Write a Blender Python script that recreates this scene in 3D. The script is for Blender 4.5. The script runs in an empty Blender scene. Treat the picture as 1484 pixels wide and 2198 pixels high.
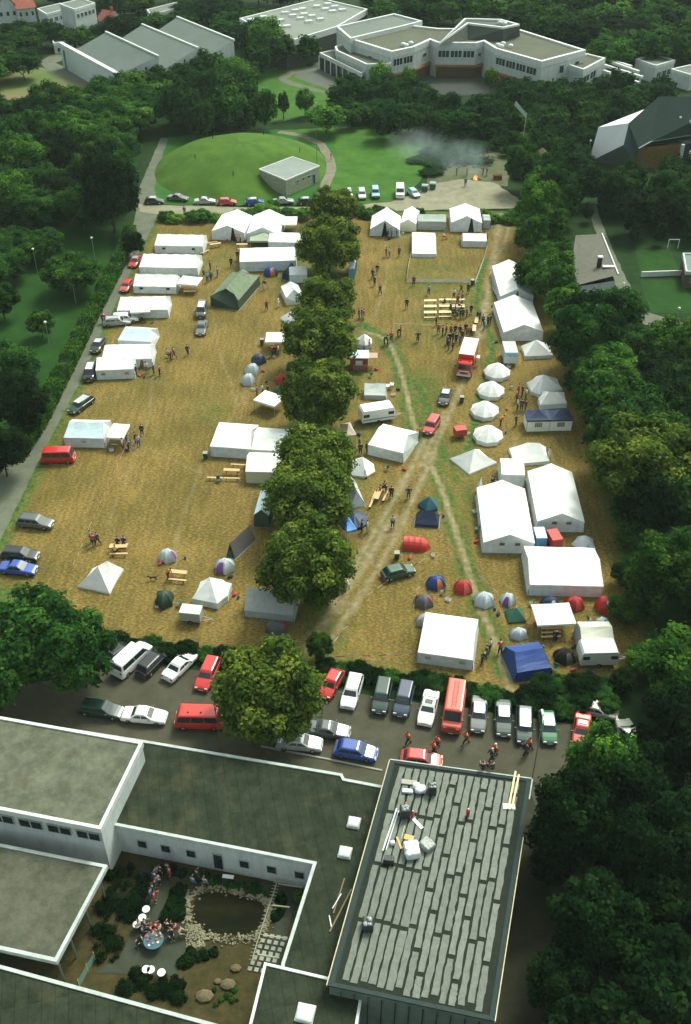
import bpy, math, random
import numpy as np
from mathutils import Vector, Matrix
R = math.radians
rnd = random.Random(11)
scene = bpy.context.scene
COL = scene.collection

# ---------------------------------------------------------------- camera
FPX, CX, CY, HC, PITCH = 2137.0, 742.0, 1099.0, 80.0, R(38.2)
cd = bpy.data.cameras.new('camera'); cam = bpy.data.objects.new('camera', cd); COL.objects.link(cam)
cd.sensor_fit = 'VERTICAL'; cd.sensor_height = 36; cd.lens = 36*FPX/2198
cd.clip_start = 1; cd.clip_end = 6000
cam.location = (0, 0, HC); cam.rotation_euler = (R(90)-PITCH, 0, 0)
scene.camera = cam

def P(x, y, z=0.0):
    """ground point (or point at height z) that a spot of the survey photo shows"""
    u = (x-CX)/FPX; v = (y-CY)/FPX
    ry = math.cos(PITCH)-v*math.sin(PITCH); rz = -math.sin(PITCH)-v*math.cos(PITCH)
    t = (z-HC)/rz
    return Vector((u*t, ry*t, z))
def S(y): return (y+579)*.786/HC

# ---------------------------------------------------------------- world + sun
w = bpy.data.worlds.new('World'); scene.world = w; w.use_nodes = True
nt = w.node_tree; bg = nt.nodes['Background']
sky = nt.nodes.new('ShaderNodeTexSky'); sky.sky_type = 'NISHITA'; sky.sun_disc = False
SUN_EL, SUN_AZ = R(52), R(35)      # azimuth clockwise from +Y: far right
sky.sun_elevation = SUN_EL; sky.sun_rotation = SUN_AZ
sky.air_density = 1.0; sky.dust_density = 4.0; sky.ozone_density = 0.6
ov = nt.nodes.new('ShaderNodeHueSaturation'); ov.inputs['Saturation'].default_value = .42   # thin overcast takes the blue out
tn = nt.nodes.new('ShaderNodeMix'); tn.data_type = 'RGBA'; tn.blend_type = 'MULTIPLY'; tn.inputs[0].default_value = 1; tn.inputs[7].default_value = (.90, 1.0, .88, 1)
nt.links.new(sky.outputs[0], ov.inputs['Color']); nt.links.new(ov.outputs[0], tn.inputs[6]); nt.links.new(tn.outputs[2], bg.inputs[0]); bg.inputs[1].default_value = 0.15
sl = bpy.data.lights.new('sun', 'SUN'); sl.energy = 1.75; sl.angle = R(17); sl.color = (1, .99, .86)
so = bpy.data.objects.new('sun', sl); COL.objects.link(so)
dv = Vector((math.sin(SUN_AZ)*math.cos(SUN_EL), math.cos(SUN_AZ)*math.cos(SUN_EL), math.sin(SUN_EL)))
so.rotation_euler = dv.to_track_quat('Z', 'Y').to_euler(); so.location = dv*300
scene.view_settings.view_transform = 'Standard'; scene.view_settings.look = 'None'
scene.view_settings.exposure = 0.86; scene.view_settings.gamma = 1.0

# ---------------------------------------------------------------- materials
MATS = {}
def mat(name, c, rough=.8, c2=None, sc=6.0, bump=0.0, metal=0.0, coat=0.0, detail=4, spec=None, bsc=None, stretch=None, coords='Object', objvar=0.0):
    if name in MATS: return MATS[name]
    m = bpy.data.materials.new(name); m.use_nodes = True; MATS[name] = m
    t = m.node_tree; b = t.nodes['Principled BSDF']
    b.inputs['Roughness'].default_value = rough; b.inputs['Metallic'].default_value = metal
    if coat: b.inputs['Coat Weight'].default_value = coat; b.inputs['Coat Roughness'].default_value = .08
    if spec is None and rough >= .9: spec = .1
    if spec is not None: b.inputs['Specular IOR Level'].default_value = spec
    tc = t.nodes.new('ShaderNodeTexCoord'); src = tc.outputs[coords]
    if stretch:
        mp = t.nodes.new('ShaderNodeMapping'); mp.inputs['Scale'].default_value = stretch
        t.links.new(src, mp.inputs[0]); src = mp.outputs[0]
    n = t.nodes.new('ShaderNodeTexNoise'); n.inputs['Scale'].default_value = sc; n.inputs['Detail'].default_value = detail; n.inputs['Roughness'].default_value = .74 if detail >= 8 else .5
    t.links.new(src, n.inputs['Vector'])
    r = t.nodes.new('ShaderNodeValToRGB'); r.color_ramp.elements[0].position = .32; r.color_ramp.elements[1].position = .68
    if c2 is None: c2 = tuple(k*.86 for k in c)
    r.color_ramp.elements[0].color = (*c2, 1); r.color_ramp.elements[1].color = (*c, 1)
    t.links.new(n.outputs[0], r.inputs[0]); out = r.outputs[0]
    if objvar:
        oi = t.nodes.new('ShaderNodeObjectInfo'); hv = t.nodes.new('ShaderNodeHueSaturation')
        mr = t.nodes.new('ShaderNodeMapRange'); mr.inputs[3].default_value = 1-objvar; mr.inputs[4].default_value = 1+objvar
        t.links.new(oi.outputs['Random'], mr.inputs[0]); t.links.new(mr.outputs[0], hv.inputs['Value']); t.links.new(out, hv.inputs['Color']); out = hv.outputs[0]
    t.links.new(out, b.inputs['Base Color'])
    if bump:
        n2 = t.nodes.new('ShaderNodeTexNoise'); n2.inputs['Scale'].default_value = bsc or sc*3; n2.inputs['Detail'].default_value = 3
        t.links.new(src, n2.inputs['Vector'])
        bp = t.nodes.new('ShaderNodeBump'); bp.inputs['Strength'].default_value = bump; bp.inputs['Distance'].default_value = .05
        t.links.new(n2.outputs[0], bp.inputs['Height']); t.links.new(bp.outputs[0], b.inputs['Normal'])
    return m

def leafmat(name, dark, mid, tip, objvar=.2):
    if name in MATS: return MATS[name]
    m = bpy.data.materials.new(name); m.use_nodes = True; MATS[name] = m
    t = m.node_tree; b = t.nodes['Principled BSDF']; b.inputs['Roughness'].default_value = .9
    b.inputs['Specular IOR Level'].default_value = .04
    a = t.nodes.new('ShaderNodeAttribute'); a.attribute_name = 'var'
    r = t.nodes.new('ShaderNodeValToRGB'); e = r.color_ramp.elements
    e[0].position = 0; e[0].color = (*dark, 1); e[1].position = 1; e[1].color = (*tip, 1)
    k = e.new(.55); k.color = (*mid, 1)
    t.links.new(a.outputs['Fac'], r.inputs[0])
    oi = t.nodes.new('ShaderNodeObjectInfo'); hv = t.nodes.new('ShaderNodeHueSaturation')
    mr = t.nodes.new('ShaderNodeMapRange'); mr.inputs[3].default_value = 1-objvar; mr.inputs[4].default_value = 1+objvar
    t.links.new(oi.outputs['Random'], mr.inputs[0]); t.links.new(mr.outputs[0], hv.inputs['Value'])
    t.links.new(r.outputs[0], hv.inputs['Color']); t.links.new(hv.outputs[0], b.inputs['Base Color'])
    tl = t.nodes.new('ShaderNodeBsdfTranslucent'); ms = t.nodes.new('ShaderNodeMixShader'); ms.inputs[0].default_value = .26
    t.links.new(hv.outputs[0], tl.inputs['Color']); t.links.new(b.outputs[0], ms.inputs[1]); t.links.new(tl.outputs[0], ms.inputs[2]); t.links.new(ms.outputs[0], t.nodes['Material Output'].inputs['Surface'])
    return m

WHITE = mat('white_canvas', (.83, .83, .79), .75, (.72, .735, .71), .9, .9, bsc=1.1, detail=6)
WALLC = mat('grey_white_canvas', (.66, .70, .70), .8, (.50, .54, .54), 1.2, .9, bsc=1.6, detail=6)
CREAM = mat('cream_canvas', (.62, .60, .42), .8, (.54, .52, .36), 1.5, .3, bsc=3)
BLUEW = mat('pale_blue_canvas', (.52, .64, .68), .8, (.45, .57, .62), 1.5, .3, bsc=3)
GREYC = mat('grey_canvas', (.40, .42, .40), .85, (.33, .35, .33), 2, .3, bsc=3)
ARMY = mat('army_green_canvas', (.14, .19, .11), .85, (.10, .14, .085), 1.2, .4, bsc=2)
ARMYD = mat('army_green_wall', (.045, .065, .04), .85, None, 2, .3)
DARK = mat('dark_interior', (.03, .028, .022), .9)
BROWN = mat('brown_cloth', (.22, .12, .06), .9)
NAVY = mat('navy_nylon', (.016, .032, .085), .55, None, 3, .2)
BLUE = mat('blue_nylon', (.016, .055, .25), .5, None, 3, .2)
TEAL = mat('teal_nylon', (.02, .10, .14), .55, None, 3, .2)
GREEN = mat('green_nylon', (.03, .13, .08), .55, None, 3, .2)
DGREEN = mat('dark_green_nylon', (.02, .05, .025), .6, None, 3, .2)
RED = mat('red_nylon', (.50, .03, .025), .55, None, 3, .2)
ORANGE = mat('orange_nylon', (.55, .16, .03), .55, None, 3, .2)
PURPLE = mat('purple_nylon', (.22, .06, .28), .55, None, 3, .2)
SILVERN = mat('silver_nylon', (.48, .54, .57), .5, None, 3, .2)
DGREY = mat('dark_grey_nylon', (.09, .09, .10), .6, None, 3, .2)
GROUNDSH = mat('groundsheet', (.20, .23, .23), .7)
POLE = mat('pole_metal', (.45, .46, .47), .35, metal=.7)
WOOD = mat('beer_table_wood', (.62, .40, .20), .5, (.5, .30, .14), 4, stretch=(1, 8, 8))
PALEW = mat('pale_plank', (.72, .60, .36), .7, (.58, .46, .25), 3)
RUB = mat('rubber', (.018, .018, .018), .8)
GLASS = mat('tinted_glass', (.025, .035, .04), .08, spec=.8)
CHROME = mat('chrome', (.6, .6, .6), .2, metal=1)
LAMPG = mat('lamp_glass', (.7, .7, .68), .15)
TAILR = mat('tail_lens', (.35, .02, .02), .2)
PLAST = mat('grey_plastic', (.09, .09, .09), .6)
PLATE = mat('number_plate', (.75, .75, .72), .5)
SKIN = mat('skin', (.52, .32, .23), .6)
def paint(n, c, metal=.0): return mat('paint_'+n, c, .28, tuple(k*.93 for k in c), 2, metal=metal, coat=.6)
PT = dict(white=paint('white', (.78, .79, .78)), black=paint('black', (.012, .014, .016)), red=paint('red', (.50, .018, .015)),
  blue=paint('blue', (.025, .07, .33)), navy=paint('navy', (.015, .03, .075)), silver=paint('silver', (.42, .44, .44), .4),
  grey=paint('grey', (.11, .12, .12), .3), green=paint('green', (.012, .07, .04)), dgreen=paint('dark_green', (.01, .035, .028)), ltblue=paint('light_blue', (.25, .42, .50)),
  beige=paint('beige', (.40, .41, .34)), fire=paint('fire_red', (.58, .025, .015)), orange=paint('orange_red', (.62, .06, .03)), pink=paint('faded_red', (.50, .05, .05)), lgreen=paint('bottle_green', (.03, .15, .07)))

# ---------------------------------------------------------------- mesh helpers
class MB:
    def __init__(s): s.v = []; s.f = []
    def add(s, vs, fs):
        o = len(s.v); s.v += [tuple(p) for p in vs]; s.f += [tuple(i+o for i in f) for f in fs]; return s
    def quad(s, a, b, c, d): return s.add([a, b, c, d], [(0, 1, 2, 3)])
    def poly(s, ps): return s.add(ps, [tuple(range(len(ps)))])
    def box(s, c, sz, rz=0.0, taper=1.0, bev=0.0):
        hx, hy, hz = sz[0]/2, sz[1]/2, sz[2]/2; ca, sa = math.cos(rz), math.sin(rz); vs = []
        for k, t in ((-1, 1), (1, taper)):
            for i, j in ((-1, -1), (1, -1), (1, 1), (-1, 1)):
                x, y = i*hx*t, j*hy*t
                vs.append((c[0]+x*ca-y*sa, c[1]+x*sa+y*ca, c[2]+k*hz))
        return s.add(vs, [(3, 2, 1, 0), (4, 5, 6, 7), (0, 1, 5, 4), (1, 2, 6, 5), (2, 3, 7, 6), (3, 0, 4, 7)])
    def prism(s, poly, z0, z1, cap=True):
        n = len(poly); vs = [(p[0], p[1], z0) for p in poly]+[(p[0], p[1], z1) for p in poly]
        fs = [(i, (i+1) % n, (i+1) % n+n, i+n) for i in range(n)]
        if cap: fs += [tuple(range(n-1, -1, -1)), tuple(range(n, 2*n))]
        return s.add(vs, fs)
    def tube(s, a, b, r, r2=None, n=6):
        a = Vector(a); b = Vector(b); d = (b-a)
        if d.length < 1e-6: return s
        q = d.to_track_quat('Z', 'Y'); r2 = r if r2 is None else r2; vs = []
        for p, rr in ((a, r), (b, r2)):
            for i in range(n):
                t = 2*math.pi*i/n; vs.append(p+q @ Vector((rr*math.cos(t), rr*math.sin(t), 0)))
        return s.add(vs, [(i, (i+1) % n, (i+1) % n+n, i+n) for i in range(n)]+[tuple(range(n-1, -1, -1)), tuple(range(n, 2*n))])
    def ball(s, c, r, n=8, m=5, sq=(1, 1, 1)):
        vs = []
        for i in range(m+1):
            ph = math.pi*i/m
            for j in range(n):
                th = 2*math.pi*j/n
                vs.append((c[0]+r*sq[0]*math.sin(ph)*math.cos(th), c[1]+r*sq[1]*math.sin(ph)*math.sin(th), c[2]+r*sq[2]*math.cos(ph)))
        return s.add(vs, [((i+1)*n+j, (i+1)*n+(j+1) % n, i*n+(j+1) % n, i*n+j) for i in range(m) for j in range(n)])
    def loft(s, rings, cap=True, closed=True):
        n = len(rings[0]); vs = [p for r in rings for p in r]; fs = []
        for k in range(len(rings)-1):
            for i in range(n if closed else n-1):
                fs.append((k*n+i, k*n+(i+1) % n, (k+1)*n+(i+1) % n, (k+1)*n+i))
        if cap: fs += [tuple(range(n-1, -1, -1)), tuple((len(rings)-1)*n+i for i in range(n))]
        return s.add(vs, fs)
    def mesh(s, name, m, smooth=False):
        me = bpy.data.meshes.new(name); me.from_pydata(s.v, [], s.f); me.materials.append(m)
        if smooth: me.polygons.foreach_set('use_smooth', [True]*len(me.polygons))
        me.update(); return me
    def build(s, name, m, parent=None, smooth=False, **kw):
        return link(name, s.mesh(name, m, smooth), parent, **kw)
def link(name, me, parent=None, label=None, cat=None, group=None, kind=None, loc=None, rz=None):
    o = bpy.data.objects.new(name, me); COL.objects.link(o)
    if parent is not None: o.parent = parent
    tag(o, label, cat, group, kind)
    if loc is not None: o.location = loc
    if rz is not None: o.rotation_euler.z = rz
    return o
def tag(o, label=None, cat=None, group=None, kind=None):
    if label: o['label'] = label
    if cat: o['category'] = cat
    if group: o['group'] = group
    if kind: o['kind'] = kind
def thing(name, label, cat, loc=(0, 0, 0), rz=0.0, group=None):
    o = bpy.data.objects.new(name, None); COL.objects.link(o); o.empty_display_size = .3
    o.location = loc; o.rotation_euler.z = rz; tag(o, label, cat, group); return o
def kids(o): return [c for c in COL.objects if c.parent == o]
def recolor(o, m):
    o.material_slots[0].link = 'OBJECT'; o.material_slots[0].material = m
def inst(proto, loc, rz, label, cat, group=None, scale=None, name=None, colors=None):
    """proto = (name, [(partname, mesh, role, [(subname, mesh, role)])]); a thing with copies of its parts"""
    t = thing(name or proto[0], label, cat, loc, rz, group)
    if scale is not None: t.scale = scale
    for pn, me, role, subs in proto[1]:
        o = link(pn, me, t)
        if colors and role in colors: recolor(o, colors[role])
        for sn, sm, srole in subs:
            q = link(sn, sm, o)
            if colors and srole in colors: recolor(q, colors[srole])
    return t
def jitter_poly(ps, step=2.0, amp=.35, seed=1):
    r = random.Random(seed); out = []
    n = len(ps)
    for i in range(n):
        a, b = ps[i], ps[(i+1) % n]; k = max(1, int((b-a).length/step)); d = (b-a)
        nn = Vector((-d.y, d.x, 0)).normalized() if d.length > 0 else Vector((0, 0, 0))
        for j in range(k):
            out.append(a+d*(j/k)+nn*r.uniform(-amp, amp)*(1 if j else .3))
    return out
def sheet(name, pxs, z, m, amp=.3, step=2.0, world=False, **kw):
    ps = [Vector((p[0], p[1], z)) for p in pxs] if world else [P(x, y, 0)+Vector((0, 0, z)) for x, y in pxs]
    if amp: ps = jitter_poly(ps, step, amp, hash(name) % 97 if False else len(pxs))
    a = sum(ps[i].x*ps[(i+1) % len(ps)].y-ps[(i+1) % len(ps)].x*ps[i].y for i in range(len(ps)))
    if a < 0: ps = ps[::-1]
    return MB().poly(ps).build(name, m, kind='structure', **kw)
def ribbon(pts, wd, z, seed=0, amp=.15):
    r = random.Random(seed); ps = []
    for a, b in zip(pts[:-1], pts[1:]):
        k = max(1, int((b-a).length/1.5))
        for j in range(k): ps.append(a.lerp(b, j/k))
    ps.append(pts[-1]); L = []; Rr = []
    for i, p in enumerate(ps):
        d = (ps[min(i+1, len(ps)-1)]-ps[max(i-1, 0)]).normalized(); nn = Vector((-d.y, d.x, 0))
        L.append(p+nn*(wd/2+r.uniform(-amp, amp))); Rr.append(p-nn*(wd/2+r.uniform(-amp, amp)))
    m = MB(); n = len(ps)
    m.add([(q.x, q.y, z) for q in L]+[(q.x, q.y, z) for q in Rr], [(i+n, i+n+1, i+1, i) for i in range(n-1)])
    return m

# ---------------------------------------------------------------- the ground
GRASSD = mat('undergrowth', (.016, .045, .010), .95, (.008, .022, .006), .35, .6, detail=8, bsc=3, coords='Object')
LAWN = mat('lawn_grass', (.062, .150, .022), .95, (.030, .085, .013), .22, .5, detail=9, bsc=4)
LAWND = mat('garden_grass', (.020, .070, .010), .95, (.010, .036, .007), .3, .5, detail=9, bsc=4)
GRAVEL = mat('gravel', (.28, .265, .185), .95, (.17, .165, .11), .5, .4, detail=10, bsc=9)
PATHM = mat('worn_path_asphalt', (.145, .155, .115), .9, (.09, .10, .072), .4, .3, detail=10, bsc=12)
ASPH = mat('asphalt', (.085, .082, .055), .9, (.05, .05, .034), .35, .3, detail=12, bsc=14)
N = 60; gx = [(-3000+6000*i/N) for i in range(N+1)]
g = MB(); g.add([(x, y+1500, -.03) for y in gx for x in gx], [(j*(N+1)+i, j*(N+1)+i+1, (j+1)*(N+1)+i+1, (j+1)*(N+1)+i) for j in range(N) for i in range(N)])
g.build('ground', GRASSD, kind='structure')

# camp field: one fine grid with worn tracks and green strips stored as ground-colour masks
FIELD_PX = [(338, 458), (255, 640), (190, 780), (128, 900), (75, 1010), (0, 1160), (-40, 1250), (60, 1330), (240, 1395), (470, 1410), (700, 1430), (1000, 1490), (1110, 1510), (1300, 1500), (1420, 1400), (1340, 1150), (1270, 900), (1200, 700), (1140, 520), (1112, 455)]
def pl(px): return np.array([[P(x, y).x, P(x, y).y] for x, y in px])
def dseg(Q, line):
    d = np.full(len(Q), 1e9)
    for a, b in zip(line[:-1], line[1:]):
        ab = b-a; t = np.clip(((Q-a) @ ab)/(ab @ ab), 0, 1)
        d = np.minimum(d, np.linalg.norm(Q-(a+t[:, None]*ab), axis=1))
    return d
def inpoly(Q, poly):
    ins = np.zeros(len(Q), bool); n = len(poly)
    for i in range(n):
        a, b = poly[i], poly[(i+1) % n]
        c = ((a[1] > Q[:, 1]) != (b[1] > Q[:, 1])) & (Q[:, 0] < (b[0]-a[0])*(Q[:, 1]-a[1])/(b[1]-a[1]+1e-12)+a[0]); ins ^= c
    return ins
TRACKS = [([(655, 1395), (700, 1330), (735, 1270), (775, 1195), (830, 1100), (870, 1030), (893, 985), (915, 940), (935, 900)], 1.0),
 ([(695, 1395), (760, 1300), (815, 1215), (850, 1150), (885, 1075), (912, 1020), (935, 960), (960, 900), (988, 835), (1005, 790)], .9),
 ([(720, 1310), (790, 1200), (845, 1110)], 1.3), ([(300, 700), (330, 790), (320, 900), (280, 1000), (230, 1130)], .35), ([(560, 700), (520, 860), (440, 980), (380, 1150), (370, 1330)], .4), ([(450, 630), (470, 750), (520, 900)], .35), ([(1175, 790), (1150, 900), (1110, 940), (1080, 1000)], .5), ([(830, 520), (830, 600), (800, 700)], .5), ([(310, 960), (420, 1010), (560, 1060)], .3),
 ([(905, 1000), (930, 940), (955, 885)], 1.2),
 ([(1005, 790), (1022, 740), (1038, 690), (1046, 640), (1058, 580), (1066, 520), (1078, 462)], 1.5), ([(1062, 560), (1085, 520), (1092, 490)], .8)]
FOOT = [([(925, 998), (945, 1040), (962, 1090), (978, 1140), (1002, 1215), (1020, 1270), (1040, 1325), (1062, 1375), (1085, 1440), (1105, 1530)], .32),
 ([(897, 935), (885, 900), (873, 845), (862, 800), (850, 765), (838, 738), (812, 720), (782, 712)], .3), ([(1020, 1300), (1050, 1345), (1070, 1400)], .2)]
VERGE = [([(925, 998), (945, 1040), (962, 1090), (978, 1140), (1002, 1215), (1040, 1325), (1085, 1440)], 1.3),
 ([(905, 960), (885, 900), (873, 845), (862, 800), (838, 738), (780, 700)], 1.5), ([(885, 1000), (820, 1120), (760, 1230)], .5), ([(700, 870), (690, 760), (700, 640), (690, 500)], 3.5),
 ([(620, 1300), (660, 1150), (670, 1000), (690, 900)], 2.5), ([(1042, 560), (1030, 600), (1022, 650), (1060, 740), (1000, 1000)], .8), ([(900, 830), (935, 930), (955, 985)], .9)]
def make_field():
    poly = pl(FIELD_PX); x0, y0 = poly.min(0)-2; x1, y1 = poly.max(0)+2; st = .38
    nx = int((x1-x0)/st); ny = int((y1-y0)/st)
    X, Y = np.meshgrid(x0+np.arange(nx+1)*st, y0+np.arange(ny+1)*st); Q = np.stack([X.ravel(), Y.ravel()], 1)
    rs = np.random.RandomState(3); W = Q+rs.uniform(-.1, .1, Q.shape)
    def wob(s, k): return np.sin(Q[:, 0]*s+k)*np.cos(Q[:, 1]*s*1.3+k*2)+.5*np.sin(Q[:, 0]*s*2.7+k*3+Q[:, 1]*s*1.9)
    ins = inpoly(Q, poly); de = dseg(Q, np.vstack([poly, poly[:1]])); de = np.where(ins, de, -de)
    dirt = np.zeros(len(Q)); green = np.zeros(len(Q))
    for l, h in TRACKS:
        d = dseg(Q, pl(l)); hh = h*(.62+.22*wob(.5, h)); dirt = np.maximum(dirt, np.clip(1.2-d/np.maximum(hh, .15), 0, 1)*(.9 if h > .55 else .42))
    for l, h in FOOT:
        d = dseg(Q, pl(l)); dirt = np.maximum(dirt, np.clip(1.6-d/h, 0, 1))
    for l, h in VERGE:
        d = dseg(Q, pl(l)); green = np.maximum(green, np.clip(1.3-d/(h*(1+.3*wob(.7, h))), 0, 1))
    for (cx, cy, r, a) in [(620, 520, 6, .55), (660, 590, 7, .6), (1030, 640, 5, .5), (740, 800, 4, .5), (820, 930, 4, .4), (470, 560, 4, .25), (905, 830, 3.5, .6), (980, 1000, 4, .5), (1000, 1090, 3, .4),
                           (870, 480, 5, .4), (930, 600, 8, .3), (700, 1350, 4, .4), (300, 830, 4, .15), (455, 880, 3, .3), (700, 720, 6, .6), (680, 1000, 8, .45), (1060, 470, 5, .6), (940, 700, 7, .2)]:
        c = pl([(cx, cy)])[0]; d = np.linalg.norm((Q-c)*[1, .6], axis=1); green = np.maximum(green, a*np.clip(1.3-d/r, 0, 1)*(1+.3*wob(.9, r)))
    green = np.maximum(green, np.clip(1-de/2.2, 0, 1)*(1+.2*wob(.8, 2)))
    green *= (1-.95*dirt)
    keep = de > -.6; idx = -np.ones(len(Q), int); idx[keep] = np.arange(keep.sum())
    a = (np.arange(ny)[:, None]*(nx+1)+np.arange(nx)[None]).ravel(); fs = np.stack([a, a+1, a+nx+2, a+nx+1], 1); fs = idx[fs]; fs = fs[(fs >= 0).all(1)]
    z = rs.uniform(-.015, .015, len(Q))+.03+.03*wob(.4, 5)
    me = bpy.data.meshes.new('camp_field'); V = np.column_stack([Q, z])[keep]
    me.from_pydata(V.tolist(), [], fs.tolist())
    for nme, arr in (('dirt', dirt), ('green', green)):
        at = me.attributes.new(nme, 'FLOAT', 'POINT'); at.data.foreach_set('value', np.clip(arr[keep], 0, 1).astype(np.float32))
    me.polygons.foreach_set('use_smooth', [True]*len(me.polygons))
    m = bpy.data.materials.new('mown_meadow'); m.use_nodes = True; t = m.node_tree; b = t.nodes['Principled BSDF']; b.inputs['Roughness'].default_value = .95; b.inputs['Specular IOR Level'].default_value = .1
    tc = t.nodes.new('ShaderNodeTexCoord')
    def nz(sc, det, stretch=None, rot=0):
        n = t.nodes.new('ShaderNodeTexNoise'); n.inputs['Scale'].default_value = sc; n.inputs['Detail'].default_value = det
        mp = t.nodes.new('ShaderNodeMapping'); mp.inputs['Scale'].default_value = stretch or (1, 1, 1); mp.inputs['Rotation'].default_value = (0, 0, rot)
        t.links.new(tc.outputs['Object'], mp.inputs[0]); t.links.new(mp.outputs[0], n.inputs['Vector']); return n.outputs[0]
    def ramp(f, stops):
        r = t.nodes.new('ShaderNodeValToRGB'); e = r.color_ramp.elements
        e[0].position = stops[0][0]; e[0].color = (*stops[0][1], 1); e[1].position = stops[-1][0]; e[1].color = (*stops[-1][1], 1)
        for p, c in stops[1:-1]: k = e.new(p); k.color = (*c, 1)
        t.links.new(f, r.inputs[0]); return r.outputs[0]
    def mx(f, a, b_, mode='MIX', fac=None):
        n = t.nodes.new('ShaderNodeMix'); n.data_type = 'RGBA'; n.blend_type = mode
        if f is None: n.inputs[0].default_value = fac
        else: t.links.new(f, n.inputs[0])
        t.links.new(a, n.inputs[6]); t.links.new(b_, n.inputs[7]); return n.outputs[2]
    def mth(op, a, b_):
        n = t.nodes.new('ShaderNodeMath'); n.operation = op; n.use_clamp = op in ('ADD', 'SUBTRACT') 
        for i, q in ((0, a), (1, b_)):
            if isinstance(q, (int, float)): n.inputs[i].default_value = q
            else: t.links.new(q, n.inputs[i])
        return n.outputs[0]
    straw = ramp(nz(2.6, 12, (1, 1.6, 1), .5), [(.26, (.098, .065, .022)), (.45, (.152, .107, .035)), (.56, (.195, .142, .048)), (.76, (.285, .215, .088))])
    big = ramp(nz(.12, 5), [(.35, (.72, .76, .66)), (.65, (1.12, 1.08, 1.0))])
    straw = mx(None, straw, big, 'MULTIPLY', 1.0)
    lines = ramp(nz(.8, 6, (2.2, .25, 1), R(-24)), [(.38, (.80, .80, .76)), (.6, (1.1, 1.08, 1.0))])
    straw = mx(None, straw, lines, 'MULTIPLY', .8)
    gr = ramp(nz(1.6, 8), [(.3, (.025, .055, .012)), (.55, (.062, .108, .024)), (.75, (.135, .165, .042))])
    dr = ramp(nz(1.1, 9), [(.3, (.15, .125, .068)), (.55, (.26, .22, .128)), (.75, (.37, .32, .21))])
    ag = t.nodes.new('ShaderNodeAttribute'); ag.attribute_name = 'green'; ad = t.nodes.new('ShaderNodeAttribute'); ad.attribute_name = 'dirt'
    n1 = nz(.7, 8)
    gf = mth('ADD', mth('MULTIPLY', ag.outputs['Fac'], 1.0), mth('MULTIPLY', mth('SUBTRACT', n1, .47), 2.0))
    gf2 = mth('MULTIPLY', gf, mth('ADD', mth('MULTIPLY', ag.outputs['Fac'], 2.0), .42))
    df = mth('MULTIPLY', ad.outputs['Fac'], mth('ADD', mth('MULTIPLY', nz(1.3, 6), 1.5), .05))
    c = mx(gf2, straw, gr); c = mx(df, c, dr)
    t.links.new(c, b.inputs['Base Color'])
    bp = t.nodes.new('ShaderNodeBump'); bp.inputs['Strength'].default_value = .8; bp.inputs['Distance'].default_value = .08
    t.links.new(nz(4, 6), bp.inputs['Height']); t.links.new(bp.outputs[0], b.inputs['Normal'])
    me.materials.append(m); link('camp_field', me, kind='structure')
make_field()
sheet('side_path', [(346, 296), (300, 400), (292, 452), (278, 520), (230, 630), (187, 735), (140, 830), (93, 880), (20, 990), (-60, 1100), (-60, 1270), (0, 1165), (70, 1020), (128, 905), (168, 830), (216, 720), (262, 626), (300, 540), (342, 462), (332, 405), (340, 360), (362, 298)], .07, PATHM, .12)
sheet('gravel_track', [(296, 438), (330, 441), (450, 443), (560, 446), (700, 443), (840, 434), (900, 412), (930, 395), (990, 385), (1060, 392), (1110, 425), (1120, 440), (1100, 448), (1000, 450), (900, 452), (780, 456), (640, 458), (520, 459), (400, 459), (346, 462), (300, 455)], .085, GRAVEL, .25)
sheet('mound_lawn', [(352, 298), (480, 285), (600, 280), (740, 272), (930, 270), (925, 330), (905, 385), (860, 432), (700, 440), (450, 441), (332, 438), (318, 400)], .01, LAWN, .3)
sheet('mound_skirt', [(350, 296), (470, 284), (600, 278), (720, 300), (716, 380), (690, 438), (450, 440), (330, 437), (316, 400)], .03, mat('long_grass', (.04, .13, .022), .95, (.022, .08, .014), .25, .5, detail=9, bsc=4), .4)
sheet('burn_clearing', [(905, 330), (960, 300), (1060, 300), (1110, 340), (1090, 400), (1000, 400), (920, 400)], .03, mat('burnt_soil', (.13, .125, .075), .95, (.05, .075, .03), .4, .6, detail=9), .5)
sheet('parkland_lawn', [(530, 205), (560, 150), (640, 135), (700, 150), (740, 200), (690, 240), (600, 262), (520, 262)], .0, LAWN, .4)
sheet('parkland_path', [(598, 168), (625, 150), (668, 143), (690, 150), (668, 155), (630, 160), (615, 170), (650, 182), (700, 196), (698, 202), (640, 188), (604, 176)], .03, PATHM, .15)
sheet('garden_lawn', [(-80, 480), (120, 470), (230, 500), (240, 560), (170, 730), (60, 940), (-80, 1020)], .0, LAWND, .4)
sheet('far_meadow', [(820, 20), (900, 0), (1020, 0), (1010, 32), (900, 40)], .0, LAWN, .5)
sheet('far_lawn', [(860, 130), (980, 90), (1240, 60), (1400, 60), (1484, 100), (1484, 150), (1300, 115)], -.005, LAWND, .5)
sheet('soccer_ground', [(0, 150), (90, 145), (235, 180), (300, 205), (120, 215), (-40, 215)], .0, mat('worn_pitch', (.17, .13, .07), .95, (.09, .15, .04), .06, .3, detail=6), .4)
sheet('entrance_path', [(110, 118), (140, 112), (150, 122), (120, 135), (150, 150), (240, 190), (225, 205), (160, 215), (150, 210), (205, 195), (100, 150), (85, 132)], .03, PATHM, .15)
sheet('school_yard', [(905, 168), (930, 145), (1040, 145), (1075, 165), (1060, 205), (950, 205)], .02, mat('yard_asphalt', (.055, .06, .055), .9, None, 1, .2), .1)
sheet('school_forecourt', [(630, 165), (690, 130), (800, 175), (770, 195), (700, 190)], .015, mat('forecourt_paving', (.11, .12, .10), .9), .1)
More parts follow.
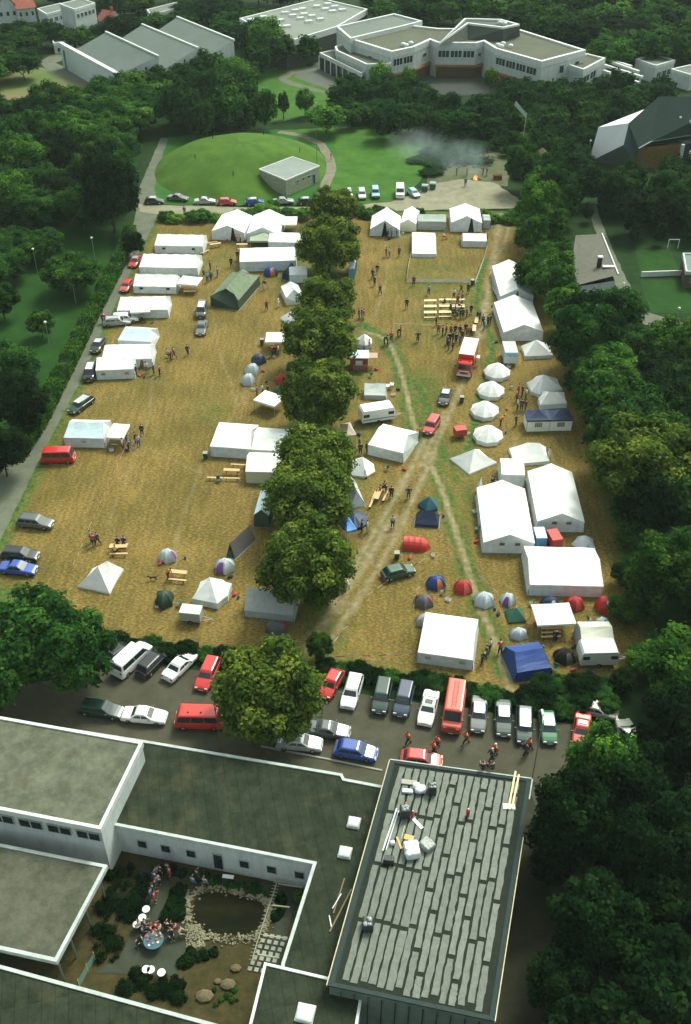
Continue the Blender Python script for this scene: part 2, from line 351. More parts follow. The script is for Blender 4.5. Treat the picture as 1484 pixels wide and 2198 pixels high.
sheet('tennis_lawn', [(1365, 535), (1440, 535), (1462, 592), (1375, 592)], .0, LAWND, .1)
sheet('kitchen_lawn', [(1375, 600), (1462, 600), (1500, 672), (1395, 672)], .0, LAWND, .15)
sheet('wood_path', [(1255, 440), (1280, 440), (1300, 500), (1345, 600), (1390, 670), (1450, 690), (1560, 700), (1560, 725), (1420, 715), (1370, 690), (1320, 610), (1285, 510)], .03, PATHM, .15)
sheet('car_park', [(-80, 1440), (60, 1425), (235, 1432), (300, 1418), (470, 1447), (600, 1460), (690, 1478), (830, 1500), (1000, 1520), (1160, 1545), (1270, 1560), (1500, 1600), (1560, 1700), (1500, 1760), (1150, 1730), (1130, 1680), (820, 1690), (600, 1640), (320, 1590), (0, 1550), (-80, 1540)], .05, ASPH, .15)
sheet('school_grounds', [(-300, 1560), (0, 1540), (320, 1575), (820, 1670), (1150, 1700), (1600, 1740), (1700, 2400), (-400, 2400)], .0, mat('dark_soil', (.05, .045, .03), .95, (.025, .035, .018), .6, .4, detail=8), .1)
# paving band along the building and stained kerb
def line_world(pxs, z=0): return [P(x, y, z) for x, y in pxs]
kb = MB()
kp = line_world([(560, 1603), (700, 1630), (820, 1655)])
for a, b in zip(kp[:-1], kp[1:]):
    c = (a+b)/2; kb.box((c.x, c.y, .08), ((b-a).length, .18, .16), math.atan2((b-a).y, (b-a).x))
kb.build('kerb', mat('kerb_concrete', (.3, .3, .26), .9), kind='structure')

# ---------------------------------------------------------------- trees
def leaf_mesh(name, m, seed, n, ls, blobs, core=True, jit=.75, aspect=.7):
    """leaf quads spread over clumps; blobs: list (cx,cy,cz,r)"""
    rs = np.random.RandomState(seed); B = np.array(blobs); K = len(B)
    pr = B[:, 3]**2; pr /= pr.sum(); k = rs.choice(K, n*2, p=pr)
    d = rs.normal(size=(n*2, 3)); d[:, 2] += .25; d /= np.linalg.norm(d, axis=1)[:, None]
    rr = B[k, 3]*(1+rs.normal(0, .16, n*2)); p = B[k, :3]+d*rr[:, None]
    dep = np.zeros(n*2)
    for b in B:
        dist = np.linalg.norm(p-b[:3], axis=1)/b[3]; dep += (dist < .6)
    ok = np.where(dep < 1)[0][:n]; p = p[ok]; d = d[ok]; k = k[ok]; n = len(ok)
    nn = d+rs.normal(size=(n, 3))*jit*.6; nn[:, 2] += .3; nn /= np.linalg.norm(nn, axis=1)[:, None]
    t = np.cross(nn, rs.normal(size=(n, 3))); t /= np.linalg.norm(t, axis=1)[:, None]; bt = np.cross(nn, t)
    s = ls*rs.uniform(.45, 1.6, n)[:, None]
    V = np.stack([p+t*s, p+bt*s*aspect, p-t*s, p-bt*s*aspect], 1).reshape(-1, 3); F = np.arange(4*n).reshape(-1, 4)
    bv = rs.uniform(0, .55, K)[k]; lv = np.clip(bv+rs.uniform(0, .45, n), 0, 1); var = np.repeat(lv, 4)
    verts = V.tolist(); faces = F.tolist(); var = var.tolist()
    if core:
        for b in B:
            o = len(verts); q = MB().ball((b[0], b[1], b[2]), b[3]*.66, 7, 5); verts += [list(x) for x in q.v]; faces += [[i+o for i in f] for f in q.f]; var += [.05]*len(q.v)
    me = bpy.data.meshes.new(name); me.from_pydata(verts, [], faces)
    at = me.attributes.new('var', 'FLOAT', 'POINT'); at.data.foreach_set('value', np.array(var, np.float32)); me.materials.append(m); return me
def crown_blobs(seed, K, low=-.55, hi=.75, rmin=.26, rmax=.42, shell=.62, squash=1):
    r = random.Random(seed); out = [(0, 0, 0, .62), (0, 0, -.2, .6), (.2, 0, .2, .42), (-.2, .1, .2, .42)]
    for i in range(K):
        z = low+(hi-low)*(i+.5)/K; z = z if i % 5 else z*.6; a = i*2.4+r.uniform(-.4, .4); rad = shell*math.sqrt(max(.05, 1-(z*.95)**2))*(1-.22*max(0, z))*r.uniform(.74, 1.14)
        out.append((rad*math.cos(a), rad*math.sin(a), z*squash+r.uniform(-.06, .06), r.uniform(rmin, rmax)))
    return out
LM_ROW = leafmat('plane_tree_leaves', (.028, .055, .009), (.068, .118, .016), (.23, .27, .04), .08)
LM_MID = leafmat('wood_leaves', (.010, .040, .007), (.036, .105, .014), (.12, .235, .026), .35)
LM_DARK = leafmat('shade_leaves', (.007, .028, .007), (.021, .070, .012), (.065, .145, .020), .3)
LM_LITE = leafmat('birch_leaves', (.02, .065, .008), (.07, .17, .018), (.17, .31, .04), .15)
LM_VDARK = leafmat('deep_shade_leaves', (.002, .009, .003), (.006, .022, .005), (.018, .046, .009), .25)  # leaf tone darkened: corner vignetting and court shade put into the colour
TRUNKM = mat('bark', (.11, .085, .06), .95, (.06, .048, .035), 8, .8, stretch=(1, 1, .2))
def trunk_mesh(seed, limbs=6):
    r = random.Random(seed); m = MB(); m.tube((0, 0, -1.02), (.02, .01, -.3), .055, .038, 8); m.tube((.02, .01, -.3), (0, 0, .35), .038, .015, 7)
    for i in range(limbs):
        a = i*2*math.pi/limbs+r.uniform(-.3, .3); z = -.55+.12*i/1.5
        e = (.55*math.cos(a), .55*math.sin(a), z+.45); m.tube((0, 0, z), e, .022, .007, 5)
        m.tube((e[0]*.5, e[1]*.5, z+.22), (e[0]*.6-.15*math.sin(a), e[1]*.6+.15*math.cos(a), z+.55), .01, .004, 4)
    return m.mesh('trunk', TRUNKM, True)
TRUNKS = [trunk_mesh(i) for i in range(3)]
MESHC = {}
def crown(kind, v):
    key = (kind, v)
    if key not in MESHC:
        mm = dict(row=LM_ROW, mid=LM_MID, dark=LM_DARK, lite=LM_LITE, vdark=LM_VDARK)[kind.split('_')[0]]
        far = kind.endswith('_far')
        if far: MESHC[key] = leaf_mesh('crown', mm, v*7+3, 3400, .062, crown_blobs(v*5+1, 30, rmin=.16, rmax=.34, shell=.72))
        elif kind == 'row': MESHC[key] = leaf_mesh('crown', mm, v*7+3, 17000, .036, crown_blobs(v*5+1, 80, low=-.75, rmin=.11, rmax=.25, shell=.84))
        else: MESHC[key] = leaf_mesh('crown', mm, v*7+3, 10500, .042, crown_blobs(v*5+1, 55, low=-.7, rmin=.12, rmax=.28, shell=.80))
    return MESHC[key]
def tree(loc, rw, h, kind, v, label, group=None, name='tree', cat='tree', rz=None, ch=None, trunk=True):
    """loc = base; rw crown radius; h total height; ch crown height"""
    ch = ch or h*.8
    t = thing(name, label, cat, loc, rnd.uniform(0, 6.28) if rz is None else rz, group)
    c = link('crown', crown(kind, v), t); c.scale = (rw, rw, ch/2); c.location = (0, 0, h-ch/2)
    if trunk:
        k = link('trunk', TRUNKS[v % 3], t); k.scale = (h*.35, h*.35, (h-ch*.35)/1.37); k.location = (0, 0, (h-ch*.35)/1.37*1.0)
    return t
def tree_px(cx, cy, wpx, h, kind, v, label, group=None, ch=None, **kw):
    zc = h-(ch or h*.8)/2; b = P(cx, cy, zc); rw = wpx/S(cy)/2*(HC-0)/(HC) * (HC-zc)/HC
    return tree((b.x, b.y, 0), rw, h, kind, v, label, group, ch=ch, **kw)

# ---------------------------------------------------------------- tents
def frame2(L, Rr):
    A = P(*L); B = P(*Rr); d = B-A; return (A+B)/2, d.length, math.atan2(d.y, d.x)
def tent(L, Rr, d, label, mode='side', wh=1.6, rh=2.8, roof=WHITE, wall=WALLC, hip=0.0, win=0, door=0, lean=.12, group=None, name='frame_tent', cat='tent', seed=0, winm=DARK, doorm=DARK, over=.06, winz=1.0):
    o, w_, ang = frame2(L, Rr); t = thing(name, label, cat, o, ang, group); r = random.Random(seed+int(w_*100))
    Lu, Sv = (w_, d) if mode == 'side' else (d, w_)
    def M(u, v, z):   # u along ridge (0..Lu), v across (-Sv/2..Sv/2)
        return (u-w_/2, v+d/2, z) if mode == 'side' else (v, u, z)
    nu = max(2, int(round(Lu/1.1))); nv = 5; rows = []
    for i in range(nu+1):
        u = Lu*i/nu; row = []
        for j in range(-nv, nv+1):
            q = j/nv; z = rh-(rh-wh)*abs(q)**1.0; sag = (.11 if i % 2 else 0)*(1-abs(q))*1.2+.10*math.sin(math.pi*abs(q))
            uu = u
            if hip: uu = u+(hip*(1-abs(q)) if i == 0 else (-hip*(1-abs(q)) if i == nu else 0))
            row.append(M(uu, q*(Sv/2+over), z-sag*(.8 if 0 < i < nu else .4)+r.uniform(-.025, .025)))
        rows.append(row)
    m = MB(); m.loft(rows, cap=False, closed=False); n = 2*nv+1
    for side in (0, n-1):   # valance
        for i in range(nu):
            a = rows[i][side]; b = rows[i+1][side]; m.quad(a, b, (b[0], b[1], b[2]-.16), (a[0], a[1], a[2]-.16))
    m.build('roof', roof, t, smooth=False)
    if wh > .15:
        m = MB(); hv = Sv/2; k = max(2, int(Lu/1.1))
        for s in (-1, 1):   # long walls, slightly ruffled along the foot
            for i in range(k):
                u0, u1 = Lu*i/k, Lu*(i+1)/k; z0 = .0; l0 = lean+r.uniform(-.04, .06); l1 = lean+r.uniform(-.04, .06)
                if i == 0: l0 = lean
                m.quad(M(u0, s*(hv+lean), z0), M(u1, s*(hv+lean), z0), M(u1, s*hv, wh), M(u0, s*hv, wh))
        for e, u in ((-1, 0), (1, Lu)):
            uo = u+e*lean; ut = u-e*hip
            m.poly([M(uo, -hv-lean, 0), M(uo, hv+lean, 0), M(u, hv, wh), M(ut, 0, rh-.02), M(u, -hv, wh)])
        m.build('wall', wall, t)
    gm = MB(); gm.add([M(-.08-lean, -Sv/2-.2, .05), M(Lu+.08+lean, -Sv/2-.2, .05), M(Lu+.08+lean, Sv/2+.2, .05), M(-.08-lean, Sv/2+.2, .05)], [(0, 1, 2, 3)])
    gm.build('groundsheet', GROUNDSH, t)
    for i in range(win):
        x = -w_/2+w_*(i+.5+(.12 if i else -.12)*(win == 2))/win; x = x if mode == 'side' else (-.14, .17)[i]*w_; y = -.06-lean*(1-winz/max(wh, .1))-.02 if mode == 'side' else -lean-.03
        zz = min(winz, wh-.35) if mode == 'side' else wh*.92
        MB().box((x, y-.0, zz), (.62, .05, .36)).build('window', winm, t)
    if door:
        x = {1: 0, 2: w_*.16, 3: w_*.3, 4: -w_*.25}[door]; hd = (rh if mode == 'gable' else wh)*.86; wd = .55 if mode == 'gable' else .5
        m = MB(); m.poly([(x-wd*1.1, -lean-.035, .02), (x+wd*1.1, -lean-.035, .02), (x+wd*.25, -.04, hd), (x-wd*.25, -.04, hd)]); m.build('door_opening', doorm, t)
        m = MB(); m.quad((x+wd*1.1, -lean-.05, .02), (x+wd*1.9, -lean-.3, .02), (x+wd*.9, -.2, hd*.8), (x+wd*.3, -.05, hd)); m.build('door_flap', wall, t)
    return t
def gazebo(L, Rr, d, label, rh=2.7, wh=2.0, roof=WHITE, group=None, walls=None, name='party_tent', cat='party tent', win=0, double=False, valance=None, leg=None):
    o, w_, ang = frame2(L, Rr); t = thing(name, label, cat, o, ang, group)
    m = MB(); spans = [(-w_/2, 0), (0, w_/2)] if double else [(-w_/2, w_/2)]
    for x0, x1 in spans:
        xc = (x0+x1)/2; N_ = 6; cs = [(x0-.08, -.08), (x1+.08, -.08), (x1+.08, d+.08), (x0-.08, d+.08)]
        for q in range(4):
            a, b = cs[q], cs[(q+1) % 4]; rows = []
            for k in range(5):
                f = k/5; zz = wh+(rh-wh)*(f**1.25); rows.append([(a[0]+(xc-a[0])*f+(b[0]-a[0])*(1-f)*s/N_, a[1]+(d/2-a[1])*f+(b[1]-a[1])*(1-f)*s/N_, zz-.06*math.sin(math.pi*s/N_)*(1-f)) for s in range(N_+1)])
            m.loft(rows, cap=False, closed=False); f = .8
            a2 = rows[-1]; m.add(a2+[(xc, d/2, rh)], [(s, s+1, N_+1) for s in range(N_)])
            m.quad((a[0], a[1], wh), (b[0], b[1], wh), (b[0], b[1], wh-.26), (a[0], a[1], wh-.26))
    m.build('roof', roof, t)
    xs = [x for s in spans for x in s]; xs = sorted(set(xs))
    for x in xs:
        for y in (0, d): MB().tube((x, y, 0), (x, y, wh), .04).build('leg', leg or POLE, t)
    if walls:
        m = MB()
        for (a, b) in walls:   # list of side pairs by corner index 0 FL 1 FR 2 BR 3 BL
            c = [(-w_/2, 0), (w_/2, 0), (w_/2, d), (-w_/2, d)]; m.quad((*c[a], .03), (*c[b], .03), (*c[b], wh-.1), (*c[a], wh-.1))
        m.build('side_wall', WHITE, t)
    for i in range(win):
        x = -w_/2+w_*(i+.5)/win; wf = MB(); wf.box((x, -.03, 1.15), (1.1, .03, .75)); f = wf.build('window', mat('clear_window_film', (.24, .20, .12), .3), t)
        g = MB(); [g.box((x+k*.27, -.055, 1.15), (.05, .02, .75)) for k in (-2, -1, 0, 1, 2)]; g.build('window_bars', WALLC, f)
    return t
def cone_tent(cx, cy, r, h, label, n=10, wh=.45, ry=None, rot=0, roof=WHITE, wall=WALLC, group=None, name='round_tent', dented=.0, seed=0, off=(0, 0), door=True, jag=0.0, pw=.92):
    b = P(cx, cy); t = thing(name, label, 'tent', b, rot, group); ry = ry or r; rr = random.Random(seed+int(cx))
    base = []
    for i in range(n):
        a = 2*math.pi*(i+.5)/n; k = 1+rr.uniform(-jag, jag); base.append((r*k*math.cos(a), ry*k*math.sin(a)))
    m = MB(); rows = []
    for f in (0, .2, .4, .6, .8, .95):
        z = wh+(h-wh)*(f**pw)
        row = []
        for i in range(n):
            p, q = base[i], base[(i+1) % n]
            for s in (0, .5):
                x = p[0]*(1-s)+q[0]*s; y = p[1]*(1-s)+q[1]*s; sc = .975 if s else 1.0; sc = sc+(1-sc)*f
                row.append((x*(1-f)*sc+off[0]*f, y*(1-f)*sc+off[1]*f, z-(.04*(1-f) if s else 0)+rr.uniform(-.02, .02)))
        rows.append(row)
    m.loft(rows, cap=False); m.add(rows[-1]+[(off[0], off[1], h)], [(i, (i+1) % (2*n), 2*n) for i in range(2*n)]); m.build('roof', roof, t)
    m = MB(); top = rows[0]; bot = [(p[0]*.97+rr.uniform(-.05, .05), p[1]*.97+rr.uniform(-.05, .05), .02) for p in top]; m.loft([bot, top], cap=False); m.build('wall', wall, t)
    if door:
        a = -math.pi/2-rot; i = min(range(2*n), key=lambda i: abs(math.atan2(math.sin(math.atan2(top[i][1], top[i][0])-a), math.cos(math.atan2(top[i][1], top[i][0])-a))))
        p = Vector(rows[0][i]); q = Vector(rows[2][i]); s = Vector((-p.y, p.x, 0)).normalized()*.16; o2 = Vector((p.x, p.y, 0)).normalized()*.05
        MB().poly([Vector((p.x, p.y, .03))+o2-s, Vector((p.x, p.y, .03))+o2+s, p+o2+s, q+o2+Vector((0, 0, .05)), p+o2-s]).build('door_opening', DGREY, t)
    MB().tube((off[0], off[1], h-.1), (off[0], off[1], h+.15), .03).build('pole_tip', POLE, t)
    return t
def poly_tent(base_px, peaks, label, wh=.3, roof=WHITE, wall=WALLC, pw=.95, door=False, name='pyramid_tent', group=None):
    """peaked canvas tent over any footprint; one peak or a short ridge between two"""
    bp = [P(x, y) for x, y in base_px]; o = sum(bp, Vector((0, 0, 0)))/len(bp); pk = [P(x, y, h)-o for x, y, h in peaks]
    for q in pk: q.z = q.z
    if len(pk) == 1: pk = pk*2
    t = thing(name, label, 'tent', o, 0, group); rr = random.Random(int(base_px[0][0])); ring = []; n = len(bp); a0, a1 = pk[0], pk[1]; ab = Vector((a1.x-a0.x, a1.y-a0.y, 0)); L2 = max(ab.length_squared, 1e-6)
    for i in range(n):
        p, q = bp[i]-o, bp[(i+1) % n]-o; m_ = max(2, int((q-p).length/.8))
        for k in range(m_): f = k/m_; c = p.lerp(q, f); sag = math.sin(math.pi*f); ring.append((c*(1-.045*sag), sag))
    def tgt(c): f = min(1, max(0, (c.x-a0.x)*ab.x/L2+(c.y-a0.y)*ab.y/L2)); return a0.lerp(a1, f)
    rows = []
    for f in (0, .2, .4, .6, .8, .93, 1.0):
        row = []
        for c, sag in ring:
            g = tgt(c); row.append((c.x+(g.x-c.x)*f, c.y+(g.y-c.y)*f, wh+(g.z-wh)*f**pw-.10*sag*(1-f)-.05*math.sin(math.pi*f)+(rr.uniform(-.02, .02) if 0 < f < 1 else 0)))
        rows.append(row)
    m = MB(); m.loft(rows, cap=False); m.build('roof', roof, t)
    m = MB(); m.loft([[(p[0]*1.02, p[1]*1.02, .02) for p in rows[0]], rows[0]], cap=False); m.build('wall', wall, t)
    pm = MB(); [pm.tube((q.x, q.y, q.z-.1), (q.x, q.y, q.z+.14), .03) for q in pk[:len(peaks)]]; pm.build('pole_tip', POLE, t); return t
def dome(cx, cy, w_, d, h, rot, label, col, col2=None, group=None, panel='front', sides=6, name='dome_tent', seed=0):
    b = P(cx, cy); t = thing(name, label, 'tent', b, R(rot), group); rr = random.Random(seed+int(cx*3+cy)); n = sides*4
    def ring(f, k=1.0):
        out = []
        for i in range(n):
            a = 2*math.pi*(i+.0)/n+math.pi/sides; loc = (i % 4)/4
            flat = math.cos(math.pi/sides)/math.cos((loc-.5)*2*math.pi/sides); rad = (1-f**2.3)**.5 if f < 1 else 0
            kk = flat*(.96 if loc else 1.02)
            out.append((w_/2*rad*kk*math.cos(a)*k, d/2*rad*kk*math.sin(a)*k, max(0.02, h*f*k)+rr.uniform(-.012, .012)))
        return out
    fr = (0, .2, .4, .6, .78, .9, .98); rows = [ring(f) for f in fr]; m = MB(); m.loft(rows, cap=False)
    m.add(rows[-1]+[(0, 0, h)], [(i, (i+1) % n, n) for i in range(n)]); m.build('canopy', col, t)
    if col2 is not None:
        rows2 = [ring(f, 1.015) for f in fr]; m = MB(); rng = {'front': range(int(n*.68), int(n*.82)), 'side': range(int(n*.86), int(n*.99)), 'back': range(int(n*.52), int(n*.66))}[panel]
        for a, c in zip(rows2[:-2], rows2[1:-1]):
            for i in rng: m.quad(a[i], a[(i+1) % n], c[(i+1) % n], c[i])
        m.build('door_panel', col2, t)
    pm = MB()
    for i in range(0, n, 4):
        pts = [ring(f, 1.02)[i] for f in fr]+[(0, 0, h*1.02)]
        for p, q in zip(pts[:-1], pts[1:]): pm.tube(p, q, .012, n=4)
    pm.build('tent_poles', col, t)
    return t
def tunnel(cx, cy, L, w_, h, rot, label, col, col2, group=None, bulge=0, name='tunnel_tent', extra=None):
    b = P(cx, cy); t = thing(name, label, 'tent', b, R(rot), group); m = MB(); rows = []; K = 13; n = 9
    for k in range(K):
        f = k/(K-1); sc = 1-.35*max(0, (f-.75)/.25)**1.5-.0*f; hz = h*sc*(1-.04*(k % 3 != 0)); x = -L/2+L*f
        rows.append([(x, -w_/2*sc*math.cos(math.pi*i/n), max(.02, hz*math.sin(math.pi*i/n)**.8)) for i in range(n+1)])
    m.loft(rows, cap=False, closed=False); m.build('canopy', col, t)
    m = MB(); m.poly(rows[-1][::-1]); e = L/2+.5; m.add([rows[-1][n//2], rows[-1][n//2+1], (e, 0, .05), rows[-1][0], rows[-1][-1]], [(0, 3, 2), (1, 2, 4), (0, 2, 1)]); m.build('porch', col2, t)
    m = MB(); m.poly([(p[0]-.02, p[1], p[2]) for p in rows[0]]); m.build('door_panel', extra or DARK, t)
    return t

# ---------------------------------------------------------------- cars
CARS = {}
def car_parts(kind):
    if kind in CARS: return CARS[kind]
    # L, W, H, belt, bonnet len, boot len, windscreen rake, rear rake
    D = dict(sedan=(4.5, 1.72, 1.40, .92, 1.25, .95, .75, .6), estate=(4.6, 1.74, 1.47, .93, 1.15, .12, .7, .35), hatch=(4.0, 1.68, 1.42, .92, 1.0, .15, .7, .5),
             suv=(4.3, 1.78, 1.78, 1.08, 1.1, .12, .45, .2), van=(5.0, 1.95, 2.1, 1.25, .75, .08, .7, .12), bus=(4.5, 1.84, 1.98, 1.10, .12, .1, .45, .25), bigvan=(5.6, 2.05, 2.6, 1.45, .6, .05, .6, .05))[kind]
    L, W, H, bz, bo, bt, wr, rr = D; hw = W/2; x0, x1 = -L/2, L/2
    g = .22 if kind != 'suv' else .32
    def sec(x, zb, zt, w_): return [(x, -w_*.9, zb), (x, -w_, zb+.14), (x, -w_*1.0, (zb+zt)/2), (x, -w_*.96, zt-.07), (x, -w_*.82, zt), (x, w_*.82, zt), (x, w_*.96, zt-.07), (x, w_, (zb+zt)/2), (x, w_, zb+.14), (x, w_*.9, zb)]
    hb = bz-.06 if kind not in ('bus',) else bz; bm = MB()
    st = [(x0, g+.18, bz-.22, hw*.86), (x0+.08, g+.03, bz-.06, hw*.94), (x0+.5, g, bz, hw), (x0+bt+.2, g, bz, hw), (0, g, bz, hw), (x1-bo-.05, g, bz, hw), (x1-bo*.55, g, hb-.05, hw*.99), (x1-.25, g+.02, hb-.14, hw*.94), (x1-.06, g+.06, hb-.22, hw*.88), (x1, g+.16, hb-.32, hw*.82)]
    if kind in ('bus', 'van', 'bigvan'): st[-3] = (x1-.2, g+.02, hb-.06, hw*.97); st[-2] = (x1-.05, g+.05, hb-.12, hw*.92); st[-1] = (x1, g+.14, hb-.25, hw*.86)
    bm.loft([sec(*s) for s in sorted(st)])
    # greenhouse
    gb0, gb1 = x0+bt+.05, x1-bo; rt0, rt1 = gb0+rr, gb1-wr; wb, wt = hw*.93, hw*.76 if kind not in ('van', 'bus', 'bigvan') else hw*.86
    n = []
    for z, a, b, w_ in ((bz-.02, gb0, gb1, wb), (H-.10, rt0-.06, rt1+.10, wt*1.02), (H-.03, rt0+.02, rt1-.0, wt*.95), (H, rt0+.14, rt1-.14, wt*.8)):
        c = .05; n.append([(a+c, -w_, z), (b-c, -w_, z), (b, -w_+c, z), (b, w_-c, z), (b-c, w_, z), (a+c, w_, z), (a, w_-c, z), (a, -w_+c, z)])
    bm.loft(n)
    # wheel arches + sills
    parts = []
    zt = H-.14; e = .012
    def lerp(z): f = (z-bz)/(H-.10-bz); return gb0+(rt0-.06-gb0)*f, gb1+(rt1+.10-gb1)*f, wb+(wt*1.02-wb)*f
    zl, zh = bz+.03, H-.17; al, bl, wl = lerp(zl); ah, bh, wh_ = lerp(zh)
    ws = MB(); ws.quad((bl+e, -wl+.12, zl), (bl+e, wl-.12, zl), (bh+e, wh_-.1, zh), (bh+e, -wh_+.1, zh))
    rw = MB(); rw.quad((al-e, wl-.12, zl), (al-e, -wl+.12, zl), (ah-e, -wh_+.12, zh), (ah-e, wh_-.12, zh))
    sides = []
    npan = {'sedan': 2, 'hatch': 2, 'estate': 3, 'suv': 3, 'van': 2, 'bus': 3, 'bigvan': 1}[kind]
    for s in (-1, 1):
        sm = MB(); a0, b0, a1, b1 = al+.16, bl-.14, ah+.16, bh-.12
        if kind == 'bigvan': a0 = a1 = b1-.9
        if kind == 'van': pass
        for i in range(npan):
            f0, f1 = i/npan, (i+1)/npan; gp = .035
            q = [(a0+(b0-a0)*f0+gp, s*(wl+e), zl), (a0+(b0-a0)*f1-gp, s*(wl+e), zl), (a1+(b1-a1)*f1-gp, s*(wh_+e), zh), (a1+(b1-a1)*f0+gp, s*(wh_+e), zh)]
            sm.poly(q if s < 0 else q[::-1])
        sides.append(sm)
    parts.append(('body', bm.mesh('body', PT['white']), 'paint', []))
    parts.append(('windscreen', ws.mesh('windscreen', GLASS), 'glass', []))
    parts.append(('rear_window', rw.mesh('rear_window', GLASS), 'glass', []))
    for sm in sides: parts.append(('side_window', sm.mesh('side_window', GLASS), 'glass', []))
    rad = .31 if kind not in ('suv', 'bigvan', 'van') else .35
    for x in (x0+.78, x1-.82):
        for s in (-1, 1):
            ty = MB(); ty.tube((x, s*(hw-.19), rad), (x, s*(hw+.015), rad), rad, n=16); rm = MB(); rm.tube((x, s*(hw+.012), rad), (x, s*(hw+.03), rad), rad*.6, rad*.55, n=10)
            parts.append(('wheel', ty.mesh('wheel', RUB), 'tyre', [('rim', rm.mesh('rim', CHROME), 'rim')]))
    for s in (-1, 1):
        parts.append(('headlight', MB().box((x1-.03, s*hw*.62, hb-.28), (.08, .32, .15)).mesh('headlight', LAMPG), 'lamp', []))
        parts.append(('tail_light', MB().box((x0+.03, s*hw*.72, bz-.25), (.08, .26, .2)).mesh('tail_light', TAILR), 'tail', []))
        parts.append(('wing_mirror', MB().box((gb1-.25, s*(hw+.07), bz+.07), (.1, .2, .13)).mesh('wing_mirror', PLAST), 'plast', []))
    parts.append(('bumper', MB().box((x1+.0, 0, g+.17), (.14, W*.86, .2)).mesh('bumper', PLAST), 'bumper', []))
    parts.append(('bumper', MB().box((x0-.0, 0, g+.17), (.14, W*.86, .2)).mesh('bumper', PLAST), 'bumper', []))
    parts.append(('number_plate', MB().box((x1+.08, 0, g+.2), (.02, .5, .11)).mesh('number_plate', PLATE), 'plate', []))
    parts.append(('grille', MB().box((x1+.005, 0, hb-.36), (.05, W*.4, .12)).mesh('grille', PLAST), 'plast', []))
    CARS[kind] = ('parked_car', parts); return CARS[kind]
ROOFM = {}
def car(x, y, deg, kind, col, label, group=None, cat='car', name=None, roof=None, bumper=None, rails=False, sc=1.0, sunroof=False):
    z = {'van': .9, 'bus': .9, 'suv': .8, 'bigvan': 1.1}.get(kind, .65); b = P(x, y, z); b.z = .06
    c = {'paint': PT[col]}
    if bumper: c['bumper'] = PT[bumper]
    elif col in ('white', 'silver', 'red', 'blue') and kind not in ('suv',): c['bumper'] = PT[col]
    t = inst(car_parts(kind), b, R(deg), label, cat, group, name=name or {'van': 'parked_van', 'bus': 'minibus', 'suv': 'off_road_car', 'bigvan': 'parked_van'}.get(kind, 'parked_car'), colors=c)
    t.scale = (sc, sc, sc)
    L, W, H = {'sedan': (4.5, 1.72, 1.40), 'estate': (4.6, 1.74, 1.47), 'hatch': (4., 1.68, 1.42), 'suv': (4.3, 1.78, 1.78), 'van': (5., 1.95, 2.1), 'bus': (4.5, 1.84, 1.98), 'bigvan': (5.6, 2.05, 2.6)}[kind]
    if rails:
        m = MB(); [m.tube((-L*.3, s*W*.33, H+.04), (L*.12, s*W*.33, H+.04), .025) for s in (-1, 1)]; m.build('roof_rails', PLAST, t)
    if sunroof: MB().box((L*-.02, 0, H+.006), (.55, .8, .02)).build('sunroof', GLASS, t)
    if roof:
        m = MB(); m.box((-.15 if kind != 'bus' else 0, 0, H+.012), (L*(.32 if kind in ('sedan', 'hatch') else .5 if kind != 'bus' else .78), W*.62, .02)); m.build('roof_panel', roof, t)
    return t

# ---------------------------------------------------------------- people
def skin_mesh(name, nodes, edges, m, root=0, sub=1):
    me = bpy.data.meshes.new(name+'_cage'); me.from_pydata([n[0] for n in nodes], edges, []); o = bpy.data.objects.new(name+'_cage', me); COL.objects.link(o)
    o.modifiers.new('s', 'SKIN'); sv = me.skin_vertices[0].data
    for i, n in enumerate(nodes):
        r = n[1]; sv[i].radius = r if isinstance(r, tuple) else (r, r)
    sv[root].use_root = True
    if sub: q = o.modifiers.new('u', 'SUBSURF'); q.levels = sub; q.render_levels = sub
    dg = bpy.context.evaluated_depsgraph_get(); dg.update(); out = bpy.data.meshes.new_from_object(o.evaluated_get(dg)); out.name = name
    out.materials.clear(); out.materials.append(m); out.polygons.foreach_set('use_smooth', [True]*len(out.polygons))
    bpy.data.objects.remove(o); bpy.data.meshes.remove(me); return out
HAIRM = mat('hair', (.05, .03, .018), .7); CAPW = mat('white_cap', (.75, .75, .72), .7)
CLOTH = {k: mat('cloth_'+k, c, .85, None, 5) for k, c in dict(black=(.018, .02, .022), red=(.48, .03, .02), orange=(.62, .10, .02), white=(.72, .72, .70), blue=(.05, .12, .34), ltblue=(.25, .40, .55), grey=(.18, .18, .18), green=(.03, .16, .06), navy=(.018, .03, .07), beige=(.42, .36, .25), yellow=(.6, .5, .05), jeans=(.06, .10, .20), pale=(.5, .5, .46)).items()}
POSES = {}
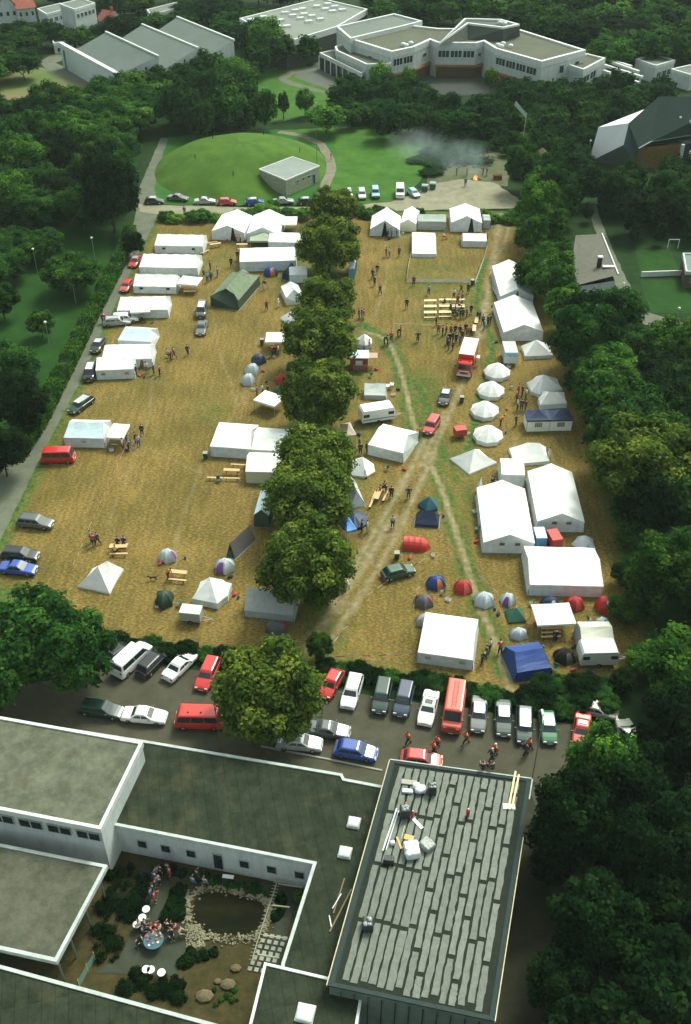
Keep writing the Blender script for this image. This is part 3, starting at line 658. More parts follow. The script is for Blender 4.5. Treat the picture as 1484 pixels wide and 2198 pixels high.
def pose_parts(kind):
    if kind in POSES: return POSES[kind]
    sit = kind == 'sit'; bend = kind == 'bend'; walk = kind == 'walk'; akimbo = kind == 'akimbo'
    hz = .50 if sit else .93; lean = .55 if bend else (.06 if walk else .0)
    Pp = Vector((0, 0, hz)); up = Vector((lean, 0, 1)).normalized()
    ch = Pp+up*.32; sh = Pp+up*.50; nk = Pp+up*.58; hd = nk+Vector((.03+lean*.15, 0, .13)); tp = hd+Vector((0, 0, .09))
    J = {'pel': Pp, 'che': ch, 'sho': sh, 'nec': nk}
    legs = []; arms = []
    for s in (-1, 1):
        hip = Pp+Vector((0, s*.09, -.03))
        if sit: kn = hip+Vector((.42, s*.05, .02)); an = kn+Vector((.05, 0, -.42)); an.z = .07
        elif walk: kn = hip+Vector((.22 if s > 0 else -.02, s*.01, -.40)); an = Vector((.30 if s > 0 else -.38, s*.10, .08 if s > 0 else .13))
        else: kn = hip+Vector((.03, s*.03, -.42)); an = Vector((0, s*.14, .08))
        legs.append((hip, kn, an, an+Vector((.15, s*.02, -.05))))
        so = sh+Vector((0, s*.19, -.02))
        if akimbo: el = so+Vector((-.02, s*.18, -.25)); wr = el+Vector((.10, -s*.16, -.14))
        elif walk: el = so+Vector((-.14*s, s*.06, -.27)); wr = el+Vector((.12-.06*s, 0, -.22))
        elif sit: el = so+Vector((.10, s*.06, -.26)); wr = el+Vector((.24, -s*.05, .03))
        elif bend: el = so+Vector((.08, s*.04, -.28)); wr = el+Vector((.10, -s*.03, -.22))
        elif kind == 'talk' and s > 0: el = so+Vector((.05, .10, -.24)); wr = el+Vector((.22, -.04, .10))
        else: el = so+Vector((0, s*.06, -.28)); wr = el+Vector((.06, 0, -.25))
        arms.append((so, el, wr))
    # body: one continuous surface incl. hands with five fingers and face
    N = [(Pp, (.12, .15)), (ch, (.12, .16)), (sh, (.09, .14)), (nk, .055), (hd, (.085, .075)), (tp, (.07, .06))]; E = [(0, 1), (1, 2), (2, 3), (3, 4), (4, 5)]
    for s, (h_, k_, a_, t_) in zip((-1, 1), legs):
        i = len(N); N += [(h_, .085), (k_, .06), (a_, .042), (t_, .038)]; E += [(0, i), (i, i+1), (i+1, i+2), (i+2, i+3)]
    for s, (s_, e_, w_) in zip((-1, 1), arms):
        i = len(N); dr = (w_-e_).normalized(); pm = w_+dr*.07; N += [(s_, .06), (e_, .042), (w_, .03), (pm, (.035, .022))]; E += [(2, i), (i, i+1), (i+1, i+2), (i+2, i+3)]
        sd = dr.cross(Vector((1, 0, 0.01))).normalized()
        for q in range(4):
            j = len(N); l = (.065, .075, .07, .055)[q]; b0 = pm+sd*(q-1.5)*.02+dr*.03; N += [(b0, .010), (b0+dr*l*.6, .009), (b0+dr*l+Vector((.012, 0, 0)), .008)]; E += [(i+3, j), (j, j+1), (j+1, j+2)]
        j = len(N); b0 = w_+dr*.03+sd*.035*-s; N += [(b0, .011), (b0+dr*.04+sd*.02*-s, .009)]; E += [(i+2, j), (j, j+1)]
    body = skin_mesh('body', N, E, SKIN, sub=1)
    # face: nose, ears, eyes and mouth on the same head
    fb = MB(); fb.ball(hd+Vector((.092, 0, -.005)), .014, 6, 4, (1, .8, 1.4)); [fb.ball(hd+Vector((0, s*.085, 0)), .02, 6, 4, (.8, .4, 1.2)) for s in (-1, 1)]
    import bmesh as _b
    bm = _b.new(); bm.from_mesh(body); f2 = bpy.data.meshes.new('f'); f2.from_pydata(fb.v, [], fb.f); bm.from_mesh(f2); bm.to_mesh(body); bm.free(); bpy.data.meshes.remove(f2)
    eye = MB(); [eye.ball(hd+Vector((.078, s*.03, .015)), .009, 5, 4) for s in (-1, 1)]; eye.box(hd+Vector((.082, 0, -.045)), (.008, .04, .008))
    # jacket
    N = [(Pp+up*.0, (.145, .175)), (ch, (.15, .19)), (sh, (.115, .165)), (nk-up*.02, .065)]; E = [(0, 1), (1, 2), (2, 3)]
    for s_, e_, w_ in arms:
        i = len(N); N += [(s_, .078), (e_, .06), (e_.lerp(w_, .9), .046)]; E += [(2, i), (i, i+1), (i+1, i+2)]
    jac = skin_mesh('jacket', N, E, CLOTH['black'])
    N = [(Pp+Vector((0, 0, .02)), (.14, .165))]; E = []
    for h_, k_, a_, t_ in legs:
        i = len(N); N += [(h_, .105), (k_, .082), (a_.lerp(k_, .1), .065)]; E += [(0, i), (i, i+1), (i+1, i+2)]
    tro = skin_mesh('trousers', N, E, CLOTH['black'])
    sh_ = MB(); [sh_.ball(t_.lerp(a_, .55)-Vector((0, 0, .02)), .06, 8, 5, (2.0, .85, .8)) for h_, k_, a_, t_ in legs]
    ha = MB(); ha.ball(hd+Vector((-.02, 0, .055)), .108, 10, 6, (1, .88, .85))
    POSES[kind] = ('person', [('body', body, 'skin', [('face', eye.mesh('face', HAIRM), 'face')]), ('jacket', jac, 'top', []), ('trousers', tro, 'legs', []), ('hair', ha.mesh('hair', HAIRM, True), 'hair', []), ('shoes', sh_.mesh('shoes', RUB, True), 'shoe', [])])
    return POSES[kind]
def person(x, y, deg, pose, top, legs, label, group=None, z=.04, hair=None, sc=1.1, world=None):
    b = world or P(x, y, z); b = Vector((b[0], b[1], z if world is None else world[2]))
    c = {'top': CLOTH[top], 'legs': CLOTH[legs]}
    if hair: c['hair'] = CLOTH[hair]
    return inst(pose_parts(pose), b, R(deg), label, 'person', group, scale=(sc, sc, sc), colors=c)

# ---------------------------------------------------------------- camp furniture
def bench_parts():
    m = MB(); m.box((0, 0, .46), (2.2, .26, .04)); l = []
    for s in (-1, 1):
        q = MB(); q.box((s*.75, 0, .22), (.04, .24, .44)); l.append(q)
    return ('beer_bench', [('seat', m.mesh('seat', WOOD), 's', [])]+[('leg', q.mesh('leg', DGREEN), 'l', []) for q in l])
def table_parts():
    m = MB(); m.box((0, 0, .76), (2.2, .6, .04)); l = []
    for s in (-1, 1):
        q = MB(); q.tube((s*.75, -.2, 0), (s*.75, -.2, .74), .025); q.tube((s*.75, .2, 0), (s*.75, .2, .74), .025); q.box((s*.75, 0, .3), (.03, .4, .04)); l.append(q)
    return ('beer_table', [('table_top', m.mesh('table_top', WOOD), 's', [])]+[('leg', q.mesh('leg', DGREEN), 'l', []) for q in l])
BENCH = bench_parts(); TABLE = table_parts()
def beer(x, y, deg, label, kind='t', group=None, col=None, z=.04):
    b = P(x, y, .5); b.z = z
    return inst(TABLE if kind == 't' else BENCH, b, R(deg), label, 'table' if kind == 't' else 'bench', group, colors={'s': col} if col else None)
def bin_(x, y, label, group='wheelie bins on the field', sc=1.0, col=None):
    b = P(x, y, 0); t = thing('wheelie_bin', label, 'bin', (b.x, b.y, .04), 0, group); c = col or DGREEN; t.scale = (sc,)*3
    m = MB(); m.loft([[(-.24, -.24, .08), (.24, -.24, .08), (.24, .24, .08), (-.24, .24, .08)], [(-.3, -.32, 1.0), (.3, -.32, 1.0), (.3, .32, 1.0), (-.3, .32, 1.0)]]); m.build('container', c, t)
    MB().box((0, .0, 1.04), (.64, .7, .07)).build('lid', mat('bin_lid', (.25, .27, .25), .4), t)
    for s in (-1, 1): MB().tube((s*.2, .28, .1), (s*.27, .28, .1), .1, n=10).build('wheel', RUB, t)
    return t
def tape(pts, label, h=.75, m=None, wid=.08, name='barrier_tape', cat='barrier tape', posts=True, group=None, striped=False):
    t = thing(name, label, cat, pts[0], 0, group); o = Vector(pts[0]); b = MB(); b2 = MB(); r = random.Random(len(pts))
    for a, c in zip(pts[:-1], pts[1:]):
        k = max(2, int((c-a).length/.8))
        for i in range(k):
            f0, f1 = i/k, (i+1)/k; p = a.lerp(c, f0)-o; q = a.lerp(c, f1)-o; s0 = .12*math.sin(math.pi*f0); s1 = .12*math.sin(math.pi*f1)
            tgt = b2 if (striped and i % 2) else b
            tgt.quad((p.x, p.y, h-s0-wid), (q.x, q.y, h-s1-wid), (q.x, q.y+.03, h-s1), (p.x, p.y+.03, h-s0))
    b.build('band', m or mat('white_band', (.8, .8, .76), .6), t)
    if striped: b2.build('red_band', mat('red_band', (.5, .12, .08), .6), t)
    if posts:
        for p in pts: q = p-o; MB().tube((q.x, q.y, 0), (q.x, q.y, h+.15), .025).build('post', PALEW, t)
    return t
def lamp_post(x, y, h, label, group=None, arm=False, z0=0):
    b = P(x, y, z0); t = thing('street_lamp', label, 'street lamp', b, 0, group)
    MB().tube((0, 0, 0), (0, 0, h), .07, .04, 8).build('pole', mat('lamp_pole', (.30, .33, .31), .5, metal=.3), t)
    if arm: m = MB(); m.tube((0, 0, h), (.15, .9, h+.12), .035); m.build('arm', mat('lamp_pole', (.3, .33, .31)), t); MB().box((.18, 1.2, h+.13), (.24, .8, .12), 0, .8).build('lamp_head', mat('lamp_head', (.45, .48, .46), .4), t)
    else: MB().ball((0, 0, h+.15), .24, 10, 6, (1, 1, .8)).build('lamp_head', mat('lamp_globe', (.8, .82, .78), .3), t)
    return t

# ---------------------------------------------------------------- the camp: large tents
GF = 'white frame tents of the camp'
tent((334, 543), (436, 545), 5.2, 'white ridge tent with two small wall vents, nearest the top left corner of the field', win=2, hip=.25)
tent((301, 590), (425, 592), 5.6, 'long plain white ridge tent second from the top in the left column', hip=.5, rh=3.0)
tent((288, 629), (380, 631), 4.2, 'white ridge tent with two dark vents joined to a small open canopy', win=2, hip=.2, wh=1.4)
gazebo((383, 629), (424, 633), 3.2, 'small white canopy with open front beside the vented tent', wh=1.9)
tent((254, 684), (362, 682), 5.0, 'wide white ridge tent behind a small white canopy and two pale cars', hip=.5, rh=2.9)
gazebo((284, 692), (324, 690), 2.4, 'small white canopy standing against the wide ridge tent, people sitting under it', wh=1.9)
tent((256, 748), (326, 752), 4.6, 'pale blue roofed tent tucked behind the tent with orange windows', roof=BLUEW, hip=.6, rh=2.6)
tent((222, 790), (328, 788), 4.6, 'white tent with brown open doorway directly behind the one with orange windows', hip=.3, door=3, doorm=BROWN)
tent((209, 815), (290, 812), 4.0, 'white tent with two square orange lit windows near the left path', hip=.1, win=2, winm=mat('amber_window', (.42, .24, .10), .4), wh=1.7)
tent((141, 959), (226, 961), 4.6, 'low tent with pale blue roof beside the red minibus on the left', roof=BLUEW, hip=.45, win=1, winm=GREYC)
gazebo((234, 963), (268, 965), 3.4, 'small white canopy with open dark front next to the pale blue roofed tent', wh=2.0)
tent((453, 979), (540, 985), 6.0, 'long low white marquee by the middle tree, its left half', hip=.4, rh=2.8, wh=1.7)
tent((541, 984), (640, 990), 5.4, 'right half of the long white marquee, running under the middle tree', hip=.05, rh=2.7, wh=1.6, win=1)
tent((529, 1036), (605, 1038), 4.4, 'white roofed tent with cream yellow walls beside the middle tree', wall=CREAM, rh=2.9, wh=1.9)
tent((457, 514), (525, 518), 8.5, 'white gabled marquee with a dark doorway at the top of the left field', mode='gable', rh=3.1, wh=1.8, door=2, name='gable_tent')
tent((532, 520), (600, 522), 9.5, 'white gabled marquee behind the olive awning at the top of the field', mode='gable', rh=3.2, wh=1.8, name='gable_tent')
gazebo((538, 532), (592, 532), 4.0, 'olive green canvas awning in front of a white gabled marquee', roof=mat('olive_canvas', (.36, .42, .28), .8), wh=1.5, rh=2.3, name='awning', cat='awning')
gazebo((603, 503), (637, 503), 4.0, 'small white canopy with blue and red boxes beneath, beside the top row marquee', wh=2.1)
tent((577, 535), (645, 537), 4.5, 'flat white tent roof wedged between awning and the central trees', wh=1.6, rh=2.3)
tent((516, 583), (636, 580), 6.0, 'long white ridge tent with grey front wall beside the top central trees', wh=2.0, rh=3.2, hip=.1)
t = tent((452, 660), (514, 664), 10.5, 'big green army canvas tent standing alone in the left field', mode='gable', roof=ARMY, wall=ARMYD, wh=1.9, rh=3.4, hip=2.4, lean=.05, name='army_tent')
t.rotation_euler.z -= R(9)
tent((622, 607), (660, 606), 3.4, 'small white tent with blue tent beside it at the edge of the central trees', wh=1.6, rh=2.3)
tent((616, 656), (652, 652), 5.0, 'white tent with rounded corner in front of the second central tree', mode='gable', wh=1.4, rh=2.6, hip=.9)
cone_tent(632, 690, 2.5, 2.2, 'white pyramid tent half under the third central tree', n=4, rot=.6)
gazebo((572, 757), (610, 757), 3.2, 'white party canopy with people under it left of the third central tree', wh=2.0)
gazebo((547, 881), (590, 895), 3.0, 'white square party canopy on four legs left of the fourth central tree', wh=1.9, rh=2.5)
poly_tent([(168, 1262), (236, 1277), (266, 1225), (200, 1224)], [(210, 1216, 2.7), (230, 1204, 2.8)], 'large white pyramid tent alone in the bottom left of the field')
poly_tent([(414, 1298), (468, 1309), (490, 1292), (499, 1266), (480, 1258), (432, 1262)], [(450, 1239, 2.8)], 'white hexagonal tent behind the box trailer in the bottom left', wh=1.0)
tent((526, 1322), (630, 1333), 3.6, 'grey canvas tent with white top half under the nearest row tree', roof=GREYC, wall=GREYC, wh=.9, rh=2.9)
tent((548, 1130), (578, 1132), 5.0, 'dark green walled tent with pale roof behind the sixth central tree', mode='gable', roof=BLUEW, wall=ARMYD, wh=1.9, rh=2.8)
# right half, top
tent((795, 506), (857, 508), 7.0, 'white arched marquee with a wide dark open front at the top of the right field', mode='gable', wh=1.4, rh=3.3, door=1, name='gable_tent')
tent((860, 496), (892, 498), 7.0, 'narrow white tent with orange striped front between arched and grey tents', mode='gable', wh=1.7, rh=2.6, wall=mat('striped_wall', (.62, .50, .30), .8, (.75, .75, .7), 9, stretch=(1, 0, 0)))
tent((896, 493), (957, 494), 3.6, 'grey green canvas tent in the top row of the right field', roof=mat('sage_canvas', (.38, .44, .38), .8), wall=GREYC, wh=1.8, rh=2.6)
tent((885, 552), (936, 553), 10.0, 'flat topped white tent in the middle of the upper right field', wh=.8, rh=2.0)
tent((968, 497), (1033, 498), 7.5, 'tall white gabled marquee with a dark slit doorway in the top right', mode='gable', wh=1.9, rh=3.2, door=2, hip=.3, name='gable_tent')
tent((1037, 491), (1052, 491), 3.0, 'small grey box tent at the right of the tall gabled marquee', roof=GREYC, wall=GREYC, wh=1.8, rh=2.2)
tent((993, 530), (1044, 531), 3.6, 'low white ridge tent below the tall gabled marquee', wh=1.3, rh=2.1)
# right column of big tents
tent((1073, 655), (1143, 655), 12.5, 'large white marquee with open gable, upper one of the pair beside the wood', mode='gable', wh=1.7, rh=3.1, door=1, doorm=BROWN, hip=.1, name='gable_tent')
tent((1080, 732), (1164, 731), 11.0, 'large white marquee with closed grey gable, lower one of the pair beside the wood', mode='gable', wh=1.6, rh=3.0, name='gable_tent')
t = tent((1037, 1187), (1144, 1186), 11.2, 'largest white marquee with two gable windows, left one of the lower right pair', mode='gable', wh=1.6, rh=2.95, win=2, name='gable_tent', winm=mat('dusk_window', (.16, .11, .08), .5)); t.rotation_euler.z -= R(2.5)
t = tent((1152, 1142), (1250, 1140), 10.8, 'white marquee with two gable windows, right one of the lower right pair by the wood', mode='gable', wh=1.6, rh=2.95, win=2, name='gable_tent', winm=mat('dusk_window', (.16, .11, .08), .5)); t.rotation_euler.z -= R(3.5)
tent((1074, 1042), (1124, 1044), 3.6, 'small white box tent just behind the largest marquee', wh=1.9, rh=2.3)
cone_tent(1030, 1060, .7, 2.6, 'slim pointed white tent at the left of the largest marquee', n=4, wh=.3)
tent((1134, 1277), (1291, 1281), 6.8, 'wide white ridge tent with grey wall above the row of little dome tents', wh=1.7, rh=2.8, hip=.05)
tent((896, 1421), (1013, 1438), 6.2, 'white ridge tent with two wall windows nearest the car park hedge', wh=1.6, rh=2.75, win=2, winm=mat('straw_window', (.42, .36, .27), .5), hip=.1)
tent((790, 975), (865, 994), 5.6, 'white ridge tent turned at an angle beside the crossing tracks', wh=1.7, rh=2.9, hip=.4)
# round and pyramid tents
for (x, y, r, l) in [(1066, 806, 2.05, 'white round tent furthest up of the row of four'), (1053, 846, 2.1, 'white round tent second from top of the row of four'), (1040, 889, 2.1, 'white round tent third from top of the row of four'), (1047, 942, 2.15, 'white round tent lowest of the row of four')]:
    cone_tent(x, y, r*1.04, 2.35, l, n=9, wh=.75, group='row of four round tents', rot=x*.1, jag=.04, pw=.85, door=False)
poly_tent([(1126, 773), (1186, 770), (1180, 748), (1118, 751)], [(1151, 729, 2.6)], 'white tent with raised corners beside the blue striped trailer', wh=.7)
poly_tent([(966, 988), (1007, 1021), (1067, 996), (1028, 968)], [(1018, 964, 2.4)], 'white pyramid tent with its corner towards the camera, right of the crossing')
poly_tent([(1102, 1003), (1179, 997), (1171, 967), (1092, 970)], [(1133, 950, 2.2), (1158, 951, 2.2)], 'wide white ridge shaped tent between round tents and the right marquee', wh=.6)
poly_tent([(1130, 828), (1140, 848), (1157, 854), (1208, 842), (1196, 820), (1150, 815)], [(1167, 804, 3.0)], 'white pyramid tent behind the navy topped double canopy, further one', wh=.6)
poly_tent([(1154, 866), (1158, 880), (1216, 876), (1210, 852), (1165, 850)], [(1178, 842, 2.4), (1192, 841, 2.4)], 'white pyramid tent right behind the navy topped double canopy, nearer one', wh=.9, wall=BLUEW)
gazebo((1130, 927), (1226, 925), 2.6, 'double party canopy with navy blue top and two white windowed walls', roof=NAVY, double=True, rh=3.0, walls=[(0, 1), (1, 2), (2, 3), (3, 0)], win=2, wh=2.0)
cone_tent(778, 1009, 2.0, 2.2, 'white ruffled pyramid tent right of the fifth central tree', n=7, jag=.12, wh=.4)
tent((755, 1090), (782, 1086), 4.6, 'white and grey slanted tent right of the sixth central tree', mode='gable', roof=SILVERN, wh=.5, rh=2.2, hip=.6)
gazebo((746, 1165), (765, 1160), 3.4, 'bright blue canopy sticking out under the right side of the sixth central tree', roof=mat('sky_blue_canvas', (.08, .25, .62), .6), wh=1.9, leg=mat('pale_blue_leg', (.45, .6, .75), .5))
cone_tent(760, 1120, 1.9, 1.3, 'low dark blue round tent behind the bright blue canopy', n=10, roof=NAVY, wall=NAVY)
cone_tent(782, 742, 1.5, 2.2, 'small white tent at the right edge of the third central tree', n=6, wh=.8)
gazebo((745, 958), (764, 955), 3.2, 'canopy with teal and beige roof over red boxes at the edge of the fifth tree', roof=mat('beige_canvas', (.5, .42, .32), .8), wh=1.8)
gazebo((1151, 1370), (1230, 1366), 3.2, 'white party canopy over orange benches among the dome tents', wh=2.1, rh=2.7)
tent((782, 857), (828, 858), 2.6, 'white caravan awning tent behind the white caravan', wh=.8, rh=2.1, wall=GREYC)

# ---------------------------------------------------------------- small tents
dome(582, 590, 2.9, 2.3, 1.5, 0, 'blue dome tent with orange door below the long ridge tent', BLUE, ORANGE, panel='front')
tent((607, 600), (622, 602), 3.4, 'dark navy ridge tent with pale gable beside the small white tent', mode='gable', roof=NAVY, wall=NAVY, wh=1.0, rh=2.1)
dome(556, 778, 2.5, 2.2, 1.5, 20, 'navy dome tent with an orange side panel left of the central trees', NAVY, ORANGE, panel='side')
dome(543, 800, 2.5, 2.3, 1.6, 30, 'pale blue dome tent, further one of two alike left of the central trees', SILVERN, WHITE, panel='side')
dome(534, 822, 2.5, 2.3, 1.6, 30, 'pale blue dome tent, nearer one of two alike left of the central trees', SILVERN, WHITE, panel='side')
dome(606, 822, 2.3, 2.0, 1.4, 10, 'small red dome tent at the foot of the fourth central tree', RED, DARK)
dome(604, 845, 2.6, 2.0, 1.3, 0, 'green dome tent with red hem below the small red dome tent', GREEN, None)
dome(627, 793, 2.0, 2.0, 1.4, 0, 'dark green dome tent in the shade between third and fourth central tree', DGREEN, GREEN)
dome(361, 1200, 2.4, 2.0, 1.5, -5, 'silver dome tent with a purple side near the brown wooden table', SILVERN, PURPLE, panel='side')
dome(484, 1222, 2.7, 2.2, 1.6, 10, 'silver dome tent with a violet side below the tall grey ridge tent', SILVERN, PURPLE, panel='back')
t = tent((486, 1195), (506, 1197), 4.2, 'tall grey brown ridge tent with teal front, leaning right', mode='gable', roof=mat('grey_brown_canvas', (.15, .14, .13), .8), wall=GREEN, wh=.1, rh=2.3, lean=.0); t.rotation_euler.z -= R(24)
m = MB(); m.poly([(-.62, -.05, .05), (.62, -.05, .05), (0, -.03, 1.3)]); m.build('door_panel', TEAL, t)
dome(354, 1293, 2.3, 2.8, 1.7, 0, 'dark green tall dome tent left of the box trailer', DGREEN, DGREEN)
dome(593, 1352, 2.8, 2.0, 1.3, 0, 'dark red and black dome tent in the shade below the grey canvas tent', DGREY, RED, panel='side')
cone_tent(920, 1088, 1.45, 1.7, 'dark teal tent, upper one of the two beside the right footpath', n=5, roof=TEAL, wall=TEAL, wh=.4, door=False)
tent((892, 1130), (940, 1134), 2.2, 'dark navy ridge tent, lower one of the two beside the right footpath', roof=NAVY, wall=NAVY, wh=.5, rh=1.9, hip=.5)
tunnel(892, 1174, 2.9, 2.1, 1.4, -8, 'bright red tunnel tent with pointed porch in the middle of the right field', RED, RED)
dome(936, 1258, 2.5, 2.0, 1.5, 5, 'blue dome tent with orange door strap near the taped path', BLUE, ORANGE)
dome(994, 1267, 2.4, 1.9, 1.5, 0, 'red dome tent with red door beside the footpath', RED, mat('coral_nylon', (.6, .10, .09), .5))
dome(1039, 1295, 2.7, 2.2, 1.6, 0, 'silver blue dome tent on the footpath', SILVERN, mat('pale_nylon', (.6, .66, .7), .5))
dome(1090, 1293, 1.9, 1.9, 1.3, 10, 'little pale dome tent with a magenta strip', SILVERN, PURPLE, panel='back')
dome(910, 1296, 2.4, 2.2, 1.3, 0, 'dark grey tent with a red side left of the footpath', DGREY, RED, panel='side')
dome(914, 1337, 2.5, 2.0, 1.2, 0, 'mottled grey green dome tent behind the ridge tent nearest the hedge', GREYC, DGREEN)
cone_tent(1106, 1325, 1.45, 1.5, 'green four sided tent below the little magenta striped tent', n=4, roof=GREEN, wall=GREEN, wh=.3, door=False, rot=.1)
dome(1113, 1366, 2.2, 1.7, 1.2, 0, 'silver dome tent with blue edge between green and big blue tent', SILVERN, None)
dome(1180, 1303, 2.5, 2.0, 1.5, 0, 'navy dome tent with white door flap at the end of the wide ridge tent', NAVY, SILVERN)
dome(1232, 1303, 2.5, 1.9, 1.5, 0, 'red dome tent in front of the wide ridge tent', RED, mat('coral_nylon', (.6, .1, .09), .5))
dome(1294, 1306, 1.9, 2.2, 1.7, 15, 'narrow red tent with white hem half under the wood edge', RED, WHITE)
tent((1107, 1461), (1180, 1450), 3.8, 'big royal blue frame tent nearest the bottom right of the field', roof=BLUE, wall=BLUE, wh=1.3, rh=2.4, hip=.3, lean=.3)
dome(1211, 1415, 2.6, 2.2, 1.5, 0, 'black igloo tent between big blue tent and the white caravan', DARK, DGREY)
cone_tent(1253, 1172, 1.6, 1.7, 'pale grey blue little tent with small window at the wood edge', n=5, roof=SILVERN, wall=SILVERN, wh=.3)
t = dome(1292, 1338, 1.8, 1.4, .8, 0, 'crumpled silver grey tarpaulin tent behind the right caravan', SILVERN, DGREY)

SKYR = mat('sky_sheen_roof', (.50, .52, .52), .25, metal=.3, coat=.6)  # pale panel on car roofs: sky reflection put into the colour
# ---------------------------------------------------------------- vehicles on the field and roads
G1 = 'cars parked along the gravel track'
for x, y, d, k, c, l in [(331, 431, 3, 'hatch', 'black', 'black car with painted sky-sheen roof, leftmost on the gravel track'), (382, 424, -12, 'sedan', 'grey', 'grey car, second from the left on the gravel track'),
    (440, 431, 4, 'sedan', 'silver', 'silver grey saloon, third from the left on the gravel track'), (487, 433, 5, 'hatch', 'red', 'red hatchback on the gravel track'), (546, 433, 12, 'hatch', 'blue', 'blue hatchback on the gravel track'),
    (608, 431, 8, 'sedan', 'silver', 'silver saloon in front of the little pavilion'), (658, 432, 8, 'hatch', 'dgreen', 'dark car on the gravel track, half behind the topmost central tree')]:
    car(x, y, d, k, c, l, G1, rz if False else 'car', roof=SKYR if c in ('black', 'dgreen', 'blue') else None)
G2 = 'cars parked on the lawn right of the central trees'
car(748, 415, -85, 'hatch', 'white', 'white car on the lawn just right of the topmost central tree', G2)
car(777, 416, -88, 'estate', 'silver', 'silver car on the lawn, second in the row right of the topmost tree', G2)
car(806, 413, -88, 'suv', 'ltblue', 'light blue boxy car facing the camera on the lawn', G2)
car(859, 411, -92, 'van', 'white', 'white van on the lawn beside the gravel', G2, 'van')
car(888, 414, -68, 'hatch', 'ltblue', 'light blue car parked askew beside the green skips', G2)
for x, y, l in [(912, 408, 'green waste container with pitched lid, left one by the bonfire clearing'), (929, 403, 'green waste container with round lid, right one by the bonfire clearing')]:
    b = P(x, y+3); t = thing('waste_container', l, 'waste container', b, R(-12), 'green waste containers'); c_ = mat('container_green', (.03, .11, .06), .5)
    MB().box((0, 0, .65), (1.2, 1.1, 1.3), 0, 1.08).build('container', c_, t); mm = MB(); mm.loft([[(-.68, .62*math.cos(a), 1.28+.35*math.sin(a)) for a in [math.pi*k/6 for k in range(7)]], [(.68, .62*math.cos(a), 1.28+.35*math.sin(a)) for a in [math.pi*k/6 for k in range(7)]]], closed=False); mm.build('lid', mat('lid_grey', (.35, .42, .38), .4), t)
    for i in (-1, 1):
        for j in (-1, 1): MB().tube((i*.5, j*.45-.04, .08), (i*.5, j*.45+.04, .08), .09).build('wheel', RUB, t)
car(291, 561, -100, 'hatch', 'red', 'red car with painted sky-sheen roof at the very top of the left path', roof=SKYR)
car(272, 613, -97, 'hatch', 'pink', 'faded red hatchback beside the vented tent')
car(268, 683, 8, 'estate', 'white', 'white car behind the silver estate at the left path')
car(251, 690, 8, 'estate', 'silver', 'silver estate car with open boot by the left path', rails=True)
car(211, 741, -98, 'hatch', 'black', 'black small car with painted sky-sheen roof between two tents on the left', roof=SKYR)
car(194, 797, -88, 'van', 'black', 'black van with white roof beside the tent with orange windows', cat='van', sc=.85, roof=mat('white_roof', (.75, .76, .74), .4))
car(175, 868, -118, 'estate', 'dgreen', 'dark green estate car parked at an angle by the left path', roof=SKYR)
t = car(125, 978, 2, 'bus', 'red', 'old red minibus with three side windows on the left side of the field', cat='minibus')
car(76, 1120, -10, 'estate', 'grey', 'dark grey estate car alone at the left edge of the field')
car(43, 1190, -6, 'estate', 'black', 'black estate car behind the blue car at the left edge')
car(39, 1219, -8, 'sedan', 'blue', 'blue saloon car nearest the bottom left tree')
car(433, 703, -90, 'sedan', 'grey', 'dark grey car facing the camera in the middle of the left field')
car(433, 664, -90, 'van', 'grey', 'van with white roof right behind the dark grey car in mid field', cat='van', sc=.85, roof=mat('white_roof', (.75, .76, .74), .4))
car(956, 851, -104, 'hatch', 'black', 'black car with painted sky-sheen roof coming down the right track', roof=SKYR)
car(927, 912, -112, 'suv', 'red', 'red off road car at the fork of the tracks', cat='jeep', sc=.95)
car(855, 1227, 20, 'hatch', 'green', 'green hatchback beside the wheelie bin in the right field')
# car park, upper row
G3 = 'cars in the upper row of the car park'
PK = [(257, 1398, 50, 'hatch', 'black', 'black car half hidden by the left tree in the car park', {}), (283, 1413, 58, 'van', 'white', 'white van seen from behind in the car park', {}), (330, 1419, 60, 'estate', 'black', 'black estate car between white van and white saloon', {}),
  (387, 1428, 58, 'sedan', 'white', 'white saloon seen from behind in the upper car park row', {}), (447, 1444, -103, 'estate', 'red', 'red estate car left of the big car park tree', {}), (712, 1466, -113, 'hatch', 'red', 'red hatchback right of the big car park tree', {}),
  (756, 1482, -103, 'estate', 'white', 'white estate car right of the red hatchback', dict(rails=True)), (820, 1493, -100, 'suv', 'dgreen', 'dark green off road car, left of the pair of dark off road cars', {}), (867, 1500, -103, 'suv', 'navy', 'dark navy off road car beside the dark green one', {}),
  (920, 1518, -104, 'sedan', 'white', 'white car with sunroof left of the red fire van', dict(sunroof=True)), (1028, 1532, -99, 'sedan', 'grey', 'grey saloon with painted sky-sheen roof just right of the red fire van', dict(roof=SKYR)),
  (1081, 1540, -96, 'sedan', 'dgreen', 'dark green saloon with painted sky-sheen roof, second right of the red fire van', dict(roof=SKYR)), (1126, 1555, -98, 'estate', 'dgreen', 'blackish green estate with painted sky-sheen roof, third right of the red fire van', dict(roof=SKYR)), (1177, 1560, -93, 'hatch', 'lgreen', 'bottle green hatchback with painted sky-sheen roof, fourth right of the red fire van', dict(roof=SKYR)),
  (1249, 1566, -105, 'sedan', 'red', 'red saloon with a white paper on its roof at the right end', {}), (1278, 1522, -15, 'sedan', 'beige', 'pale grey car in the shade of the right wood', {}), (1350, 1582, 93, 'estate', 'beige', 'beige car deep in the shade at the right of the car park', {})]
for x, y, d, k, c, l, kw in PK:
    o = car(x, y, d, k, c, l, G3, 'van' if k == 'van' else 'car', **kw)
    if 'white paper' in l: MB().box((-.3, 0, 1.44), (.5, .8, .02)).build('paper_sheet', WHITE, o)
    if 'beige' == c or 'pale bonnet' in l: pass
G4 = 'vehicles in the lower row of the car park'
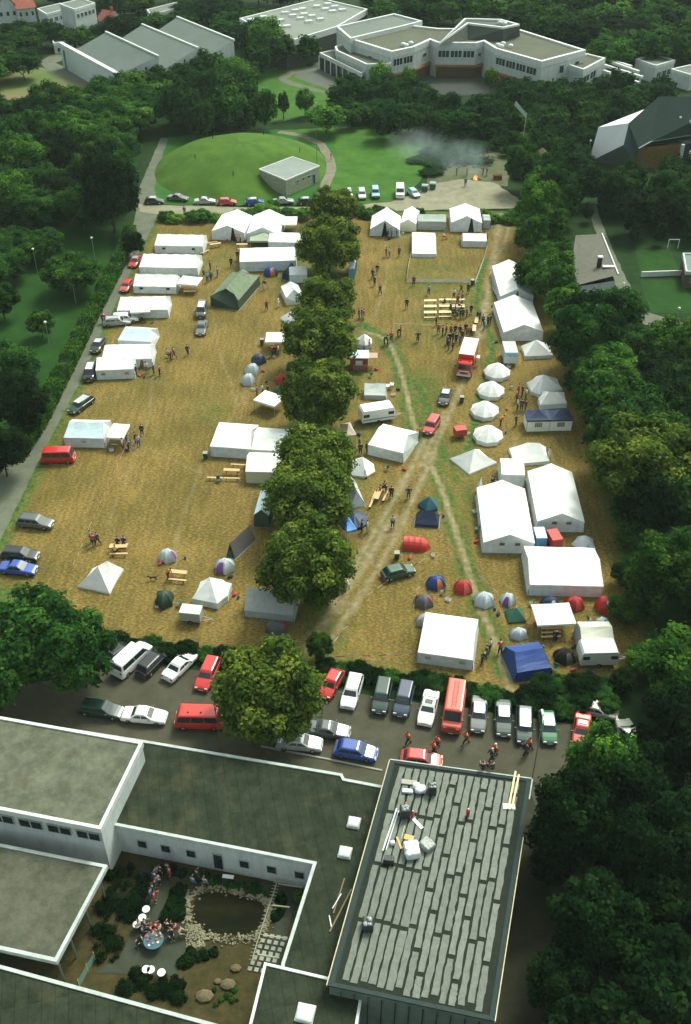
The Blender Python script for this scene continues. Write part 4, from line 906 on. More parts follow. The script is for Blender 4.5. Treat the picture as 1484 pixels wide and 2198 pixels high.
car(218, 1522, -12, 'estate', 'dgreen', 'dark green estate car at the left end of the lower row', G4)
car(310, 1535, -6, 'sedan', 'white', 'white saloon seen from the side in the lower row', G4)
t = car(428, 1542, 178, 'bus', 'fire', 'bright red minibus left of the big car park tree', G4, 'minibus', sc=1.08)
for i in (0, 1): MB().ball((.9-i*1.2, .3, 2.02), .1, 8, 5).build('beacon', PT['navy'], t)
car(704, 1566, -8, 'sedan', 'grey', 'dark grey saloon behind the silver one in the lower row', G4)
t = car(643, 1593, -6, 'sedan', 'silver', 'silver saloon with boxes on its boot right of the big tree', G4)
for i in range(3): MB().box((-1.9+.15*i, -.4+.4*i, 1.05), (.3, .3, .25), .4*i).build('box', WHITE, t)
car(764, 1611, -12, 'hatch', 'blue', 'blue hatchback right of the silver saloon', G4, sc=1.05)
car(905, 1629, -8, 'hatch', 'red', 'red hatchback just behind the felted roof', G4)
car(1426, 1718, -8, 'estate', 'black', 'black car with pale rear window at the right picture edge', roof=None)
car(975, 159, 8, 'hatch', 'white', 'white car in the yard of the white school')
car(1424, 86, 12, 'hatch', 'white', 'white car between trees in the far top right')
# red fire van with roof ladder
t = car(975, 1519, -101, 'bigvan', 'orange', 'red fire service van with roof ladder in the middle of the car park row', G3, 'van', name='fire_service_van')
m = MB(); [m.tube((-2.2, s*.22, 2.72), (1.2, s*.22, 2.72), .03) for s in (-1, 1)]; [m.tube((-2.2+.3*i, -.22, 2.72), (-2.2+.3*i, .22, 2.72), .02, n=4) for i in range(12)]; m.build('roof_ladder', mat('red_rack', (.45, .08, .05), .5), t)
MB().box((-2.84, 0, 1.55), (.04, 1.7, 1.3)).build('rear_door', mat('dull_door', (.38, .33, .24), .6), t)
# fire truck
b = P(1003, 775, 1.4); t = thing('fire_truck', 'red box fire truck with white roof and dark windscreen facing the camera', 'fire truck', (b.x, b.y, .05), R(-104)); red = PT['fire']
MB().box((-1.1, 0, 2.15), (5.6, 2.45, 2.5), 0).build('box_body', red, t)
MB().box((-1.1, 0, 3.42), (5.5, 2.35, .06)).build('roof', mat('pinkish_white_roof', (.80, .72, .68), .5), t)
m = MB(); m.loft([[(1.72, -1.15, .55), (3.25, -1.15, .55), (3.3, 0, .55), (3.25, 1.15, .55), (1.72, 1.15, .55)], [(1.72, -1.15, 1.6), (3.3, -1.13, 1.6), (3.36, 0, 1.6), (3.3, 1.13, 1.6), (1.72, 1.15, 1.6)], [(1.72, -1.1, 2.55), (3.02, -1.05, 2.55), (3.06, 0, 2.55), (3.02, 1.05, 2.55), (1.72, 1.1, 2.55)], [(1.8, -.95, 2.68), (2.8, -.9, 2.68), (2.82, 0, 2.68), (2.8, .9, 2.68), (1.8, .95, 2.68)]]); m.build('cab', red, t)
m = MB(); m.poly([(3.335, -.98, 1.68), (3.345, .0, 1.68), (3.335, .98, 1.68), (3.10, .9, 2.4), (3.12, 0, 2.4), (3.10, -.9, 2.4)]); m.build('windscreen', GLASS, t)
for s in (-1, 1):
    MB().box((2.45, s*1.145, 2.05), (.8, .02, .62)).build('side_window', GLASS, t); MB().box((3.35, s*.85, .98), (.06, .35, .22)).build('headlight', LAMPG, t); MB().box((3.1, s*1.42, 2.1), (.12, .3, .45)).build('wing_mirror', PLAST, t)
    MB().ball((2.4, s*.7, 2.78), .15, 8, 5).build('beacon', PT['navy'], t)
    for x in (2.5, -1.9): w_ = MB(); w_.tube((x, s*.85, .48), (x, s*1.18, .48), .48, n=16); o = w_.build('wheel', RUB, t); MB().tube((x, s*1.17, .48), (x, s*1.2, .48), .26, n=10).build('rim', CHROME, o)
    for i in range(3): MB().box((-3.0+1.75*i+.1, s*1.235, 1.9), (1.5, .02, 1.7)).build('locker_shutter', mat('shutter', (.42, .05, .04), .4, stretch=(.1, .1, 12)), t)
MB().box((3.36, 0, 1.36), (.04, 1.7, .13)).build('white_stripe', WHITE, t); MB().box((3.36, 0, .66), (.14, 2.2, .26)).build('bumper', mat('pale_bumper', (.7, .7, .68), .4), t); MB().box((3.36, 0, 1.12), (.03, 1.2, .2)).build('grille', PLAST, t)
MB().box((-.5, 0, .75), (6.2, 1.0, .3)).build('chassis', RUB, t)
m = MB(); m.add([(2.93, -.2, 2.62), (2.93, .2, 2.62), (2.99, 0, 2.45)], [(0, 1, 2)]); m.build('roof_sign', WHITE, t)
for i, (dx, dy) in enumerate([(-3.3, 1.9)]): MB().box((-1.5, 1.55, 1.3), (.9, .5, .5)).build('open_locker_tray', mat('pale_bumper', (.7, .7, .68), .4), t)

def trailer(x, y, deg, L, W, H, label, body, cover=None, z0=.45, bar=1.2, stripe=None, win=0, name='box_trailer', cat='trailer', arch=False, curved=False):
    b = P(x, y, z0+H/2); t = thing(name, label, cat, (b.x, b.y, .05), R(deg)); m = MB()
    if arch: m.loft([[(xx, W/2*math.cos(a), z0+H*max(.02, math.sin(a)**.6)) for a in [math.pi*k/10 for k in range(11)]] for xx in (-L/2, -L/2+.05, L/2-.05, L/2)], closed=True)
    elif curved: m.loft([[(sx*k[0]*L/2, -W/2, z0+k[1]*H) for sx, k in ((-1, (.96, 0)), (-1, (1, .35)), (-1, (.95, .85)), (-1, (.86, 1)), (1, (.84, 1)), (1, (.93, .85)), (1, (1, .4)), (1, (.93, 0)))], [(sx*k[0]*L/2, W/2, z0+k[1]*H) for sx, k in ((-1, (.96, 0)), (-1, (1, .35)), (-1, (.95, .85)), (-1, (.86, 1)), (1, (.84, 1)), (1, (.93, .85)), (1, (1, .4)), (1, (.93, 0)))]])
    else: m.box((0, 0, z0+H/2), (L, W, H), 0, .98)
    m.build('body', body, t)
    if cover: m = MB(); m.box((0, 0, z0+H+.03), (L*1.01, W*1.02, .07), 0, .96); m.build('cover', cover, t)
    m = MB(); m.tube((L/2, -.35, z0), (L/2+bar, 0, z0), .04); m.tube((L/2, .35, z0), (L/2+bar, 0, z0), .04); m.tube((L/2+bar*.9, 0, z0), (L/2+bar*.9, 0, 0), .03); m.build('drawbar', POLE, t)
    for s in (-1, 1): w_ = MB(); w_.tube((0, s*(W/2-.22), .32), (0, s*(W/2+.02), .32), .32, n=14); o = w_.build('wheel', RUB, t); MB().tube((0, s*(W/2+.01), .32), (0, s*(W/2+.04), .32), .18, n=8).build('rim', CHROME, o)
    if stripe: 
        for s in (-1, 1): MB().box((0, s*(W/2+.012), z0+H*.22), (L*.92, .02, H*.10)).build('side_stripe', stripe, t)
    for i in range(win):
        for s in (-1, 1):
            xx = -L/2+L*(i+.5)/win if win > 2 else (-1, 1)[i]*L*.36
            o = MB().box((xx, s*(W/2+.01), z0+H*.58), (L*.17, .03, H*.25)).build('window', GLASS, t)
    return t
trailer(411, 1317, -8, 2.4, 1.5, 1.25, 'grey canvas box trailer with drawbar at the bottom left of the field', mat('trailer_tarp', (.38, .38, .35), .8), mat('trailer_top', (.66, .66, .62), .8))
trailer(988, 926, 12, 1.7, 1.3, 1.0, 'small red trailer with ribbed cover left of the round tents', mat('dull_red', (.34, .04, .03), .5), RED, bar=.7)
trailer(1159, 1152, -88, 2.2, 1.35, 1.2, 'blue trailer with pale striped cover beside the largest marquee', mat('mid_blue', (.08, .22, .45), .5), mat('pale_blue_cover', (.30, .50, .70), .5, (.55, .66, .75), 3, stretch=(0, 6, 0)), bar=.7)
trailer(1190, 1157, -78, 2.2, 1.4, 1.3, 'red trailer beside the blue one in front of the right marquee', mat('dull_red', (.34, .04, .03), .5), RED, bar=.6)
t = trailer(1094, 757, -90, 3.8, 2.1, 1.9, 'white sales trailer with a sky blue front stripe below the marquees', mat('trailer_white', (.55, .62, .62), .5), mat('sage_roof', (.42, .50, .44), .6), bar=.8)
MB().box((1.91, 0, 1.95), (.02, 1.98, .55)).build('front_stripe', mat('sky_stripe', (.12, .33, .62), .5, (.4, .6, .75), 3), t)
t = trailer(809, 884, 16, 5.2, 2.15, 1.95, 'white caravan with two side windows and blue trim line beside the central trees', PT['white'], None, stripe=mat('caravan_trim', (.22, .30, .36), .5), win=2, name='caravan', cat='caravan', curved=True)
MB().box((-.6, .1, 2.42), (.7, .5, .08)).build('roof_hatch', PLATE, t)
t = trailer(1284, 1400, 2, 4.2, 2.1, 1.9, 'white caravan with awning half under the wood in the bottom right of the field', mat('caravan_cream', (.62, .65, .60), .5), None, win=2, name='caravan', cat='caravan', curved=True)
tent((1243, 1397), (1312, 1397), 2.6, 'cream canvas caravan awning behind the right caravan', roof=mat('pale_cream_canvas', (.62, .62, .52), .8), wall=GREYC, wh=1.9, rh=2.5, name='caravan_awning', cat='awning')
# portable toilets
for i in range(5):
    a = P(755, 598+0); t = thing('portable_toilet', 'pale blue portable toilet cabin in the row right of the first central tree', 'portable toilet', (a.x+.12*i, a.y+i*1.28, .04), 0, 'row of portable toilets')
    MB().box((0, 0, 1.08), (1.1, 1.16, 2.16)).build('cabin', mat('toilet_teal', (.12, .28, .36), .5), t); m = MB(); m.loft([[(-.57, -.6, 2.16), (.57, -.6, 2.16), (.57, .6, 2.16), (-.57, .6, 2.16)], [(-.4, -.42, 2.36), (.4, -.42, 2.36), (.4, .42, 2.36), (-.4, .42, 2.36)]]); m.build('roof', mat('toilet_roof', (.62, .70, .74), .4), t)
    MB().box((.56, 0, 1.05), (.03, .7, 1.85)).build('door', mat('toilet_door', (.2, .38, .45), .5), t)
# kiosk
b = P(775, 797); t = thing('red_kiosk', 'red timber hut with white roof and railing right of the third central tree', 'hut', (b.x, b.y+1, .04))
MB().box((-.3, .4, 1.1), (2.8, 2.0, 2.2)).build('wall', mat('red_brown_wall', (.24, .05, .035), .7), t); MB().box((-.3, .3, 2.28), (3.2, 2.6, .12)).build('roof', BLUEW, t)
MB().box((1.9, .6, 1.9), (1.5, 1.7, .08)).build('awning', mat('rose_canvas', (.45, .30, .24), .8), t); m = MB(); [m.box((-1.2+.22*i, -.9, .5), (.06, .05, 1.0)) for i in range(13)]; m.box((.12, -.9, 1.0), (2.8, .06, .06)); m.build('railing', mat('rail_wood', (.5, .32, .2), .7), t); MB().box((-.3, -.62, 1.2), (1.1, .05, .9)).build('window', WALLC, t)
# bins
for x, y, l in [(442, 985, 'dark wheelie bin at the left end of the large white marquee'), (563, 740, 'dark wheelie bin beside the white party canopy'), (1014, 612, 'dark wheelie bin at the corner of the white fence'), (991, 864, 'dark wheelie bin between the round tents and black car'), (852, 1200, 'dark wheelie bin behind the green hatchback')]: bin_(x, y, l)
# ---------------------------------------------------------------- beer tables and benches
for i, (x, y, k) in enumerate([(924, 648, 't'), (956, 646, 't'), (924, 655, 'b'), (956, 653, 'b'), (924, 661, 't'), (956, 660, 't'), (924, 668, 'b'), (956, 667, 'b'), (924, 674, 't'), (956, 673, 't'), (924, 681, 'b'), (956, 679, 'b'), (984, 661, 't'), (984, 654, 'b'), (984, 646, 't')]):
    beer(x, y, 2, 'pale wooden beer table in the block beside the crowd' if k == 't' else 'pale wooden beer bench in the block beside the crowd', k, 'beer tables set in a block' if k == 't' else 'beer benches set in a block', PALEW)
beer(498, 1012, -4, 'orange wooden beer table alone by the cream walled tent'); beer(462, 1025, -3, 'orange beer bench left of the lone beer table', 'b'); beer(498, 1026, -3, 'orange beer bench in front of the lone beer table', 'b'); beer(513, 997, -6, 'orange beer bench behind the lone beer table, against the tent', 'b')
beer(255, 1176, 2, 'beer table with people seated in the left field'); beer(255, 1188, 2, 'beer bench in front of the table with seated people', 'b'); beer(256, 1168, 2, 'beer bench behind the table with seated people', 'b')
beer(383, 1231, -8, 'beer table near the person in red', 't'); beer(381, 1244, -8, 'beer bench in front of the table near the person in red', 'b')
for dx, k, l in [(0, 'b', 'left beer bench of the set beside the two track ruts'), (9, 't', 'beer table with a blue cloth end beside the two track ruts'), (24, 'b', 'right beer bench of the set beside the two track ruts')]:
    beer(803+dx, 1064, 74, l+', far half', k); beer(798+dx, 1078, 74, l+', near half', k) if k == 'b' and dx == 0 else None
beer(1018, 707, 80, 'pale beer table end on behind the fire truck', 't', None, PALEW); beer(1023, 690, 80, 'orange beer table beside the blue dressed person', 't')
for i in range(3): beer(1183, 1366-i*9, 3, 'orange beer bench under the canopy among the dome tents, %s' % ('front', 'middle', 'back')[i], 'b')
for i, y in enumerate((640, 628, 622)[:2]): beer(408, 628-i*5, 2, 'orange beer table under the small canopy at the vented tent, %s' % ('front', 'back')[i], 't')
for x, y, d, k, l in [(455, 520, 20, 'b', 'orange beer bench slanting beside the top left ridge tent'), (463, 526, 22, 't', 'pale beer table slanting between the vented tent and the marquee'), (440, 540, 50, 'b', 'pale bench leaning at the end of the top left ridge tent'), (520, 527, 0, 't', 'beer table left of the olive awning'), (522, 534, 0, 'b', 'beer bench left of the olive awning')]: beer(x, y, d, l, k)
for i, (x, y) in enumerate([(832, 831), (841, 828)]): beer(x, y, 80, 'small white camping table, %s one, behind the caravan' % ('left', 'right')[i], 't', None, WHITE).scale = (.35, 1, 1)

# ---------------------------------------------------------------- fences and tapes
tape([P(882, 550), P(876, 580), P(873, 605)], 'white fence band left of the flat topped tent', .8, wid=.6); tape([P(873, 607), P(912, 607), P(960, 607), P(1010, 607)], 'white fence band running across the upper right field', .8, wid=.5)
tape([P(1050, 500), P(1046, 530), P(1040, 555), P(1030, 583), P(1020, 610)], 'white fence band curving along the right track', .95, wid=.85)
tape([P(1061, 578), P(1056, 600), P(1058, 625), P(1066, 640), P(1074, 645)], 'white fence band beside the upper marquee of the pair', .9, wid=.4)
tape([P(275, 960), P(235, 1050), P(195, 1140), P(160, 1222)], 'long tape line across the left field', .9, wid=.10, m=mat('pale_tape', (.62, .52, .40), .7), striped=True)
tape([P(146, 958), P(210, 960), P(268, 963)], 'tape line in front of the pale blue roofed tent', .8, wid=.08, striped=True)
tape([P(790, 1285), P(850, 1240), P(910, 1210), P(962, 1193)], 'red and white tape behind the green hatchback', .7, striped=True); tape([P(966, 1198), P(1000, 1225), P(1040, 1252), P(1068, 1280), P(1082, 1330)], 'red and white tape along the dome tents', .7, striped=True)
tape([P(700, 1418), P(760, 1416), P(830, 1415), P(895, 1412)], 'red and white tape along the lower edge of the field', .7, striped=True); tape([P(718, 1385), P(735, 1360), P(760, 1340)], 'short tape line beside the lower track', .6, striped=True)
tape([P(918, 1250), P(893, 1275), P(888, 1310), P(892, 1345)], 'tape line curving round the two grey tents', .7, striped=True); tape([P(838, 738), P(842, 718), P(846, 700), P(880, 698), P(935, 703)], 'white tape round the waiting crowd', .5, wid=.06)
tape([P(1128, 1020), P(1133, 1080), P(1142, 1140)], 'striped tape between the two large lower marquees', .7, striped=True)

# ---------------------------------------------------------------- people
GP = 'people standing about the camp'
PEOPLE = [
 (397, 462, 90, 'stand', 'blue', 'grey', 'walking up from the field to the gravel track'), (481, 513, 0, 'stand', 'black', 'black', 'in the doorway of the top left marquee'),
 (508, 523, 0, 'stand', 'orange', 'navy', 'at the left of the olive awning'), (517, 524, 180, 'talk', 'orange', 'black', 'beside the other orange jacket near the olive awning'),
 (497, 573, -60, 'stand', 'black', 'black', 'between the vented tent and the long ridge tent'), (511, 558, 90, 'stand', 'black', 'navy', 'at the left corner of the long ridge tent'),
 (452, 581, 0, 'stand', 'black', 'black', 'furthest in the group above the car in mid field'), (438, 596, 20, 'walk', 'grey', 'black', 'leftmost in the group above the car in mid field'),
 (446, 606, 90, 'stand', 'ltblue', 'jeans', 'nearest in the group above the car in mid field'), (454, 602, 150, 'stand', 'green', 'black', 'in green in the group above the car in mid field'), (468, 594, 180, 'stand', 'grey', 'jeans', 'rightmost in the group above the car in mid field'),
 (569, 622, -90, 'stand', 'black', 'white', 'right of the army tent'), (573, 666, -80, 'walk', 'red', 'black', 'right of the army tent, nearer the camera'), (598, 660, 170, 'stand', 'white', 'white', 'all in white near the central trees'),
 (221, 694, 0, 'talk', 'black', 'black', 'left of the silver estate by the path'), (229, 693, 180, 'bend', 'red', 'black', 'at the open boot of the silver estate'),
 (306, 688, -90, 'sit', 'beige', 'black', 'sitting under the canopy of the wide ridge tent'), (294, 806, 0, 'stand', 'black', 'black', 'in the doorway beside the orange windows'), (316, 800, -90, 'stand', 'white', 'grey', 'at the brown doorway of the left tent'),
 (331, 804, 0, 'talk', 'navy', 'black', 'beside the red jacket at the left tent'), (344, 806, 180, 'akimbo', 'red', 'black', 'in front of the left tent'), (360, 766, -40, 'sit', 'beige', 'black', 'leftmost of the group in the middle of the left field'),
 (367, 772, 0, 'bend', 'orange', 'black', 'in the middle of the group in the left field'), (375, 769, 180, 'walk', 'grey', 'navy', 'right in the group in the middle of the left field'), (404, 763, 90, 'walk', 'black', 'navy', 'alone right of the mid field group'),
 (306, 935, -90, 'stand', 'navy', 'navy', 'alone, furthest right of the pale blue roofed tent'), (292, 952, 0, 'stand', 'black', 'black', 'in front of the small canopy beside the pale blue tent'), (299, 959, 120, 'stand', 'pale', 'jeans', 'beside the black dressed one at the left canopy'),
 (265, 965, 0, 'stand', 'white', 'black', 'under the left canopy edge'), (273, 952, 180, 'stand', 'black', 'jeans', 'at the right corner of the left canopy'), (277, 968, 0, 'bend', 'blue', 'navy', 'crouching at the top end of the long tape line'),
 (552, 851, 0, 'stand', 'grey', 'black', 'left of three above the square party canopy'), (564, 849, 180, 'stand', 'white', 'black', 'middle of three above the square party canopy'), (576, 849, 0, 'stand', 'black', 'black', 'right of three above the square party canopy'),
 (585, 764, 0, 'stand', 'orange', 'black', 'left one under the canopy by the third tree'), (591, 765, 90, 'stand', 'black', 'black', 'in the middle under the canopy by the third tree'), (598, 763, 180, 'stand', 'white', 'jeans', 'under the right side of the canopy by the third tree'),
 (197, 1165, 0, 'stand', 'grey', 'navy', 'left of three beside the long tape line'), (203, 1172, 90, 'talk', 'red', 'navy', 'nearest of three beside the long tape line'), (212, 1169, 160, 'walk', 'black', 'black', 'right of three beside the long tape line'),
 (249, 1190, 90, 'sit', 'yellow', 'black', 'back to the camera at the left field table'), (255, 1171, -90, 'sit', 'black', 'navy', 'sitting behind the left field table, left one'), (268, 1170, -90, 'sit', 'navy', 'black', 'sitting behind the left field table, right one'),
 (362, 1245, 0, 'bend', 'orange', 'black', 'leaning at the end of the table beside the dog'), (788, 1143, 0, 'stand', 'pale', 'ltblue', 'small figure right of the bright blue canopy'), (777, 1142, 0, 'stand', 'black', 'black', 'beside the bright blue canopy'),
 (843, 1133, -90, 'stand', 'pale', 'black', 'on the track ruts in mid right field'), (744, 1267, 20, 'walk', 'white', 'white', 'all in white under the nearest row tree'), (877, 1070, -90, 'akimbo', 'black', 'navy', 'right of the track above the dark tents'), (840, 1069, -90, 'stand', 'black', 'black', 'beside the bench set by the track'),
 (817, 1060, 180, 'sit', 'red', 'black', 'in red at the bench set by the track'), (826, 1052, 180, 'sit', 'black', 'black', 'seated furthest at the bench set by the track'), (829, 1063, 180, 'stand', 'black', 'grey', 'standing behind the bench set by the track'),
 (833, 512, 0, 'stand', 'black', 'black', 'in front of the arched marquee, left one'), (841, 511, 180, 'stand', 'grey', 'black', 'in front of the arched marquee, right one'), (852, 508, 0, 'stand', 'ltblue', 'jeans', 'at the right corner of the arched marquee'),
 (829, 551, 0, 'stand', 'black', 'black', 'left of the pair below the arched marquee'), (836, 552, 180, 'stand', 'pale', 'black', 'right of the pair below the arched marquee'), (857, 550, -90, 'stand', 'grey', 'black', 'alone right of the pair below the arched marquee'),
 (800, 598, 30, 'walk', 'navy', 'navy', 'left one above the portable toilets path'), (810, 588, -90, 'stand', 'black', 'grey', 'furthest of the four right of the portable toilets'), (804, 613, 40, 'stand', 'navy', 'black', 'third of the four right of the portable toilets'), (816, 632, -60, 'walk', 'black', 'navy', 'nearest of the four right of the portable toilets'),
 (888, 613, -90, 'stand', 'red', 'black', 'in red at the white fence band'), (920, 633, -90, 'walk', 'ltblue', 'black', 'in light blue below the white fence band'), (990, 629, 180, 'walk', 'green', 'black', 'striding below the white fence band'), (1005, 629, -90, 'stand', 'black', 'black', 'at the fence corner near the bin'),
 (873, 662, -90, 'stand', 'black', 'black', 'alone left of the beer table block'), (897, 734, -90, 'akimbo', 'black', 'navy', 'alone left of the crowd with hands on hips'), (952, 513, 0, 'sit', 'white', 'red', 'sitting in white left of the tall gabled marquee'),
 (771, 684, 0, 'stand', 'black', 'black', 'left one beside the second central tree, right side'), (777, 683, 0, 'stand', 'black', 'grey', 'middle one beside the second central tree, right side'), (782, 686, 180, 'stand', 'red', 'pale', 'in red beside the second central tree, right side'),
 (854, 724, 0, 'bend', 'black', 'navy', 'left of the two at the bend of the white tape'), (860, 721, 180, 'stand', 'orange', 'black', 'right of the two at the bend of the white tape'), (840, 734, 90, 'stand', 'orange', 'black', 'on the upper footpath'), (825, 741, 0, 'bend', 'black', 'black', 'lower left on the upper footpath'), (832, 742, 0, 'stand', 'grey', 'black', 'beside the crouching one on the upper footpath'),
 (793, 752, 0, 'stand', 'orange', 'pale', 'beside the small white tent at the third tree'), (772, 962, 0, 'stand', 'green', 'black', 'behind the angled ridge tent, in green'), (774, 975, 90, 'stand', 'black', 'black', 'left of the angled ridge tent'), (787, 972, 0, 'stand', 'navy', 'black', 'at the left corner of the angled ridge tent'),
 (895, 947, 180, 'akimbo', 'white', 'black', 'in a white shirt beside the red off road car'), (901, 940, 180, 'stand', 'orange', 'black', 'behind the white shirt at the red off road car'),
 (1110, 880, 0, 'stand', 'pale', 'black', 'front left in the group at the navy canopy'), (1119, 881, 90, 'stand', 'black', 'black', 'front middle in the group at the navy canopy'), (1128, 882, 180, 'stand', 'black', 'navy', 'front right in the group at the navy canopy'), (1109, 862, 0, 'stand', 'red', 'black', 'in red in the group at the navy canopy'), (1112, 848, 0, 'stand', 'red', 'black', 'furthest left in the group at the navy canopy'), (1121, 850, 180, 'stand', 'black', 'black', 'at the back of the group at the navy canopy'), (1129, 857, 180, 'stand', 'white', 'black', 'in white in the group at the navy canopy'),
 (1107, 914, 0, 'talk', 'black', 'navy', 'alone left of the navy double canopy'), (1074, 915, 0, 'bend', 'orange', 'black', 'right of the third round tent'), (1178, 986, 0, 'stand', 'pale', 'white', 'small figure between the wide pyramid tent and right marquee'),
 (1056, 1041, 0, 'sit', 'black', 'black', 'sitting behind the largest marquee'), (1043, 1412, 0, 'stand', 'black', 'black', 'in the middle of the group on the lower footpath'), (1051, 1399, 180, 'talk', 'pale', 'black', 'furthest in the group on the lower footpath'), (1034, 1424, 0, 'bend', 'black', 'black', 'nearest in the group on the lower footpath'), (1073, 1404, 90, 'bend', 'red', 'black', 'crouching in red on the lower footpath'), (1190, 1378, 90, 'stand', 'navy', 'black', 'in front of the canopy among the dome tents'),
 (876, 1598, 200, 'walk', 'orange', 'black', 'walking alone on the car park, leftmost'), (931, 1619, 200, 'walk', 'orange', 'black', 'walking in front of another on the car park'), (939, 1607, 210, 'walk', 'orange', 'navy', 'walking just behind another on the car park'), (1000, 1597, 190, 'walk', 'orange', 'black', 'tall figure walking below the red fire van'), (1062, 1624, 200, 'walk', 'orange', 'navy', 'with a white cap on the car park'), (1055, 1634, 200, 'walk', 'black', 'black', 'walking beside the white cap on the car park'), (1136, 1612, 180, 'walk', 'orange', 'black', 'behind the blackish green estate'), (1128, 1622, 200, 'walk', 'black', 'black', 'in black near the lamp post'),
 (1046, 349, 0, 'akimbo', 'orange', 'red', 'in bright orange beside the bonfire'), (1037, 375, 180, 'stand', 'black', 'black', 'right of the bonfire, left one'), (1045, 377, 180, 'stand', 'black', 'red', 'right of the bonfire, right one'), (999, 400, 90, 'stand', 'blue', 'navy', 'in blue in front of the bonfire'), (980, 376, 0, 'stand', 'navy', 'black', 'left of the bonfire, further left'), (1002, 376, 0, 'stand', 'grey', 'black', 'just left of the bonfire'), (711, 343, 0, 'stand', 'orange', 'orange', 'in orange on the curved mound path'), (298, 384, 90, 'walk', 'black', 'black', 'walking on the side path above the gravel track'),
]
for x, y, d, p, a, b, l in PEOPLE:
    verb = {'stand': 'standing', 'walk': 'striding', 'sit': 'seated', 'bend': 'leaning', 'akimbo': 'arms akimbo', 'talk': 'gesturing'}[p]
    person(x, y, d, p, a, b, 'person in %s top %s, %s' % (a, verb, l), GP, hair='white' if 'white cap' in l else None, sc=1.16)
CR = 'crowd waiting behind the fire truck'
cr = random.Random(4)
for i, (x, y, c) in enumerate([(941, 716, 'orange'), (950, 721, 'black'), (958, 717, 'orange'), (968, 719, 'orange'), (977, 718, 'black'), (987, 720, 'black'), (999, 715, 'black'), (1003, 722, 'orange'), (1010, 721, 'orange'), (936, 699, 'black'),
    (963, 750, 'navy'), (972, 752, 'black'), (979, 737, 'black'), (972, 734, 'black'), (987, 740, 'green'), (965, 736, 'black'), (960, 742, 'navy'), (992, 730, 'black')]):
    person(x, y, cr.uniform(-180, 180), cr.choice(['stand', 'stand', 'talk', 'akimbo']), c, cr.choice(['black', 'navy']), 'person in %s jacket standing in the crowd behind the fire truck' % c, CR, sc=1.14)
for i, (x, y, c) in enumerate([(955, 655, 'black'), (974, 641, 'white'), (982, 653, 'red'), (992, 648, 'red'), (972, 681, 'green'), (981, 683, 'black'), (988, 684, 'black'), (994, 683, 'green'), (1002, 681, 'green'), (977, 674, 'black'), (990, 672, 'black'), (1011, 674, 'black'), (985, 664, 'black'), (967, 671, 'black')]):
    person(x, y, cr.uniform(-180, 180), cr.choice(['stand', 'sit', 'stand', 'talk']), c, cr.choice(['black', 'navy']), 'person in %s top at the right end of the beer table block' % c, 'people at the beer table block', sc=1.12)
for x, y, c, l in [(1024, 687, 'black', 'at the far end of the pale table'), (1029, 689, 'navy', 'right of the pale table'), (1036, 697, 'grey', 'left of three onlookers'), (1039, 708, 'blue', 'bright blue trousers'), (1047, 698, 'green', 'middle of three onlookers'), (1052, 697, 'black', 'right of three onlookers')]:
    person(x, y, cr.uniform(-180, 180), 'stand', c, 'jeans' if c == 'blue' else 'black', 'person in %s top, %s, beside the right track' % (c, l), 'people beside the track', sc=1.14)
# dog
N_ = [((0, 0, .48), .11), ((.3, 0, .50), .13), ((.48, 0, .62), .07), ((.6, 0, .74), .075), ((.76, 0, .70), .04), ((-.3, 0, .47), .09), ((-.45, 0, .55), .03), ((-.62, 0, .62), .02)]; E_ = [(0, 1), (1, 2), (2, 3), (3, 4), (0, 5), (5, 6), (6, 7)]
for s in (-1, 1):
    i = len(N_); N_ += [((.32, s*.09, .38), .05), ((.31, s*.09, .2), .03), ((.33, s*.09, .03), .03)]; E_ += [(1, i), (i, i+1), (i+1, i+2)]
    i = len(N_); N_ += [((-.28, s*.09, .36), .06), ((-.22, s*.09, .24), .04), ((-.38, s*.09, .16), .025), ((-.36, s*.09, .03), .028)]; E_ += [(5, i), (i, i+1), (i+1, i+2), (i+2, i+3)]
    i = len(N_); N_ += [((.57, s*.05, .84), .02)]; E_ += [(3, i)]
dg = link('dog', skin_mesh('dog', N_, E_, CLOTH['black']), None, 'black dog standing left of the person leaning at the table', 'dog'); dg.location = P(330, 1246, 0); dg.location.z = .04; dg.rotation_euler.z = R(190)

